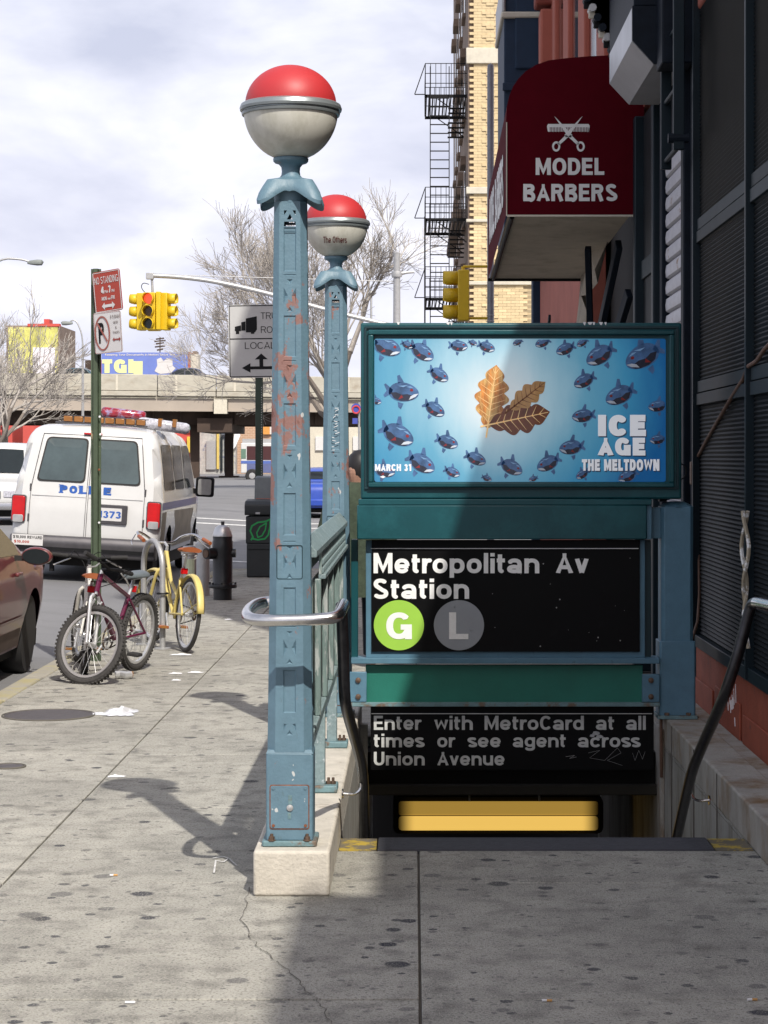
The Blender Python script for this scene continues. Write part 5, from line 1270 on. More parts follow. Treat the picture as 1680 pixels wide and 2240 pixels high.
def van(label, name='police_van', police=True):
    t = thing(name, label, 'van')
    top = [(.02, .46), (.0, .60), (.02, .95), (.10, 1.35), (.24, 1.86), (.30, 1.97), (.42, 2.045), (.70, 2.075), (1.5, 2.085), (3.2, 2.08), (3.75, 2.03), (3.98, 1.93), (4.22, 1.66), (4.52, 1.30), (4.62, 1.20), (4.78, 1.15), (5.2, 1.07), (5.42, .98), (5.48, .86), (5.50, .60), (5.47, .42)]
    top = round_poly([(top[0][0], top[0][1], 0)] + top[1:-1] + [(top[-1][0], top[-1][1], 0)], .05, 2)
    def hw(y, z):
        w_ = 1.0
        if z > 1.10: w_ -= (z - 1.10) * .155 + max(0, z - 1.8) ** 2 * .9
        if z < .75: w_ -= (.75 - z) * .07
        if y < .16: w_ -= .10 * (1 - math.sqrt(max(0, 1 - ((.16 - y) / .18) ** 2))) if y > -.02 else .1
        if y > 4.4: w_ -= .10 * ((y - 4.4) / 1.1) ** 2
        return w_
    body, hwe = shell(top, [(1.05, .36, .42), (4.55, .36, .42)], hw, .40)
    body.build('body', M['wpaint'], t, angle=40)
    MB().box(-.9, .9, .15, 5.3, .2, .45).build('underbody', M['dark'], t, smooth=False)
    def rear_y(z):
        pr = [(.46, .02), (.6, .0), (.95, .02), (1.35, .10), (1.86, .24), (1.97, .30), (2.2, .4)]
        for (z0, y0), (z1, y1) in zip(pr, pr[1:]):
            if z0 <= z <= z1: return y0 + (y1 - y0) * (z - z0) / (z1 - z0)
        return 0
    def crn(x): return -.024 * (1 - (x / .95) ** 2)
    def back(poly, off, name, m, par=t, smooth=False):
        n = len(poly); mb = MB(); V = [Vector(p) for p in poly]
        xs = [p[0] for p in poly]; zs = [p[1] for p in poly]
        for i in range(1, 7):
            for j in range(1, 5):
                q = (min(xs) + (max(xs) - min(xs)) * i / 7, min(zs) + (max(zs) - min(zs)) * j / 5)
                if in_poly(q, poly) and pdist(q, poly) > .015: V.append(Vector(q))
        vo, eo, fo, *_ = delaunay_2d_cdt(V, [], [list(range(n))], 1, 1e-5)
        k = len(vo); mb.add([(v.x, rear_y(v.y) + crn(v.x) - off, v.y) for v in vo], [tuple(f) for f in fo])
        return mb.build(name, m, par, smooth=smooth, fix=False)
    def rp(pts, r): return round_poly(pts, r, 4)
    if police:
        for sx in (-1, 1):
            q = [(sx * .045, 1.31), (sx * .70, 1.31), (sx * .605, 1.91), (sx * .045, 1.91)]
            if sx < 0: q = q[::-1]
            w1 = back(rp(q, .07), .008, 'rear_window', M['rubber'])
            c = Vector((sx * .36, 1.61)); back([tuple(c + (Vector(p) - c) * .93) for p in rp(q, .07)], .012, 'pane', M['glass_g'], w1)
            q = [(sx * .012, .56), (sx * .76, .56), (sx * .76, 1.22), (sx * .66, 1.95), (sx * .012, 1.95)]
            if sx < 0: q = q[::-1]
            # door outline as a thin dark seam
            mb = MB()
            for a, b in zip(q, q[1:] + q[:1]):
                n_ = 8
                for k in range(n_):
                    p0 = [a[i] + (b[i] - a[i]) * k / n_ for i in (0, 1)]; p1 = [a[i] + (b[i] - a[i]) * (k + 1) / n_ for i in (0, 1)]
                    mb.bar((p0[0], rear_y(p0[1]) + crn(p0[0]) - .004, p0[1]), (p1[0], rear_y(p1[1]) + crn(p1[0]) - .004, p1[1]), .008, .006)
            dr = mb.build('rear_door_seam', M['chrblk'], t, smooth=False)
            mb = MB()
            for k in range(8): mb.bar((sx * (.02 + .09 * k), rear_y(1.12) + crn(sx * .09 * k) - .003, 1.12), (sx * (.02 + .09 * (k + 1)), rear_y(1.12) + crn(sx * .09 * (k + 1)) - .003, 1.12), .006, .005)
            mb.build('belt_crease', M['galv'], t, smooth=False)
            for zc in (.82, 1.22): MB().box(sx * .765 - .012, sx * .765 + .012, -.02 + rear_y(zc), rear_y(zc) + .03, zc - .05, zc + .05).build('hinge', M['chrblk'], t, bevel=.004)
            # tail lights wrap the corner
            q = rr(.17, .34, .03, 3, sx * .90, .93)
            tl = MB().prism(q, 'y', -.022, .06).build('tail_light', M['redl'], t, bevel=.008)
            MB().prism(rr(.14, .10, .02, 3, sx * .90, .80), 'y', -.03, -.02).build('reverse_lens', M['galv'], tl, bevel=.004)
            MB().prism(rr(.19, .37, .03, 3, sx * .90, .93), 'y', -.012, .05).build('light_surround', M['chrblk'], tl, bevel=.004)
        # plate
        pf = MB().prism(rr(.47, .26, .02, 3, .315, .915), 'y', -.035, .06).build('plate_recess', M['chrblk'], t, bevel=.006)
        MB().prism(rr(.33, .17, .01, 2, .315, .915), 'y', -.042, -.036).build('number_plate', M['signwht'], pf, smooth=False)
        text('1373', (.17, -.045, .87), .30, .09, M['polblue'], pf, bold=.03)
        MB().box(-.70, -.48, -.004 + rear_y(.83), .02, .79, .83).build('model_badge', M['galv'], t, bevel=.003)
        for ch, xx in zip('POLICE', (-.375, -.245, -.115, .015, .07, .21)):
            ww = .045 if ch == 'I' else .105
            text(ch, (xx, rear_y(1.22) + crn(xx) - .012, 1.165), ww, .105, M['polblue'], t, bold=.055)
            for zz_ in ((1.165, 1.263) if ch in 'PLI' else ()):
                MB().box(xx - .012, xx + (.05 if ch != 'L' else .05), rear_y(1.22) + crn(xx) - .0135, rear_y(1.22) + crn(xx) - .0125, zz_ - .0, zz_ + .014).build('serif', M['polblue'], t, smooth=False)
        MB().box(-.12, .12, .245 - .02, .3, 1.962, 1.985).build('brake_light', M['redl'], t, bevel=.004)
        # bumper
        bm = MB().prism(round_poly([(-.16, .33), (-.18, .52), (-.14, .60), (.1, .60), (.1, .33)], .03, 3), 'x', -.97, .97).build('bumper', M['chrblk'], t, bevel=.02)
        MB().box(-.95, .95, -.183, -.17, .40, .45).build('bumper_groove', M['black'], bm, smooth=False)
        stc = MB().box(-.93, -.52, -.195, -.182, .46, .60).build('bumper_sticker', M['signwht'], bm, smooth=False)
        text('$10,000 REWARD', (-.915, -.1965, .545), .385, .038, M['rubber'], stc, bold=.03)
        text('$10,000', (-.9, -.1965, .485), .2, .034, M['signred'], stc, bold=.03)
        MB().box(-.45, -.40, 0, .1, .12, .34).build('tow_hook', M['black'], t, smooth=False)
        MB().box(.2, .3, .1, .25, .16, .3).build('exhaust', M['black'], t, smooth=False)
        # light bars
        am = MB().box(-.47, .68, .50, .60, 2.10, 2.125).build('directional_bar', M['chrblk'], t, bevel=.005)
        for k in range(8): MB().box(-.45 + k * .141, -.45 + k * .141 + .118, .49, .60, 2.126, 2.20).build('amber_lamp', M['amber'], am, bevel=.008)
        MB().box(-.48, .69, .50, .62, 2.2, 2.212).build('bar_top', M['chrblk'], am, bevel=.003)
        lb = MB().box(-.75, .95, 1.6, 1.85, 2.10, 2.13).build('light_bar', M['chrblk'], t, bevel=.01)
        MB().tube([(-.12, 1.72, 2.30), (-.10, 1.72, 2.30), (.46, 1.72, 2.27), (.50, 1.72, 2.27)], [.05, .07, .07, .05], 16).build('red_lens', mat('lens_red', (.26, .02, .035), .12, var=.5, scale=14, col2=(.3, .25, .4), c2scale=9, c2amt=(.5, .6)), lb)
        MB().tube([(.48, 1.2, 2.17), (.52, 1.2, 2.17), (1.12, 1.3, 2.12), (1.17, 1.3, 2.12)], [.06, .078, .078, .055], 16).build('clear_lens', M['clear'], lb)
        for xx in (.75, .95): MB().box(xx, xx + .05, 1.15, 1.3, 2.13, 2.24).build('inner_lamp', M['amber'], lb, smooth=False)
        for xx in (-.1, .5): MB().box(xx - .03, xx + .03, 1.65, 1.8, 2.09, 2.22).build('bar_foot', M['galv'], lb, smooth=False)
    # side windows, stripe, seams
    for sx in (1, -1):
        for (a, b) in ((.42, 1.62), (1.74, 2.86), (2.98, 3.86)):
            q = [(a + .02, 1.26), (b, 1.26), (b - (.0 if b < 3.5 else .02), 1.88), (a + .10 if a < .5 else a + .02, 1.88)]
            if b > 3.5: q = [(a + .02, 1.26), (b + .42, 1.26), (b + .10, 1.80), (b - .05, 1.88), (a + .02, 1.88)]
            sw = side_patch(round_poly(q, .05, 3), hw, .006, sx).build('side_window', M['glass'], t, smooth=True)
        if police:
            side_patch([(.12, 1.0), (4.4, 1.0), (4.4, 1.1), (.12, 1.1)], hw, .004, sx).build('stripe', M['polnavy'], t, smooth=True)
            side_patch([(.30, .46), (.58, .46), (.60, .97), (.14, .97), (.14, .46)], hw, .003, sx).build('grime', M['wdirty'], t, smooth=True)
            side_patch([(1.55, .46), (4.05, .46), (4.05, .95), (1.55, .97)], hw, .003, sx).build('grime', M['wdirty'], t, smooth=True)
        for yy in (1.68, 2.92, 4.0): side_patch([(yy, .5), (yy + .014, .5), (yy + .014, 1.2), (yy, 1.2)], hw, .005, sx).build('door_seam', M['chrblk'], t, smooth=False)
        mr = MB().box(sx * 1.02 if sx > 0 else -1.30, 1.30 if sx > 0 else -1.02, 4.02, 4.14, 1.12, 1.42).build('wing_mirror', M['black'], t, bevel=.04, seg=3)
        MB().bar((sx * .95, 4.1, 1.2), (sx * 1.08, 4.1, 1.2), .05, .08).build('mirror_arm', M['black'], mr, smooth=False)
        MB().prism(rr(.2, .24, .03, 3, sx * 1.16, 1.27), 'y', 4.012, 4.019).build('mirror_glass', M['galv'], mr, smooth=False)
        for yy in (1.05, 4.55): wheel(t, sx * .84, yy, .34, .345, .22, sx, M['galv'])
    # front
    def fr_(poly, y0, y1, name, m, par=t, bev=.01): return MB().prism(poly, 'y', y0, y1).build(name, m, par, bevel=bev)
    fr_(rr(.9, .22, .03, 3, 0, .76), 5.46, 5.53, 'front_grille', M['chrblk'])
    for sx in (-1, 1):
        hl = fr_(rr(.28, .17, .02, 3, sx * .66, .78), 5.42, 5.52, 'headlight', M['clear'])
        fr_(rr(.09, .17, .02, 3, sx * .85, .78), 5.38, 5.49, 'turn_light', M['amber'])
    MB().prism(round_poly([(5.45, .36), (5.62, .38), (5.62, .56), (5.45, .58)], .03, 3), 'x', -.95, .95).build('front_bumper', M['chrome'], t, bevel=.02)
    # windscreen
    vs = [(-.74, 4.03, 1.90), (.74, 4.03, 1.90), (.86, 4.55, 1.29), (-.86, 4.55, 1.29)]
    K = 6; v_ = []
    for j in range(2):
        for k in range(K + 1):
            s_ = -1 + 2 * k / K; w_ = .74 if j == 0 else .86; y, z = ((4.035, 1.90) if j == 0 else (4.545, 1.29)); c = .03 * (1 - s_ * s_) + .012; v_.append((w_ * s_, y + c * .7, z + c))
    MB().add(v_, [(k, k + 1, K + 2 + k, K + 1 + k) for k in range(K)]).build('windscreen', M['glass'], t, smooth=False)
    return t
v1 = van('white police van with roof light bar seen from behind at the kerb')
roll = .055
place(v1, (-4.41, 27.98, road_z(-4.41) + .005), (0, roll, 0))
v2 = van('plain white van facing the camera at the far left behind the police van', 'white_van', False)
place(v2, (-9.45, 51, road_z(-9.4) + .02), (0, 0, math.pi)); v2.scale = (.9, .9, .86)

def sedan(label, name, paint, low, cat='car'):
    t = thing(name, label, cat)
    top = [(.03, .30), (.0, .50), (.03, .80), (.10, .92), (.30, .98), (.78, 1.01), (.95, 1.06), (1.30, 1.31), (1.55, 1.385), (2.1, 1.42), (2.55, 1.405), (2.85, 1.33), (3.35, 1.08), (3.50, .995), (3.75, .975), (4.3, .89), (4.62, .76), (4.74, .62), (4.76, .46), (4.70, .28)]
    top = round_poly([(top[0][0], top[0][1], 0)] + top[1:-1] + [(top[-1][0], top[-1][1], 0)], .05, 2)
    def hw(y, z):
        w_ = .90
        zb = .93
        if z > zb: w_ -= .03 + (z - zb) * .52
        elif z > .8: w_ -= (z - .8) * .25
        if z < .55: w_ -= (.55 - z) * .16
        if y < .5: w_ -= .14 * ((.5 - y) / .5) ** 2
        if y > 4.0: w_ -= .20 * ((y - 4.0) / .76) ** 2
        return w_
    body, hwe = shell(top, [(.98, .32, .37), (3.75, .32, .37)], hw, .24, rc=.07)
    body.build('body', paint, t, angle=40)
    MB().box(-.8, .8, .2, 4.5, .16, .3).build('underbody', M['dark'], t, smooth=False)
    for sx in (1, -1):
        side_patch(round_poly([(1.08, 1.03), (1.40, 1.28), (1.66, 1.35), (1.66, 1.0), (1.10, 1.0)], .02), hw, .006, sx).build('side_window', M['glass'], t)
        side_patch(round_poly([(1.70, 1.0), (1.70, 1.355), (2.28, 1.365), (2.28, .99)], .02), hw, .006, sx).build('side_window', M['glass'], t)
        side_patch(round_poly([(2.34, .99), (2.34, 1.36), (2.55, 1.345), (2.80, 1.28), (3.25, 1.045), (3.25, .98)], .02), hw, .006, sx).build('side_window', M['glass'], t)
        for yy in (1.68, 2.31, 3.28): side_patch([(yy, .34), (yy + .01, .34), (yy + .01, .96), (yy, .96)], hw, .003, sx).build('door_seam', M['rubber'], t, smooth=False)
        side_patch(round_poly([(1.38, .44), (3.34, .44), (3.34, .50), (1.38, .50)], .01), hw, .012, sx).build('side_moulding', paint, t)
        side_patch([(1.38, .26), (3.34, .26), (3.34, .40), (1.38, .40)], hw, .003, sx).build('lower_grime', low, t)
        for yy in (2.0, 2.98):
            MB().bar((sx * (hw(yy, .84) + .02), yy - .09, .84), (sx * (hw(yy, .84) + .02), yy + .09, .84), .03, .03).build('door_handle', paint, t, bevel=.008)
        mb = MB().lathe([(0, 0), (.055, .004), (.085, .03), (.09, .06), (.07, .11), (.0, .14)], (0, 0, 0), 18, 'y'); mb.v = [Vector((v.x * 1.35, v.y, v.z * .8)) for v in mb.v]
        mb.xf(Matrix.Translation((sx * 1.03, 2.98, .985)))
        mr = mb.build('wing_mirror', paint, t)
        MB().bar((sx * .86, 3.05, .96), (sx * .97, 3.03, .965), .05, .04).build('mirror_arm', M['rubber'], mr, smooth=False)
        mb = MB().poly([(sx * 1.03 + .105 * math.cos(a) , 2.977, .985 + .058 * math.sin(a)) for a in [k * 2 * math.pi / 20 for k in range(20)]]); mb.build('mirror_glass', M['glass'], mr, smooth=False)
        for yy in (.98, 3.75): wheel(t, sx * .77, yy, .32, .325, .2, sx, M['galv'])
        MB().prism(rr(.3, .12, .03, 3, sx * .66, .80), 'y', -.0, .12).build('tail_light', M['redl'], t, bevel=.01)
        MB().prism(rr(.34, .11, .03, 3, sx * .55, .66), 'y', 4.60, 4.74).build('headlight', M['clear'], t, bevel=.01)
    v_ = []
    def scr(y0, z0, w0, y1, z1, w1, nm):
        K = 6; v_ = []
        t_ = Vector((y1 - y0, z1 - z0)).normalized(); nn = Vector((-t_.y, t_.x));
        if nn.y < 0: nn = -nn
        for (y, z, w_) in ((y0, z0, w0), (y1, z1, w1)):
            for k in range(K + 1):
                s_ = -1 + 2 * k / K; c = .028 * (1 - s_ * s_) + .012; v_.append((w_ * s_, y + nn.x * c, z + nn.y * c))
        MB().add(v_, [(k, k + 1, K + 2 + k, K + 1 + k) for k in range(K)]).build(nm, M['glass'], t, smooth=False)
    scr(2.88, 1.315, .60, 3.40, 1.055, .72, 'windscreen'); scr(.98, 1.08, .70, 1.28, 1.30, .62, 'rear_window')
    MB().box(-.85, .85, -.06, .1, .34, .55).build('rear_bumper', paint, t, bevel=.04)
    return t
c1 = sedan('dark red sedan with dusty lower doors parked at the kerb, cut by the left edge', 'red_sedan', M['carred'], M['cardirt'])
place(c1, (-3.99, 13.2, road_z(-3.93)), (0, roll, 0))
c2 = sedan('bright blue car glimpsed between the two lamp posts', 'blue_car', M['carblue'], M['carblue'])
place(c2, (-2.78, 60, -.125), (0, 0, 0))
ccs = []
for i, (px, lab, mm) in enumerate(((165, 'dark teal car driving on the overpass left of the parking sign', mat('deck_car_teal', (.03, .07, .09), .3, coat=.5)), (407, 'dark blue car driving on the overpass above the police van', mat('deck_car_navy', (.03, .035, .07), .3, coat=.5)))):
    c = sedan(lab, 'overpass_car', mm, mm); c['group'] = 'cars driving on the overpass'
    place(c, ((px - VX) / F * 155 + 2.3, 155, 6.5), (0, 0, R(90))); c.scale = (1, 1, 1.18)
# ================================================================== BICYCLES
def bike_wheel(par, c, Rw, tw, rimm, fac='wheel', spokes=24, dirty=False):
    """wheel in the local xz-plane (axle along y) centred c"""
    wh = MB().torus(c, Rw - tw, tw, 'y', 48, 8).build('wheel', rimm, par) if False else None
    wh = MB().lathe([(Rw - tw * 2.0, -.012), (Rw - tw * 2.0 - .018, -.010), (Rw - tw * 2.0 - .018, .010), (Rw - tw * 2.0, .012)], c, 48, 'y', False).build('wheel', rimm, par)
    ty = MB().torus(c, Rw - tw, tw, 'y', 56, 10).build('tyre', M['tyre'], wh)
    if tw > .02:
        mb = MB()
        for k in range(64):
            a = 2 * math.pi * k / 64
            for s_ in (-1, 1):
                p = Vector(c) + Vector(((Rw - tw + tw * .86) * math.cos(a), s_ * tw * .62, (Rw - tw + tw * .86) * math.sin(a))); rad = Vector((math.cos(a), 0, math.sin(a)))
                mb.bar(p - rad * .004, p + rad * .006, .014, .012, up=(0, 1, 0))
        mb.build('tread', M['tyre'], wh, smooth=False, kind='stuff')
    MB().cyl(Vector(c) + Vector((0, -.035, 0)), Vector(c) + Vector((0, .035, 0)), .018, 12).build('hub', M['silver'], wh)
    for k in range(spokes):
        a = 2 * math.pi * k / spokes; s_ = (1 if k % 2 else -1); b = a + (.5 if (k // 2) % 2 else -.5)
        p0 = Vector(c) + Vector((.017 * math.cos(b), s_ * .028, .017 * math.sin(b))); p1 = Vector(c) + Vector(((Rw - tw * 2 - .015) * math.cos(a), 0, (Rw - tw * 2 - .015) * math.sin(a)))
        MB().cyl(p0, p1, .0016, 4).build('spoke', M['silver'], wh, smooth=False)
    return wh
def bicycle(name, label, Rw, tw, base, fm, forkm, steer, kind, saddle_h, bar_h, saddm, gripm):
    t = thing(name, label, 'bicycle', (0, 0, 0), 'bicycles locked beside the kerb')
    rear = Vector((0, 0, Rw)); front = Vector((base, 0, Rw)); bb = Vector((base * .42, 0, Rw * .93))
    st_top = Vector((base * .42 - .16 - .05, 0, saddle_h - .04)); st_fr = bb + (st_top - bb) * (.72 if kind != 'cruiser' else .62)
    hd_b = Vector((base - .17 - .0, 0, Rw * 2 + .06)); ax = Vector((-.30, 0, 1)).normalized(); hd_t = hd_b + ax * .13
    def tb(n, ps, r, m, par=t): return MB().tube([Vector(p) for p in ps], r, 10).build(n, m, par)
    if kind == 'mtb':
        tb('top_tube', [hd_t, st_fr], .016, fm); tb('down_tube', [hd_b, bb], .02, fm)
    elif kind == 'cruiser':
        m1 = bb + (st_fr - bb) * .5
        tb('down_tube', [hd_b, hd_b * .6 + bb * .4 + Vector((0, 0, -.04)), bb], .018, fm); tb('top_tube', [hd_t, hd_t * .5 + m1 * .5 + Vector((0, 0, -.07)), m1], .016, fm)
    tb('seat_tube', [bb, st_fr], .016, fm); tb('seat_post', [st_fr, st_top], .013, M['silver']); tb('head_tube', [hd_b, hd_t], .02, fm)
    for s_ in (-1, 1):
        tb('chain_stay', [bb + Vector((0, s_ * .03, 0)), rear + Vector((0, s_ * .055, 0))], .010, fm); tb('seat_stay', [st_fr + Vector((0, s_ * .015, -.02)), rear + Vector((0, s_ * .055, 0))], .009, fm)
    bike_wheel(t, rear, Rw, tw, M['silver'])
    # drivetrain
    cr = MB().torus(bb + Vector((0, -.05, 0)), .085, .006, 'y', 32, 6).build('chainring', M['rustbolt'], t)
    for k in range(5): MB().bar(bb + Vector((0, -.05, 0)), bb + Vector((.083 * math.cos(k * 1.257), -.05, .083 * math.sin(k * 1.257))), .012, .006).build('ring_arm', M['galv'], cr, smooth=False)
    tb('chain', [bb + Vector((0, -.05, .087)), rear + Vector((0, -.05, .04))], .005, M['rubber']); tb('chain', [bb + Vector((0, -.05, -.087)), rear + Vector((0, -.05, -.04))], .005, M['rubber'])
    MB().torus(rear + Vector((0, -.05, 0)), .04, .008, 'y', 24, 6).build('sprocket', M['rustbolt'], t)
    for s_, sx in ((-1, 1), (1, -1)):
        e_ = bb + Vector((sx * .12, s_ * .075, -.11)); tb('crank', [bb + Vector((0, s_ * .06, 0)), e_], .010, M['silver'])
        pd = MB().box(e_.x - .045, e_.x + .045, e_.y + (0 if s_ > 0 else -.09), e_.y + (.09 if s_ > 0 else 0), e_.z - .012, e_.z + .012).build('pedal', M['rubber'] if kind != 'cruiser' else M['leather'], t, bevel=.005)
        MB().box(e_.x - .05, e_.x - .045, e_.y + (.02 if s_ > 0 else -.07), e_.y + (.07 if s_ > 0 else -.02), e_.z - .01, e_.z + .01).build('pedal_reflector', M['amber'], pd, smooth=False)
    # saddle
    n = 16; rows = []
    for i in range(9):
        u = i / 8; x = -.13 + .27 * u; wd = .085 * (1 - u) ** .7 * (.6 + .4 * min(1, u * 6)) + .018 if kind != 'cruiser' else .105 * (1 - u) ** .8 * (.6 + .4 * min(1, u * 6)) + .02; hz = .028 * (1 - .3 * u)
        rows.append([(x, wd * math.cos(a), hz * max(math.sin(a), -.55) + .012 * (1 - u)) for a in [2 * math.pi * k / n for k in range(n)]])
    vs = [Vector(p) + st_top + Vector((0, 0, .03)) for r_ in rows for p in r_]
    MB().add(vs, [(j * n + i, j * n + (i + 1) % n, (j + 1) * n + (i + 1) % n, (j + 1) * n + i) for j in range(8) for i in range(n)] + [tuple(range(n)), tuple(range(8 * n, 9 * n))]).build('saddle', saddm, t, angle=60)
    for s_ in (-1, 1): tb('saddle_rail', [st_top + Vector((-.08, s_ * .025, .015)), st_top + Vector((.08, s_ * .02, .01))], .004, M['silver'])
    if kind == 'cruiser':
        for s_ in (-1, 1):
            MB().tube([st_top + Vector((-.10 + .008 * math.cos(a), s_ * .05 + .012 * math.sin(a), -.035 + .006 * a / 1.6)) for a in [i * .5 for i in range(28)]], .003, 5).build('saddle_spring', M['silver'], t)
    # rear reflector
    MB().box(st_fr.x - .07, st_fr.x - .05, -.03, .03, st_fr.z - .02 + .05, st_fr.z + .03 + .05).build('rear_reflector', M['redl'], t, bevel=.005)
    # steering assembly, turned about the head tube
    fk = MB().tube([hd_b - ax * .02, hd_t + ax * .03], .014, 10)
    S_ = Matrix.Translation(hd_b) @ Matrix.Rotation(steer, 4, ax) @ Matrix.Translation(-hd_b)
    fk = fk.xf(S_).build('steerer', M['silver'], t)
    def sb(n_, mb, m, par=t): return mb.xf(S_).build(n_, m, par)
    crown = hd_b - ax * .03
    for s_ in (-1, 1):
        sb('fork_leg', MB().tube(smoothp([crown + Vector((0, s_ * .025, 0)), crown + Vector((.01, s_ * .055, -.03)), (crown + front) / 2 + Vector((.0, s_ * .055, 0)), front + Vector((0, s_ * .05, 0))], 1), .0145, 10), forkm)
        sb('axle_nut', MB().cyl(front + Vector((0, s_ * .05, 0)), front + Vector((0, s_ * .07, 0)), .012, 8), M['silver'])
        if kind != 'cruiser': sb('brake_arm', MB().tube([crown + Vector((.03, s_ * .03, -.10)), crown + Vector((.045, s_ * .045, -.02))], .007, 8), M['silver'])
    # wheel built then transformed
    wh = bike_wheel(t, front, Rw, tw, M['silver'])
    for o in [wh] + ALLKIDS(wh): o.data.transform(S_)
    stem = hd_t + ax * max(.03, bar_h - hd_t.z - .05)
    sb('stem', MB().tube([hd_t, stem, stem + Vector((.06, 0, .03))], .013, 10), M['black'] if kind == 'mtb' else M['silver'])
    cb_ = stem + Vector((.06, 0, .03))
    if kind == 'cruiser':
        for s_ in (-1, 1):
            ps = smoothp([cb_, cb_ + Vector((.02, s_ * .09, .0)), cb_ + Vector((.05, s_ * .17, .06)), cb_ + Vector((.0, s_ * .27, .09)), cb_ + Vector((-.12, s_ * .30, .05)), cb_ + Vector((-.25, s_ * .31, .02))], 2)
            hb = sb('handlebar', MB().tube(ps, .011, 10), M['chrome'])
            MB().tube([S_ @ (cb_ + Vector((-.13, s_ * .302, .048))), S_ @ (cb_ + Vector((-.26, s_ * .312, .018)))], .017, 10).build('grip', gripm, hb)
            sb('brake_lever', MB().tube([cb_ + Vector((.0, s_ * .28, .06)), cb_ + Vector((-.06, s_ * .34, .0)), cb_ + Vector((-.14, s_ * .36, -.03))], .005, 6), M['chrome'])
    else:
        for s_ in (-1, 1):
            ps = [cb_, cb_ + Vector((-.01, s_ * .1, .02)), cb_ + Vector((-.03, s_ * .28, .035))]
            hb = sb('handlebar', MB().tube(ps, .011, 10), M['black'])
            MB().tube([S_ @ (cb_ + Vector((-.018, s_ * .17, .027))), S_ @ (cb_ + Vector((-.032, s_ * .30, .036)))], .017, 10).build('grip', gripm, hb)
            sb('brake_lever', MB().tube([cb_ + Vector((.0, s_ * .14, .01)), cb_ + Vector((.03, s_ * .2, -.02)), cb_ + Vector((.02, s_ * .27, -.05))], .006, 6), M['silver'])
            sb('brake_cable', MB().tube(smoothp([cb_ + Vector((.01, s_ * .14, .02)), cb_ + Vector((.12, s_ * .1, .08)), cb_ + Vector((.13, 0, -.04)), cb_ + Vector((.0, 0, -.14))], 2), .003, 6), M['black'])
    if kind == 'cruiser':
        for c, a0, a1, tr in ((rear, 5, 190, None), (front, 20, 185, S_)):
            mb = MB(); vs = []; K = 22
            for i in range(K + 1):
                a = R(a0 + (a1 - a0) * i / K) if tr is None else R(a0 + (a1 - a0) * i / K)
                for (dy, dr) in ((-.034, .0), (-.022, .014), (0, .019), (.022, .014), (.034, .0)):
                    vs.append(c + Vector((-(Rw + .012 + dr) * math.cos(a), dy, (Rw + .012 + dr) * math.sin(a))))
            mb.add(vs, [(i * 5 + j, i * 5 + j + 1, (i + 1) * 5 + j + 1, (i + 1) * 5 + j) for i in range(K) for j in range(4)])
            if tr is not None: mb.xf(tr)
            o = mb.build('mudguard', fm, t); sl = o.modifiers.new('thick', 'SOLIDIFY'); sl.thickness = .002
        for s_ in (-1, 1): tb('mudguard_stay', [rear + Vector((0, s_ * .05, 0)), rear + Vector((-(Rw + .01) * math.cos(.35), s_ * .03, (Rw + .01) * math.sin(.35)))], .004, fm)
    return t
def lean(t, rear_xy, yaw, ln):
    t.location = (rear_xy[0], rear_xy[1], .003); t.rotation_euler = (ln, 0, yaw)
    t.rotation_mode = 'XYZ'
b1 = bicycle('mountain_bicycle', 'maroon mountain bicycle with silver fork, front wheel turned toward the camera', .295, .026, .93, M['maroonbike'], M['silver'], R(80), 'mtb', .74, .84, M['boxgrey'], M['rubber'])
lean(b1, (-2.12, 15.95), R(-90 - 19), R(-7))
b2 = bicycle('white_bicycle', 'white framed bicycle hidden behind the maroon mountain bicycle', .285, .022, .9, M['bikewhite'], M['bikewhite'], R(8), 'mtb', .72, .80, M['leather'], M['rubber'])
lean(b2, (-2.47, 15.75), R(90 + 12), R(6))
b3 = bicycle('cruiser_bicycle', 'pale yellow cruiser bicycle with brown saddle and grips leaning on the hoop rack', .31, .018, 1.03, M['bikeyellow'], M['bikeyellow'], R(8), 'cruiser', .84, .90, M['leather'], M['leather'])
lean(b3, (-1.90, 17.45), R(90 + 23), R(6))
# hoop rack
rk = thing('bike_rack', 'galvanised steel hoop bike rack between the bicycles', 'bike rack', (-2.2, 17.9, 0))
a, b = Vector((-2.33, 18.15, 0)), Vector((-2.12, 17.75, 0)); m_ = (a + b) / 2; hh = (b - a) / 2
ps = [a] + [m_ - hh * math.cos(t) + Vector((0, 0, .68 + .225 * math.sin(t))) for t in [math.pi * i / 14 for i in range(15)]] + [b]
MB().tube(ps, .025, 14).build('hoop', M['galv'], rk)
for p in (a, b):
    MB().lathe([(.07, .001), (.07, .01), (.03, .014)], (p.x, p.y, 0), 16).build('foot', M['galv'], rk)
MB().torus((b.x, b.y, .47), .045, .008, 'z', 20, 6).build('lock_cable', M['black'], rk)

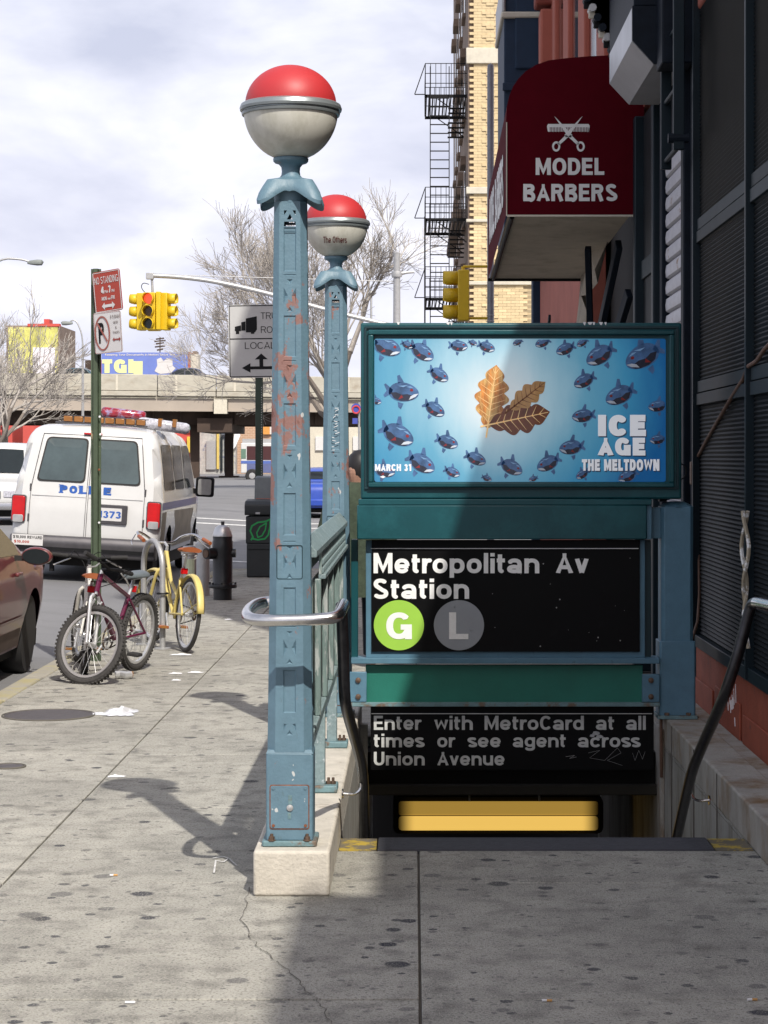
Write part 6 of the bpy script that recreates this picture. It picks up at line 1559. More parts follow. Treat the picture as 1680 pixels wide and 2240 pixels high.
# ================================================================== SIGN POSTS, HYDRANT, BIN
spst = thing('parking_sign_post', 'green channel post with red NO STANDING and white no parking signs', 'street sign', (-2.52, 16.7, 0))
xs = P(214, 1000, 16.7).x; x1_ = P(208, 587, 16.7).x
D = 16.7; zt = P(0, 588, D).z
def chan(mb_x, y, z0, z1, w_=.055):
    x = mb_x; prof = [(-w_ * .72, .012), (-w_ * .42, .012), (-w_ * .30, -.02), (w_ * .30, -.02), (w_ * .42, .012), (w_ * .72, .012), (w_ * .72, .018), (w_ * .38, .018), (w_ * .26, -.013), (-w_ * .26, -.013), (-w_ * .38, .018), (-w_ * .72, .018)]
    return MB().prism([(x + a, y + b) for a, b in prof], 'z', z0, z1)
chan(-2.525, D, 0, zt, .056).build('post', M['postgreen'], spst, smooth=False)
q = random.Random(5)
for (z, dx, m_) in ((1.94, .035, 'paper'), (1.80, .04, 'paper'), (1.52, .03, 'rust'), (1.1, .03, 'paper')):
    MB().lathe([(0, -.006), (.008, -.005), (.010, 0)], (-2.525 + dx, D - .022, z), 8, 'y').build('bolt', M[m_], spst)
# sign plates rotated a little toward the road: local frame u,v
def plate_sign(par, name, ctr, w_, h_, yaw, tilt, face, m_back=M['galv'], rad=.02):
    """returns (object, mapper): mapper(u,v,off) with u,v in 0..1 from the lower left"""
    U = Vector((math.cos(yaw) * math.cos(tilt), math.sin(yaw), math.sin(tilt) * math.cos(yaw))).normalized(); Vv = Vector((-math.sin(tilt), 0, math.cos(tilt))); Nn = U.cross(Vv).normalized()
    c = Vector(ctr)
    pl = rr(w_, h_, rad, 3); n = len(pl)
    f = [c + U * a + Vv * b + Nn * .0 for a, b in pl]; g_ = [v - Nn * .003 for v in f]
    o = MB().add(f + g_, [tuple(range(n)), tuple(range(2 * n - 1, n - 1, -1))] + [(i, n + i, n + (i + 1) % n, (i + 1) % n) for i in range(n)]).build(name, face, par, smooth=False)
    def mp_(u, v, off=.002): return c + U * (u - .5) * w_ + Vv * (v - .5) * h_ + Nn * off
    return o, mp_, U, Vv
def stext(s, mp_, U, Vv, w_, h_, u0, u1, v0, cap, m, par, bold=.03, off=.003):
    return text(s, mp_(u0, v0, off), (u1 - u0) * w_, cap * h_, m, par, u=U, v=Vv, bold=bold)
def arrow2(mp_, u0, u1, v, sh_, hd, m, par, off=.003):
    hu = (u1 - u0) * .22
    pts = [(u0, v), (u0 + hu, v + hd), (u0 + hu, v + sh_), (u1 - hu, v + sh_), (u1 - hu, v + hd), (u1, v), (u1 - hu, v - hd), (u1 - hu, v - sh_), (u0 + hu, v - sh_), (u0 + hu, v - hd)]
    mb = MB(); idx = [(0, 1, 9), (1, 2, 8, 9), (2, 3, 7, 8), (3, 4, 6, 7), (4, 5, 6)]
    mb.add([mp_(a, b, off) for a, b in pts], [(0, 1, 2, 8, 9) if False else t_ for t_ in [(0, 9, 8, 2, 1), (2, 8, 7, 3), (4, 3, 7, 6, 5)]]); return mb.build('arrow', m, par, smooth=False, fix=False)
yaw = R(38); ti = R(5.2)
c = P(235, 637, D - .15); wS = .245 / math.cos(yaw) * 1.0; hS = .325
o1, mp1, U1, V1 = plate_sign(spst, 'no_standing_sign', c, wS, hS, -yaw, ti, M['signred'])
# white margin
mb = MB()
for (a, b, c_, d_) in ((.02, .02, .98, .035), (.02, .965, .98, .98), (.02, .035, .045, .965), (.955, .035, .98, .965)): mb.poly([mp1(a, b), mp1(c_, b), mp1(c_, d_), mp1(a, d_)])
mb.build('margin', M['signwht'], o1, smooth=False, fix=False)
stext('NO STANDING', mp1, U1, V1, wS, hS, .07, .93, .70, .17, M['signwht'], o1, .0)
stext('4', mp1, U1, V1, wS, hS, .27, .38, .46, .17, M['signwht'], o1, .05); stext('PM-', mp1, U1, V1, wS, hS, .40, .54, .46, .07, M['signwht'], o1, .02)
stext('7', mp1, U1, V1, wS, hS, .55, .64, .46, .17, M['signwht'], o1, .05); stext('PM', mp1, U1, V1, wS, hS, .66, .76, .46, .07, M['signwht'], o1, .02)
stext('MON', mp1, U1, V1, wS, hS, .28, .46, .29, .09, M['signwht'], o1, .03); stext('THRU', mp1, U1, V1, wS, hS, .49, .60, .29, .045, M['signwht'], o1, .03); stext('FRI', mp1, U1, V1, wS, hS, .62, .75, .29, .09, M['signwht'], o1, .03)
arrow2(mp1, .26, .74, .15, .035, .09, M['signwht'], o1)
c = P(236, 727, D - .15)
o2, mp2, U2, V2 = plate_sign(spst, 'no_parking_sign', c, wS, hS, -yaw, ti * .6, M['signwht'])
def ringp(mp_, cu, cv, ru, rv, t_, m, par, off=.003, n=40, wq=1.0):
    vs = []
    for i in range(n):
        a = 2 * math.pi * i / n; vs += [mp_(cu + ru * math.cos(a), cv + rv * math.sin(a), off), mp_(cu + (ru - t_) * math.cos(a), cv + (rv - t_ * ru / ru * .75) * math.sin(a), off)]
    return MB().add(vs, [(2 * i, 2 * i + 1, 2 * ((i + 1) % n) + 1, 2 * ((i + 1) % n)) for i in range(n)]).build('ring', m, par, smooth=False, fix=False)
stext('P', mp2, U2, V2, wS, hS, .17, .37, .25, .5, M['black'], o2, .03)
ringp(mp2, .31, .49, .28, .42, .05, mat('faded_red', (.3, .09, .07), .6), o2, .0045)
MB().poly([mp2(.14, .72, .006), mp2(.17, .76, .006), mp2(.50, .30, .006), mp2(.47, .26, .006)]).build('slash', mat('faded_red', (.3, .09, .07), .6), o2, smooth=False, fix=False)
dk = mat('faded_print', (.2, .17, .16), .6)
stext('8 9:30AM', mp2, U2, V2, wS, hS, .62, .95, .82, .085, dk, o2, .0); stext('MON', mp2, U2, V2, wS, hS, .72, .88, .69, .065, dk, o2, .0); stext('&', mp2, U2, V2, wS, hS, .78, .84, .57, .06, dk, o2, .0); stext('THURS', mp2, U2, V2, wS, hS, .68, .93, .45, .06, dk, o2, .0)
arrow2(mp2, .66, .96, .31, .018, .055, mat('faded_red2', (.27, .05, .04), .6), o2)
mb = MB()
for (a, b, c_, d_) in ((.02, .015, .98, .022), (.02, .978, .98, .985), (.02, .022, .03, .978), (.97, .022, .98, .978)): mb.poly([mp2(a, b), mp2(c_, b), mp2(c_, d_), mp2(a, d_)])
mb.build('margin', mat('faded_red2', (.27, .05, .04), .6), o2, smooth=False, fix=False)

# truck route sign
DTk = 30.5; sK = DTk / F
tk = thing('truck_route_sign', 'white TRUCK ROUTE LOCAL sign on a perforated green post', 'street sign', P(566, 1250, DTk) * 1.0)
tk.location.z = 0
xk = P(567, 0, DTk).x
MB().box(xk - .055, xk + .055, DTk - .02, DTk + .02, -.0, P(0, 826, DTk).z).build('post', mat('perforated_post', (.03, .05, .035), .6, var=.2), tk, bevel=.004)
mb = MB()
for k in range(60):
    z = .5 + k * .036; mb.box(xk + .030, xk + .040, DTk - .0225, DTk - .0205, z, z + .013)
mb.build('perforations', M['signgrey'], tk, smooth=False, kind='stuff')
wK, hK = 142 * sK, 160 * sK
ck = P(571, 746, DTk - .04)
o3, mp3, U3, V3 = plate_sign(tk, 'route_sign', ck, wK, hK, 0, R(-.8) * -1, M['signgrey'], rad=.05)
bk = M['black']
mb = MB()
for (a, b, c_, d_) in ((.015, .01, .985, .022), (.015, .978, .985, .99), (.015, .022, .025, .978), (.975, .022, .985, .978), (.025, .525, .975, .54)): mb.poly([mp3(a, b), mp3(c_, b), mp3(c_, d_), mp3(a, d_)])
mb.build('margin', bk, o3, smooth=False, fix=False)
stext('TRUCK', mp3, U3, V3, wK, hK, .50, .93, .80, .09, bk, o3, -.015); stext('ROUTE', mp3, U3, V3, wK, hK, .50, .93, .61, .09, bk, o3, -.015); stext('LOCAL', mp3, U3, V3, wK, hK, .25, .72, .395, .09, bk, o3, -.015)
mb = MB()
for poly in ([(.27, .62), (.27, .81), (.44, .84), (.44, .66), (.41, .62)], [(.20, .645), (.20, .76), (.265, .77), (.265, .645)], [(.10, .64), (.10, .70), (.195, .72), (.195, .64)], [(.115, .60), (.115, .64), (.165, .64), (.165, .60)], [(.345, .60), (.345, .62), (.40, .62), (.40, .60)]): mb.poly([mp3(a, b, .003) for a, b in poly])
mb.build('truck_symbol', bk, o3, smooth=False, fix=False)
arrow2(mp3, .20, .80, .135, .02, .065, bk, o3)
MB().add([mp3(a, b, .0035) for a, b in ((.47, .15), (.53, .15), (.53, .25), (.47, .25), (.40, .25), (.60, .25), (.50, .33))], [(0, 1, 2, 3), (4, 5, 6)]).build('arrow', bk, o3, smooth=False, fix=False)

# hydrant and bollards
hx, hy = P(487, 0, 23.9).x, 23.9
hd = thing('fire_hydrant', 'black fire hydrant with silver cap beside two grey bollards', 'fire hydrant', (hx, hy, 0))
c = (hx, hy, 0)
MB().lathe([(.105, .0), (.105, .13), (.16, .135), (.165, .155), (.16, .175), (.12, .18), (.115, .19), (.112, .50), (.118, .56), (.118, .66), (.110, .68), (.112, .72)], c, 32).build('barrel', M['ironblk'], hd, angle=35)
MB().lathe([(.112, .72), (.113, .735), (.105, .77), (.085, .82), (.05, .845), (.03, .85), (0, .85)], c, 32).build('bonnet', M['silver'], hd)
MB().cyl((hx, hy, .85), (hx, hy, .89), .022, 5).build('top_nut', M['ironblk'], hd, smooth=False)
for k in range(8):
    a = k * math.pi / 4; MB().cyl((hx + .145 * math.cos(a), hy + .145 * math.sin(a), .17), (hx + .145 * math.cos(a), hy + .145 * math.sin(a), .20), .014, 6).build('flange_bolt', M['ironblk'], hd)
nz_ = MB().cyl((hx - .09, hy - .06, .53), (hx - .17, hy - .15, .53), .065, 16).build('side_outlet', M['ironblk'], hd)
MB().cyl((hx - .17, hy - .15, .53), (hx - .18, hy - .162, .53), .045, 16).build('outlet_cap', M['rustbolt'], nz_)
MB().cyl((hx + .09, hy, .53), (hx + .15, hy, .53), .05, 16).build('side_outlet', M['ironblk'], hd)
for i, (px, Db, lab) in enumerate(((414, 23.0, 'grey steel bollard with a pale sticker nearest the yellow bicycle'), (444, 24.6, 'plain grey steel bollard right behind the black hydrant'))):
    x = P(px, 0, Db).x; bo = thing('bollard', lab, 'bollard', (x, Db, 0), 'grey bollards by the hydrant')
    r_ = .078; hgt = P(0, 1196 if i == 0 else 1186, Db).z
    MB().lathe([(r_, 0), (r_, hgt - .09)], (x, Db, 0), 24).build('tube', M['galv'], bo)
    MB().lathe([(r_ + .012, hgt - .09), (r_ + .012, hgt - .02), (r_ - .02, hgt + .01), (0, hgt + .012)], (x, Db, 0), 24).build('cap', M['galv'], bo)
    if i == 0:
        mb = MB(); mb.add([(x + (r_ + .002) * math.sin(a), Db - (r_ + .002) * math.cos(a), z) for a in (-.3, .1, .5, .9) for z in (hgt - .30, hgt - .13)], [(0, 2, 3, 1), (2, 4, 5, 3), (4, 6, 7, 5)]); mb.build('sticker', mat('pale_sticker', (.5, .55, .4), .7), bo, smooth=False)

# litter bin, parcel box
bx0, bx1 = P(537, 0, 28.3).x, P(622, 0, 28.3).x; Dn = 28.3
bn = thing('news_bin', 'black plastic newspaper box with a green leaf emblem on the corner', 'newspaper box', ((bx0 + bx1) / 2, Dn, 0))
MB().box(bx0 + .015, bx1 - .015, Dn, Dn + .4, 0.0, .45).build('lower_body', M['binp'], bn, bevel=.02)
MB().box(bx0 + .005, bx1 - .005, Dn - .02, Dn + .42, .451, .83).build('upper_body', M['binp'], bn, bevel=.02)
MB().prism(round_poly([(Dn - .05, .84), (Dn - .05, .98), (Dn + .05, 1.03), (Dn + .44, 1.05), (Dn + .44, .84)], .02), 'x', bx0 - .01, bx1 + .01).build('lid', M['binp'], bn, bevel=.012)
MB().box(bx0 + .02, bx1 - .02, Dn - .024, Dn - .01, .38, .455).build('ledge', M['binp'], bn, bevel=.008)
def LP(x, y): p = P(380 + x * .217, 840 + y * .217, Dn); return Vector((p.x, Dn - .0235, p.z))
def lstroke(pts, w_):
    vs, fs = [], []
    for q in ribbon([(LP(*p).x, LP(*p).z) for p in pts], w_):
        m_ = len(q); ar = sum(q[i].x * q[(i + 1) % m_].y - q[(i + 1) % m_].x * q[i].y for i in range(m_))
        if ar < 0: q = q[::-1]
        fs.append(list(range(len(vs), len(vs) + m_))); vs += q
    r_ = delaunay_2d_cdt(vs, [], fs, 0, 1e-5)
    return MB().add([(v.x, Dn - .0235, v.y) for v in r_[0]], [tuple(f) for f, sr in zip(r_[2], r_[5]) if len(sr)])
lf = [(780, 1575), (800, 1540), (772, 1480), (790, 1430), (850, 1395), (930, 1385), (975, 1362), (972, 1440), (955, 1520), (920, 1560), (850, 1570), (800, 1560)]
lg = [(v[0], v[1]) for v in lf]
mb = lstroke(lg + [lg[1]], .022); mb2 = lstroke([(850, 1545), (838, 1500), (870, 1440), (935, 1400), (925, 1470), (890, 1530), (850, 1545)], .018)
mb.v = [v + Vector((0, 0, 0)) for v in mb.v]; mb.build('leaf_emblem', M['logo'], bn, smooth=False, fix=False)
mb2.v = [v + Vector((0, -.001, 0)) for v in mb2.v]; mb2.build('leaf_emblem', M['logo'], bn, smooth=False, fix=False)
mb = MB(); p = LP(850, 1300); mb.box(p.x - .03, p.x + .03, Dn - .055, Dn - .05, p.z - .015, p.z + .012); mb.build('coin_label', M['galv'], bn, smooth=False)
gx0, gx1 = P(557, 0, 29.0).x, P(615, 0, 29.0).x
gb = thing('grey_news_box', 'grey metal box with orange band standing behind the black newspaper box', 'newspaper box', ((gx0 + gx1) / 2, 29.0, 0))
MB().prism(round_poly([(28.95, .0), (28.95, 1.0), (29.05, 1.34), (29.4, 1.36), (29.4, 0)], .02), 'x', gx0, gx1).build('cabinet', M['boxgrey'], gb, bevel=.012)
MB().box(gx0 + .02, gx1, 28.93, 28.949, 1.0, 1.05).build('orange_band', M['orange'], gb, smooth=False)

# ================================================================== TRAFFIC SIGNALS AND LAMPS
def signal_head(par, c, face, n=3, h=.95, vis=True, lit=None, wd=.30):
    """c top centre of the housing; face = direction vector the lenses look"""
    c = Vector(c); f = Vector(face).normalized(); sd_ = Vector((-f.y, f.x, 0)); hs = h / n
    def bx_(a0, a1, b0, b1, z0, z1):
        vs = [c + sd_ * a + f * b + Vector((0, 0, z)) for z in (z0, z1) for b in (b0, b1) for a in (a0, a1)]
        return MB().add(vs, [(0, 2, 3, 1), (4, 5, 7, 6), (0, 1, 5, 4), (2, 6, 7, 3), (0, 4, 6, 2), (1, 3, 7, 5)])
    hd_ = bx_(-wd / 2, wd / 2, -.09, .09, -h, 0).build('signal_head', M['ysig'], par, bevel=.02)
    for k in range(n):
        zc = -hs * (k + .5); r_ = hs * .40; cc = c + Vector((0, 0, zc)) + f * .092
        lens = [(.30, .015, .01), (.05, .025, .0), (.0, .03, .03)][k % 3]
        mm = mat('lens_%d_%s' % (k, 'lit' if lit == k else 'off'), (.6, .03, .02) if lit == k else [(.12, .01, .01), (.06, .03, .005), (.004, .02, .03)][k % 3], .25, emit=(1, .09, .03) if lit == k else None, estr=1.1)
        n_ = 20; M_ = Matrix((sd_, Vector((0, 0, 1)), f)).transposed()
        MB().add([cc + M_ @ Vector((r_ * math.cos(2 * math.pi * i / n_), r_ * math.sin(2 * math.pi * i / n_), 0)) for i in range(n_)], [tuple(range(n_))]).build('lens', mm, hd_, smooth=False)
        # tunnel visor open below
        vs = []; K = 16
        for i in range(K + 1):
            a = R(-55 + 290 * i / K)
            for L0 in (0, .22 * (1 if 0 < i < K else .7)): vs.append(cc + M_ @ Vector((r_ * 1.12 * math.cos(a), r_ * 1.12 * math.sin(a), L0)))
        o = MB().add(vs, [(2 * i, 2 * i + 1, 2 * i + 3, 2 * i + 2) for i in range(K)]).build('visor', M['ysig'], hd_); s_ = o.modifiers.new('t', 'SOLIDIFY'); s_.thickness = .006
    return hd_
Dt = 57.5
ts = thing('traffic_signal', 'yellow four way traffic signal with red lit hanging from a mast arm', 'traffic light', (P(868, 0, Dt).x, Dt, -.13))
c0 = P(334, 641, Dt)
pw = P(868, 0, Dt)
signal_head(ts, c0 + Vector((-.06, -.16, 0)), (-.12, -1, 0), lit=0, h=1.02, wd=.34)
signal_head(ts, c0 + Vector((.36, -.0, 0)), (1, -.25, 0), h=1.02, wd=.34)
signal_head(ts, c0 + Vector((-.32, .1, 0)), (-1, .2, 0), h=1.02, wd=.34)
signal_head(ts, c0 + Vector((.0, .34, 0)), (.1, 1, 0), h=1.02, wd=.34)
MB().box(c0.x + .12, c0.x + .25, Dt - .3, Dt + .1, c0.z - 1.02, c0.z + .02).build('centre_frame', M['ysig'], ts, bevel=.02)
at_ = P(326, 604, Dt)
MB().tube([c0, P(332, 606, Dt)], .035, 8).build('hanger', M['galv'], ts)
MB().tube(smoothp([P(326, 622, Dt), P(312, 618, Dt), P(308, 630, Dt), P(322, 645, Dt), P(332, 640, Dt)]), .012, 6).build('wire_loop', M['black'], ts)
MB().tube(smoothp([P(322, 602, Dt), P(400, 606, Dt), P(480, 617, Dt), P(600, 645, Dt), P(720, 680, Dt), P(868, 715, Dt)]), [.05, .055, .06, .065, .07, .075, .08, .085, .09, .095, .1, .1, .11, .11, .12, .12, .12, .12, .12][:19] if False else .065, 10).build('mast_arm', M['galv'], ts)
MB().tube([P(322, 600, Dt), P(868, 616, Dt)], .012, 6).build('guy_wire', M['galv'], ts)
MB().box(P(320, 0, Dt).x, P(336, 0, Dt).x, Dt - .08, Dt + .08, P(0, 611, Dt).z, P(0, 597, Dt).z).build('arm_end', M['galv'], ts, bevel=.01)
MB().lathe([(.17, -.13), (.17, .3), (.125, .35), (.105, 4.5), (.09, P(0, 556, Dt).z), (.095, P(0, 553, Dt).z), (0, P(0, 551, Dt).z)], (pw.x, Dt, 0), 16).build('pole', M['galv'], ts)
MB().lathe([(.14, P(0, 606, Dt).z), (.15, P(0, 600, Dt).z), (.14, P(0, 594, Dt).z)], (pw.x, Dt, 0), 12).build('collar', M['galv'], ts)
MB().tube([P(868, 600, Dt), P(890, 596, Dt), P(906, 595, Dt)], [.06, .04, .035], 8).build('lamp_bracket', M['galv'], ts)

# side-on signal on the near pole
Dp = 33.0
sp2 = thing('side_signal', 'yellow traffic signal in side view fixed to the tall grey pole', 'traffic light', (P(1073, 0, Dp).x, Dp, 0))
pc = P(1073, 0, Dp)
hd2 = signal_head(sp2, P(1013, 591, Dp), (-1, -.05, 0), h=.80, wd=.26)
for yy in (583, 696):
    MB().tube([P(1013, yy, Dp), P(1066, yy, Dp)], .022, 8).build('bracket_arm', M['ysig'], sp2)
    MB().tube([P(1013, yy, Dp), P(1013, 591 if yy < 600 else 690, Dp)], .03, 8).build('bracket_drop', M['ysig'], sp2)
pl_ = thing('grey_pole', 'tall plain grey pole standing before the cream brick building', 'pole', (pc.x, Dp, 0))
MB().lathe([(.055, 0), (.052, P(0, 150, Dp).z), (.045, P(0, 142, Dp).z), (0, P(0, 138, Dp).z)], (pc.x, Dp, 0), 16).build('shaft', mat('pole_grey', (.2, .21, .24), .5, metal=.2), pl_)
for z in (P(0, 690, Dp).z, P(0, 703, Dp).z): MB().torus((pc.x, Dp, z), .056, .008, 'z', 16, 6).build('clamp', M['galv'], pl_)
def cobra(px, py, Dl, head_px, label, side=1, arm=2.0):
    h = P(px, py, Dl); t = thing('street_lamp', label, 'street lamp', (h.x - side * arm, Dl, 0), 'street lamps')
    xq = h.x - side * arm
    MB().lathe([(.1, -.1), (.09, 1), (.06, h.z - 1.2)], (xq, Dl, 0), 10).build('pole', M['galv'], t)
    MB().tube(smoothp([(xq, Dl, h.z - 1.25), (xq + side * .05, Dl, h.z - .6), (xq + side * arm * .4, Dl, h.z + .15), (xq + side * arm * .75, Dl, h.z + .12), (h.x - side * .2, Dl, h.z)]), .045, 8).build('arm', M['galv'], t)
    mb = MB().lathe([(0, -.35), (.05, -.33), (.09, -.2), (.14, .05), (.13, .25), (0, .33)], (0, 0, 0), 14, 'x'); mb.v = [Vector((v.x * side, v.y, v.z * .7 - (.05 if v.z < 0 else 0))) + Vector((h.x, Dl, h.z)) for v in mb.v]
    mb.build('lamp_head', mat('lamp_head_grey', (.2, .22, .21), .5), t); return t
cobra(78, 573, 85, 26, 'cobra head street lamp reaching in from the left edge', 1, 2.4)
cobra(146, 706, 118, 14, 'curved street lamp in front of the overpass left of the parking sign', -1, .9)
Dz = 130; h = P(812, 641, Dz)
t = thing('street_lamp', 'distant round headed street lamp right of the farther globe post', 'street lamp', (h.x, Dz, 0), 'street lamps')
MB().lathe([(.09, 0), (.07, h.z - .2)], (h.x, Dz, 0), 8).build('pole', M['galv'], t); MB().lathe([(.12, h.z - .2), (.33, h.z - .02), (.3, h.z + .1), (0, h.z + .2)], (h.x, Dz, 0), 14).build('lamp_head', M['galv'], t)

# ================================================================== CREAM BUILDING + FIRE ESCAPE
D = 67.0
cb = thing('cream_building', 'sunlit cream brick building with stone bands across the side street', 'building', (XF, D, 0))
MB().box(XF + .3, 16, D + .01, 92, -.1, 22).build('side_wall', M['creamw'], cb, smooth=False)
MB().box(XF + .02, XF + .3, D + .06, 92, -.1, 22).build('street_front', M['brown'], cb, smooth=False)
brk = MB().box(0, .255, -.0, .05, 0, .083); first = None; far = MB(); q = random.Random(11); cnt = 0
rows = int((16.4 - 5.4) / .093)
for r_ in range(rows):
    z = 5.4 + r_ * .093; x = XF + .06 + (.132 if r_ % 2 else 0)
    while x < XF + 1.75:
        prot = -.03 if (XF + .42 < x < XF + .75 and (r_ // 2) % 2) else 0
        yy = D - .012 - q.uniform(0, .008) + prot
        if cnt < 298:
            if first is None:
                first = MB().box(x, x + .258, yy, yy + .06, z, z + .087).build('brick', M['cream'], cb, smooth=False); f0 = (x, yy, z)
            else:
                c = first.copy(); COL.objects.link(c); c.location = (x - f0[0], yy - f0[1], z - f0[2])
            cnt += 1
        else: far.box(x, x + .258, yy, yy + .06, z, z + .087)
        x += .264
far.build('upper_brickwork', M['cream'], cb, smooth=False, kind='stuff')
for z0, hgt in ((10.0, .22), (14.15, .5), (7.1, .12), (9.1, .1)):
    MB().box(XF - .05, XF + 2.2, D - .10, D + .05, z0, z0 + hgt).build('stone_band', M['stone'], cb, bevel=.02)
for i, yy in enumerate((70.5, 74.5, 78.5, 82.5, 86.5)):
    for z0 in (2.2, 5.8, 9.4, 13.0, 16.5):
        wn = MB().box(XF - .0, XF + .03, yy, yy + 1.3, z0, z0 + 2).build('window', M['glass'], cb, smooth=False)
        MB().box(XF - .16, XF + .03, yy - .15, yy + 1.45, z0 + 2.0, z0 + 2.3).build('lintel', M['brown'], wn, bevel=.02)
        MB().box(XF - .10, XF + .03, yy - .1, yy + 1.4, z0 - .15, z0).build('sill', M['brown'], wn, bevel=.02)
MB().box(XF - .3, XF + .02, 76, 91, 10.3, 10.6).build('cornice', M['brown'], cb, bevel=.02); MB().box(XF - .2, XF + .02, 84, 92, 6.5, 6.8).build('cornice', M['brown'], cb, bevel=.02)
fe = thing('fire_escape', 'black iron fire escape with ladders on the cream building street front', 'fire escape', (1.0, D + 1, 5))
def fbar(a, b, w_=.04, nm='bar', par=None): return MB().bar(a, b, w_, w_).build(nm, M['black'], par or fe, smooth=False)
Y0, Y1 = 68.0, 72.4; Xo, Xi = .38, XF
for zi, z in enumerate((13.35, 9.35, 6.78)):
    pf = MB().box(Xo, Xi, Y0, Y0 + .06, z - .10, z).build('platform', M['black'], fe, smooth=False)
    MB().box(Xo, Xi, Y1 - .06, Y1, z - .10, z).build('platform_edge', M['black'], pf, smooth=False)
    MB().box(Xo, Xo + .05, Y0, Y1, z - .10, z).build('platform_edge', M['black'], pf, smooth=False)
    for k in range(11):
        xx = Xo + .1 + k * .118; MB().box(xx, xx + .045, Y0 + .06, Y1 - .06, z - .05, z - .02).build('grating_slat', M['black'], pf, smooth=False)
    hr = 1.0
    for zz_ in (z + hr, z + hr * .68, z + hr * .36):
        fbar((Xo, Y0, zz_), (Xi, Y0, zz_), .022, 'rail', pf); fbar((Xo, Y0, zz_), (Xo, Y1, zz_), .022, 'rail', pf); fbar((Xo, Y1, zz_), (Xi, Y1, zz_), .022, 'rail', pf)
    for k in range(9): fbar((Xo + k * .167, Y0, z), (Xo + k * .167, Y0, z + hr), .02, 'baluster', pf)
    for k in range(9): fbar((Xo + k * .167, Y1, z), (Xo + k * .167, Y1, z + hr), .02, 'baluster', pf)
    for k in range(12): fbar((Xo, Y0 + k * .4, z), (Xo, Y0 + k * .4, z + hr), .02, 'baluster', pf)
    fbar((Xo, Y0, z + hr), (Xo - .35, Y0, z), .03, 'brace', pf); fbar((Xo - .35, Y0, z), (Xo, Y0, z), .03, 'brace', pf)
    for yy in (Y0 + .3, Y1 - .3): fbar((Xo + .4, yy, z - .1), (Xi, yy, z - .75), .03, 'strut', pf)
    # stair seen behind
    for k in range(7): MB().box(Xo + .75, Xi - .05, Y0 + .6 + k * .25, Y0 + .82 + k * .25, z - .35 - k * .12, z - .32 - k * .12).build('stair_tread', M['black'], pf, smooth=False)
for (za, zb_) in ((9.35, 13.35), (6.0, 9.35), (3.2, 6.0)):
    la = MB().box(.52, .55, Y0 - .06, Y0 - .02, za, zb_ + .9).build('ladder_rail', M['black'], fe, smooth=False); MB().box(1.13, 1.16, Y0 - .06, Y0 - .02, za, zb_ + .9).build('ladder_rail', M['black'], fe, smooth=False)
    z = za + .15
    while z < zb_: MB().box(.55, 1.13, Y0 - .055, Y0 - .025, z, z + .035).build('rung', M['black'], fe, smooth=False); z += .285
fbar((Xo - .02, Y0, 2.5), (Xo - .02, Y0, 9.4), .05, 'corner_post')

# ================================================================== OVERPASS
ov = thing('overpass', 'long concrete highway overpass on dark steel girders crossing the background', 'overpass', (-10, 145, 0))
# slight skew: farther to the right
def OX(y_px_at): return 0
sk = 10 / 18.8      # metres back per metre right, from the parapet's slope
def ob(x0, x1, d0, d1, z0, z1, name, m, bevel=0, par=ov):
    def Y(x, d): return 151 + (x + 8) * .33 + d
    vs = [(x, Y(x, d), z) for z in (z0, z1) for d in (d0, d1) for x in (x0, x1)]
    return MB().add(vs, [(0, 2, 3, 1), (4, 5, 7, 6), (0, 1, 5, 4), (2, 6, 7, 3), (0, 4, 6, 2), (1, 3, 7, 5)]).build(name, m, par, smooth=False, bevel=bevel)
x = -50.0
while x < 22:
    ob(x + .03, x + 3.97, 0, .4, 6.28, 7.42, 'parapet_block', M['oconc'], .03)
    ob(x + .03, x + 3.97, -.06, .02, 5.92, 6.25, 'parapet_block', M['oconc'], .03)
    ob(x + 1.2, x + 1.35, -.03, 0, 6.3, 7.35, 'parapet_rib', M['stone'])
    x += 4
ob(-50, 22, .45, 13, 5.72, 6.45, 'deck', M['oconc'])
ob(-50, -14.2, .25, .6, 4.95, 5.72, 'fascia_beam', M['obeam']); ob(-13.2, 22, .35, .7, 4.92, 5.72, 'fascia_beam', M['obeam'])
ob(-50, 22, .2, .75, 4.86, 4.95, 'beam_flange', M['obeam'])
for d in (2, 5, 8, 11): ob(-50, 22, d, d + .3, 3.95, 5.7, 'girder', M['osteel'])
for d in (2,):
    x = -49
    while x < 22: ob(x, x + .12, d - .12, d, 3.97, 5.7, 'stiffener', M['osteel']); x += 1.9
ob(-14.15, -13.25, -.1, 1.0, 4.7, 5.72, 'bearing_block', M['stone'])
ob(-15.4, -13.0, 1.0, 12.5, 3.4, 4.4, 'cap_beam', M['osteel'])
for (a, dd, ww) in ((-16.1, 3.0, .62), (-14.2, 9.0, .6), (-44, 3, .6)):
    cb2 = ob(a, a + ww, dd, dd + ww, -.3, 3.96, 'column', M['osteel']); ob(a - .4, a + ww + .4, dd - .4, dd + ww + .4, -.2, .1 + .12, 'footing', M['osteel'], par=cb2)

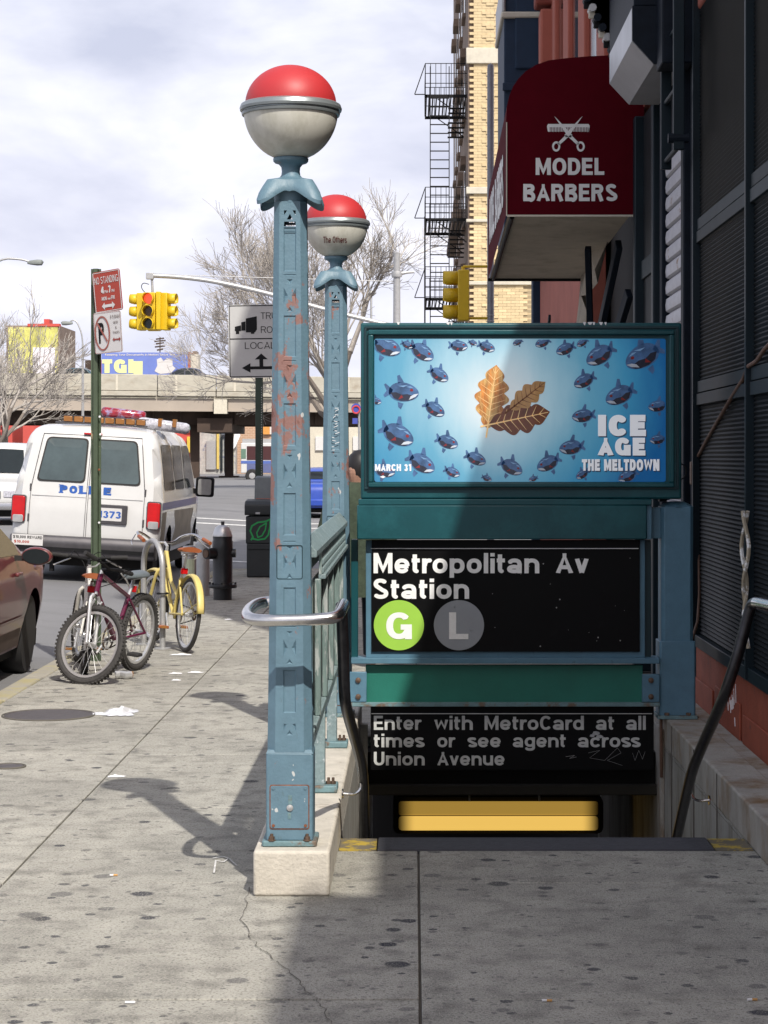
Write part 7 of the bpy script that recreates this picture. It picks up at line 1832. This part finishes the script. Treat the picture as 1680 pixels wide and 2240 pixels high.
# ================================================================== FAR BUILDINGS
def pxbox(t, x0, y0, x1, y1, D0, dep, name, m, bev=0, par=None):
    a, b = P(x0, y0, D0), P(x1, y1, D0); return MB().box(a.x, b.x, D0, D0 + dep, b.z, a.z).build(name, m, par or t, bevel=bev, smooth=False)
fb = thing('graffiti_shopfront', 'pale shopfront with yellow pillar and paint tags beyond the overpass', 'building', P(470, 1040, 190)); fb.location.z = 0
pxbox(fb, 428, 860, 515, 1041, 190, 8, 'wall', mat('pale_wall', (.42, .42, .40), .85, var=.3, scale=1.4, col2=(.2, .22, .3), c2scale=1.6, c2amt=(.55, .6)))
pxbox(fb, 451, 965, 472, 1027, 189.8, .2, 'shutter', M['galv']); pxbox(fb, 474, 940, 479, 1026, 189.7, .3, 'pillar', mat('pillar_yellow', (.6, .45, .12), .7)); pxbox(fb, 484, 926, 500, 950, 189.6, .4, 'shop_sign', mat('sign_bluegrey', (.3, .34, .42), .7))
pxbox(fb, 482, 955, 487, 1030, 189.8, .2, 'window', M['glass']); pxbox(fb, 491, 955, 496, 1030, 189.8, .2, 'window', M['glass']); pxbox(fb, 503, 935, 511, 1028, 189.7, .3, 'pillar', mat('pillar_cream', (.6, .55, .4), .7))
mb = MB()
for i, (a, b) in enumerate(((516, 930), (526, 952), (516, 975), (506, 990))): mb.v.append(P(a, b, 189.5)); 
mb.f.append((0, 1, 2, 3)); mb.build('paint_mark', M['paper'], fb, smooth=False)
tb_ = thing('tan_brick_building', 'tan brick building with orange panel behind the delivery truck', 'building', P(560, 1040, 192)); tb_.location.z = 0
pxbox(tb_, 515, 860, 640, 1041, 192, 8, 'wall', mat('tan_brick', (.42, .26, .17), .85, var=.12, scale=1, extra=ex_brick(.45, .16, (.5, .36, .26), (.38, .23, .15), .03, axis='xz')))
pxbox(tb_, 575, 925, 590, 950, 191.7, .3, 'orange_panel', mat('panel_orange', (.6, .27, .06), .7)); pxbox(tb_, 590, 925, 598, 950, 191.8, .2, 'window', M['signwht']); pxbox(tb_, 640, 860, 980, 1041, 192, 8, 'wall', M['stone'])
for xx in (690, 772): pxbox(tb_, xx, 955, xx + 20, 985, 191.8, .2, 'window', M['signwht'])
rb = thing('red_workshop', 'bright red low building seen under the overpass at left', 'building', P(60, 1040, 178)); rb.location.z = 0
pr = mat('workshop_red', (.50, .075, .06), .8, var=.15, scale=.8)
pxbox(rb, -60, 902, 27, 1041, 178, 8, 'wall', pr); pxbox(rb, 50, 924, 180, 1041, 178, 8, 'wall', pr); pxbox(rb, 330, 860, 424, 1041, 188, 8, 'wall', pr)
for yy in (905, 925, 945): pxbox(rb, 0, yy, 9, yy + 9, 177.8, .2, 'wall_sign', mat('sign_dkred', (.3, .03, .03), .7))
pxbox(rb, 405, 925, 418, 940, 187.6, .3, 'wall_sign', mat('sign_aqua', (.3, .5, .5), .7)); pxbox(rb, 409, 955, 423, 990, 187.6, .3, 'wall_sign', mat('sign_yel', (.6, .42, .05), .7)); pxbox(rb, 421, 880, 430, 1030, 187.6, .4, 'door_surround', M['stone'])
# delivery truck
tr = thing('delivery_truck', 'white delivery truck with blue stripe and dark side opening under the overpass', 'truck', P(560, 1040, 142)); tr.location.z = 0
D = 142
pxbox(tr, 527, 969, 640, 1035, D, 3, 'body', M['wpaint'], .05); pxbox(tr, 540, 976, 640, 1006, D - .03, .05, 'dark_opening', mat('opening_maroon', (.05, .01, .012), .6)); pxbox(tr, 530, 960, 640, 969, D + .3, 2.4, 'roof', M['galv'])
pxbox(tr, 527, 1008, 640, 1014, D - .02, .03, 'stripe', mat('stripe_blue', (.08, .13, .38), .4)); pxbox(tr, 540, 1014, 640, 1034, D - .02, .03, 'lower_panel', mat('truck_lower_blue', (.1, .12, .25), .5))  # lower panel in plain dark blue
pxbox(tr, 527, 982, 538, 1003, D - .03, .04, 'cab_window', mat('window_green', (.12, .2, .15), .2))
for xx in (552, 640):
    p = P(xx, 1030, D); wq = MB().lathe([(0, -.28), (.4, -.28), (.47, -.2), (.47, .1), (0, .1)], (p.x, D + .05, .36), 20, 'y').build('wheel', M['rubber'], tr); MB().lathe([(0, -.31), (.2, -.3), (.22, -.27)], (p.x, D + .05, .36), 14, 'y').build('hub', M['galv'], wq)
# parked dark car behind gap, blue roundel sign
rs_ = thing('round_shop_sign', 'small blue and red round shop sign right of the farther lamp post', 'sign', P(780, 905, 70)); 
p = P(779, 893, 70)
MB().lathe([(0, -.05), (.16, -.05), (.16, 0), (0, 0)], (p.x, 70, p.z), 20, 'y').build('disc', mat('disc_blue', (.05, .07, .35), .5), rs_)
MB().torus((p.x, 69.94, p.z - .05), .12, .03, 'y', 20, 6).build('ring', mat('disc_red', (.5, .05, .06), .5), rs_); MB().box(p.x - .12, p.x + .05, 69.95, 70, p.z - .52, p.z - .33).build('lower_plate', mat('disc_blue', (.05, .07, .35), .5), rs_, smooth=False)
MB().cyl((p.x + .1, 70.1, -.0), (p.x + .1, 70.1, p.z + .2), .04, 8).build('pole', M['galv'], rs_)
# billboards
bb = thing('blue_billboard', 'blue and yellow TGI billboard rising behind the overpass', 'billboard', P(315, 1000, 205)); bb.location.z = 0
D = 205
pxbox(bb, 222, 771, 410, 840, D, .5, 'panel', mat('billboard_blue', (.14, .2, .52), .6, var=.08, scale=.6)); 
for xx in (250, 310, 370): pxbox(bb, xx, 840, xx + 4, 1000, D + .1, .4, 'support_post', M['osteel'])
def bt(s, x0, x1, yb, cap, m, bold=.03, D=D): o_ = P(x0, yb, D); text(s, (o_.x, D - .03, o_.z), (x1 - x0) * D / F, cap * D / F, m, bb, bold=bold)
yl_ = mat('billboard_yellow', (.68, .7, .34), .6, var=.05)
bt('TGI', 223, 292, 816, 30, yl_, .075); pxbox(bb, 292, 790, 312, 818, D - .04, .02, 'yellow_shape', yl_); pxbox(bb, 223, 818, 312, 822, D - .04, .02, 'underline', yl_)
bt('Keeping Your Documents in Motion Since 1914', 230, 383, 778, 4.5, M['signwht'], .02)
mb = MB(); 
for i, (a, b) in enumerate(((343, 786), (352, 782), (358, 790), (366, 783), (377, 786), (378, 800), (384, 806), (374, 816), (350, 818), (338, 812), (344, 800))): mb.v.append(P(a, b, D - .03))
mb.f.append(tuple(range(11))); mb.build('white_shape', M['signwht'], bb, smooth=False, fix=False)
ch_ = thing('chimney_block', 'narrow white brick chimney block right of the blue billboard', 'chimney', P(423, 1000, 210)); ch_.location.z = 0
pxbox(ch_, 410, 770, 417, 1000, 208, 2, 'red_side', mat('chimney_red', (.42, .12, .09), .8)); pxbox(ch_, 417, 775, 434, 1000, 207.9, 2, 'white_face', M['stone']); pxbox(ch_, 421, 768, 430, 775, 208, 2, 'top_step', M['brown'])
yb_ = thing('yellow_sign_building', 'brick building with yellow and white painted wall behind the left tree', 'building', P(70, 1000, 212)); yb_.location.z = 0
pxbox(yb_, 14, 712, 130, 1000, 212, 10, 'wall', M['brown']); pxbox(yb_, 18, 716, 126, 830, 211.7, .3, 'yellow_panel', mat('panel_yellow', (.6, .58, .16), .7, var=.5, scale=.5, col2=(.25, .2, .08), c2scale=.8, c2amt=(.55, .6))); pxbox(yb_, 72, 760, 120, 828, 211.5, .15, 'white_panel', mat('panel_white', (.75, .72, .75), .7, var=.2, scale=.8, col2=(.3, .2, .25), c2scale=.9, c2amt=(.6, .66)))
pxbox(yb_, 96, 698, 108, 712, 213, 2, 'chimney', pr); pxbox(yb_, 60, 708, 130, 714, 211.9, 1, 'coping', pr)
sm_ = thing('dark_shed', 'small dark roofed red block left of the blue billboard', 'building', P(195, 1000, 214)); sm_.location.z = 0
pxbox(sm_, 186, 788, 222, 1000, 214, 4, 'wall', M['osteel']); pxbox(sm_, 203, 788, 222, 1000, 213.8, .2, 'red_face', pr)
an = thing('rooftop_aerial', 'spiky rooftop aerial above the blue billboard', 'aerial', P(350, 770, 206))
p = P(350, 1000, 206); MB().cyl((p.x, 206, 5), (p.x, 206, P(0, 738, 206).z), .06, 6).build('mast', M['osteel'], an)
for k, ww in ((742, .4), (747, .55), (752, .4), (759, .5), (766, .3)):
    z = P(0, k, 206).z; MB().bar((p.x - ww, 206, z), (p.x + ww, 206, z + .1), .12, .14).build('element', M['osteel'], an, smooth=False)

# ================================================================== TREES
def tree(name, label, base, H, spread, seed, r0, levels=7, forks=3, tilt=0., trunk_h=.22, minr=.016):
    t = thing(name, label, 'tree', base, 'bare winter trees')
    q = random.Random(seed); tk_, br = MB(), MB()
    def grow(p, d, L_, r, lv):
        segs = 4 if lv <= 2 else 3; pts = [p]; dd = d.copy()
        for i in range(segs):
            dd = (dd + Vector((q.gauss(0, .13), q.gauss(0, .13), q.gauss(0, .08) + .04))).normalized(); pts.append(pts[-1] + dd * L_ / segs)
        rs_ = [max(minr, r * (1 - .45 * i / segs)) for i in range(segs + 1)]
        (tk_ if lv <= 1 else br).tube(pts, rs_, 10 if lv == 0 else (7 if lv < 3 else 3), caps=False)
        if lv >= levels: return
        nf = forks if lv < levels - 2 else forks + (2 if H > 12 else 1)
        if lv == 0: nf = 4
        for k in range(nf):
            at = 1.0 if (k == 0 or lv == 0) else q.uniform(.35, .95); i = min(segs - 1, int(at * segs)); pp = pts[i] + (pts[i + 1] - pts[i]) * (at * segs - i)
            a = q.uniform(0, 2 * math.pi) if lv else (k * 2 * math.pi / nf + q.uniform(-.4, .4)); o = dd.orthogonal().normalized(); o.rotate(Matrix.Rotation(a, 3, dd))
            ang = q.uniform(.28, .75) * (1.0 if k or lv == 0 else .45)
            nd = (dd * math.cos(ang) + o * math.sin(ang) * spread + Vector((0, 0, .10))).normalized()
            grow(pp, nd, L_ * q.uniform(.62, .86) if lv else L_ * q.uniform(.9, 1.2), r * (.66 if k == 0 else .5), lv + 1)
    grow(Vector(base), Vector((tilt, 0, 1)).normalized(), H * trunk_h, r0, 0)
    tk_.build('trunk', M['bark'], t); br.build('crown', M['twig'], t, smooth=False, fix=False, kind='stuff')
    return t
def TB(px, Dd, z=0.): p = P(px, 0, Dd); return (p.x, Dd, z)
tree('bare_tree', 'large bare tree behind the globe lamp posts', TB(752, 98), 13.2, 1.15, 21, .34, 7, 3, -.22, .25, .0095)
tree('bare_tree', 'bare tree at the left edge in front of the yellow painted building', TB(46, 112), 11.0, 1.35, 5, .28, 6, 3, 0, .24, .0095)
tree('bare_tree', 'smaller bare tree leaning in at the far left edge', TB(-22, 105), 9.5, 1.15, 9, .2, 6, 3, .12, .23, .0095)

# ================================================================== PERSON
def person():
    t = thing('person', 'person with black hair in a dark green coat standing behind the billboard', 'person', (-.44, 16.2, 0))
    bx, by = -.43, 16.2
    me = bpy.data.meshes.new('body'); Vx = [(0, 0, .92), (0, 0, 1.15), (0, 0, 1.32), (0, .0, 1.40), (0, -.01, 1.47), (0, -.01, 1.58),
        (.10, 0, .88), (.11, -.02, .48), (.11, .02, .09), (.12, -.12, .05), (-.10, 0, .88), (-.11, .03, .48), (-.11, .06, .09), (-.12, -.06, .05),
        (.19, 0, 1.31), (.24, .02, 1.05), (.22, -.08, .82), (.21, -.11, .74), (-.19, 0, 1.31), (-.24, .02, 1.05), (-.22, -.08, .82), (-.21, -.11, .74)]
    Ed = [(0, 1), (1, 2), (2, 3), (3, 4), (4, 5), (0, 6), (6, 7), (7, 8), (8, 9), (0, 10), (10, 11), (11, 12), (12, 13), (2, 14), (14, 15), (15, 16), (16, 17), (2, 18), (18, 19), (19, 20), (20, 21)]
    me.from_pydata([(v[0], v[1], v[2]) for v in Vx], Ed, []); o = bpy.data.objects.new('body', me); COL.objects.link(o); o.parent = t
    rad = [.15, .15, .13, .055, .085, .095, .09, .062, .045, .04, .09, .062, .045, .04, .075, .052, .04, .035, .075, .052, .04, .035]
    m1 = o.modifiers.new('skin', 'SKIN'); 
    for i, r_ in enumerate(rad): me.skin_vertices[0].data[i].radius = (r_, r_ * .85)
    me.skin_vertices[0].data[0].use_root = True
    o.modifiers.new('sub', 'SUBSURF').levels = 1; o.modifiers['sub'].render_levels = 2; me.materials.append(mat('skin', (.36, .2, .14), .6))
    cm = mat('coat_green', (.035, .05, .03), .9, var=.3, scale=20, bump=.4)
    MB().lathe([(.23, .55), (.24, .7), (.20, 1.0), (.21, 1.2), (.20, 1.32), (.12, 1.41), (.07, 1.43)], (0, 0, 0), 24).xf(Matrix.Translation((bx, by, 0)) @ Matrix.Diagonal((1, .75, 1, 1))).build('coat', cm, t)
    for s_ in (-1, 1): MB().tube([(bx + s_ * .17, by, 1.34), (bx + s_ * .25, by + .02, 1.06), (bx + s_ * .225, by - .08, .83)], [.075, .065, .052], 12).build('sleeve', cm, t)
    for s_ in (-1, 1): MB().tube([(bx + s_ * .10, by, .9), (bx + s_ * .11, by, .5), (bx + s_ * .11, by + .03, .1)], [.105, .08, .07], 12).build('trouser_leg', M['dkpaint'], t)
    hm = mat('hair_black', (.012, .01, .01), .5)
    mb = MB().lathe([(0, .115), (.05, .105), (.09, .065), (.108, .0), (.10, -.08), (.07, -.14), (0, -.15)], (0, 0, 0), 20)
    mb.v = [Vector((v.x, v.y * 1.1 + .025, v.z)) for v in mb.v if True]; mb.xf(Matrix.Translation((bx + .02, by + .005, 1.565))).build('hair', hm, t)
    t.location = (0, 0, 0); 
    for c in ALLKIDS(t):
        if c.name != o.name: pass
    return t, o
# (parts were built in world space with the root at -.44,16.2)
pt, pbody = person()
for c in ALLKIDS(pt):
    if c is pbody: c.location = (.01, 0, 0)
pt.location = (-.44, 16.2, 0)

# ================================================================== LITTER, MARKS
def crumple(name, lab, cat, x, y, w_, d_, h_, seed, m):
    q = random.Random(seed); n = 9; vs = []
    for j in range(n):
        for i in range(n):
            u, v = i / (n - 1) * 2 - 1, j / (n - 1) * 2 - 1; e_ = max(0, 1 - (u * u + v * v))
            vs.append((x + u * w_ / 2 * q.uniform(.8, 1.1), y + v * d_ / 2 * q.uniform(.8, 1.1), .004 + h_ * e_ * q.uniform(.15, 1)))
    o = MB().add(vs, [(j * n + i, j * n + i + 1, (j + 1) * n + i + 1, (j + 1) * n + i) for j in range(n - 1) for i in range(n - 1)]).build(name, m, smooth=False); return tag(o, lab, cat)
bagm = mat('plastic_bag', (.62, .63, .66), .25, var=.1, spec=.7)
p = P(268, 1560, 13.4); crumple('plastic_bag', 'crumpled clear plastic bag beside the large manhole cover', 'plastic bag', p.x, 13.3, .20, .34, .045, 4, bagm)
p = P(225, 1563, 13.3); crumple('plastic_scrap', 'thin plastic scrap between the manhole cover and the plastic bag', 'litter', p.x, 13.25, .14, .14, .012, 6, bagm)
for i, (px, py, ww, dd, lab) in enumerate(((384, 1474, .10, .08, 'flat white paper scrap right of the maroon bicycle wheel'), (428, 1472, .12, .07, 'white paper scrap nearest the pavement joint'), (395, 1433, .18, .09, 'white paper sheet under the yellow bicycle wheel'), (386, 1489, .07, .05, 'small white paper scrap closest to the camera beyond the manhole'), (500, 1356, .08, .1, 'yellowish paper scrap at the edge of the building shadow'), (255, 1700, .09, .05, 'white scrap by the shadow of the nearer globe'))):
    Dd = 1.62 * F / (py - 1000); crumple('paper_scrap', lab, 'litter', P(px, 0, Dd).x, Dd, ww, dd, .012, 20 + i, M['paper'])
Dd = 15.35; x = P(270, 0, Dd).x
cn = thing('crushed_can', 'crushed silver can behind the maroon bicycle front wheel', 'can', (x, Dd, 0))
MB().tube([(x - .06, Dd, .03), (x - .02, Dd + .01, .035), (x + .02, Dd - .01, .028), (x + .06, Dd + .01, .033)], [.03, .026, .031, .024], 10).build('can_body', M['silver'], cn); MB().cyl((x + .06, Dd + .01, .033), (x + .067, Dd + .012, .033), .024, 10).build('can_end', M['amber'], cn)
for (px, py, ang, lab) in ((248, 1917, .1, 'cigarette butt on the sunlit sidewalk left of the pale curb block'), (284, 2196, 0, 'cigarette butt on the joint at the bottom left'), (1196, 2192, 0, 'cigarette butt on the shaded joint at the bottom middle'), (1645, 2190, .1, 'cigarette butt on the shaded joint at the bottom right')):
    Dd = 1.62 * F / (py - 1000); x = P(px, 0, Dd).x
    cg = thing('cigarette_butt', lab, 'cigarette butt', (x, Dd, 0), 'cigarette butts on the sidewalk'); ca, sa = math.cos(ang), math.sin(ang)
    MB().cyl((x - .014 * ca, Dd - .014 * sa, .005), (x + .0 * ca, Dd, .005), .0038, 8).build('paper_end', M['paper'], cg); MB().cyl((x, Dd, .005), (x + .016 * ca, Dd + .016 * sa, .005), .0039, 8).build('filter_end', M['paper'] if px == 284 else mat('filter_tan', (.55, .3, .1), .7), cg)
def chalk(name, lab, strokes, w_=.007):
    mb = MB(); q = random.Random(1)
    for st_ in strokes:
        pts = []
        for (px, py) in st_: Dd = 1.62 * F / (py - 1000); pts.append((P(px, 0, Dd).x, Dd))
        for qd in ribbon(pts, w_): mb.poly([(v.x, v.y, .0055) for v in qd])
    return tag(mb.build(name, mat('chalk', (.55, .54, .52), .9, var=.3, scale=30), smooth=False), lab, 'paint mark')
chalk('chalk_mark', 'white sprayed zigzag mark left of the pale curb block', [[(468, 1912), (472, 1885), (490, 1888), (500, 1880), (518, 1896)], [(465, 1880), (488, 1876), (505, 1882)]])
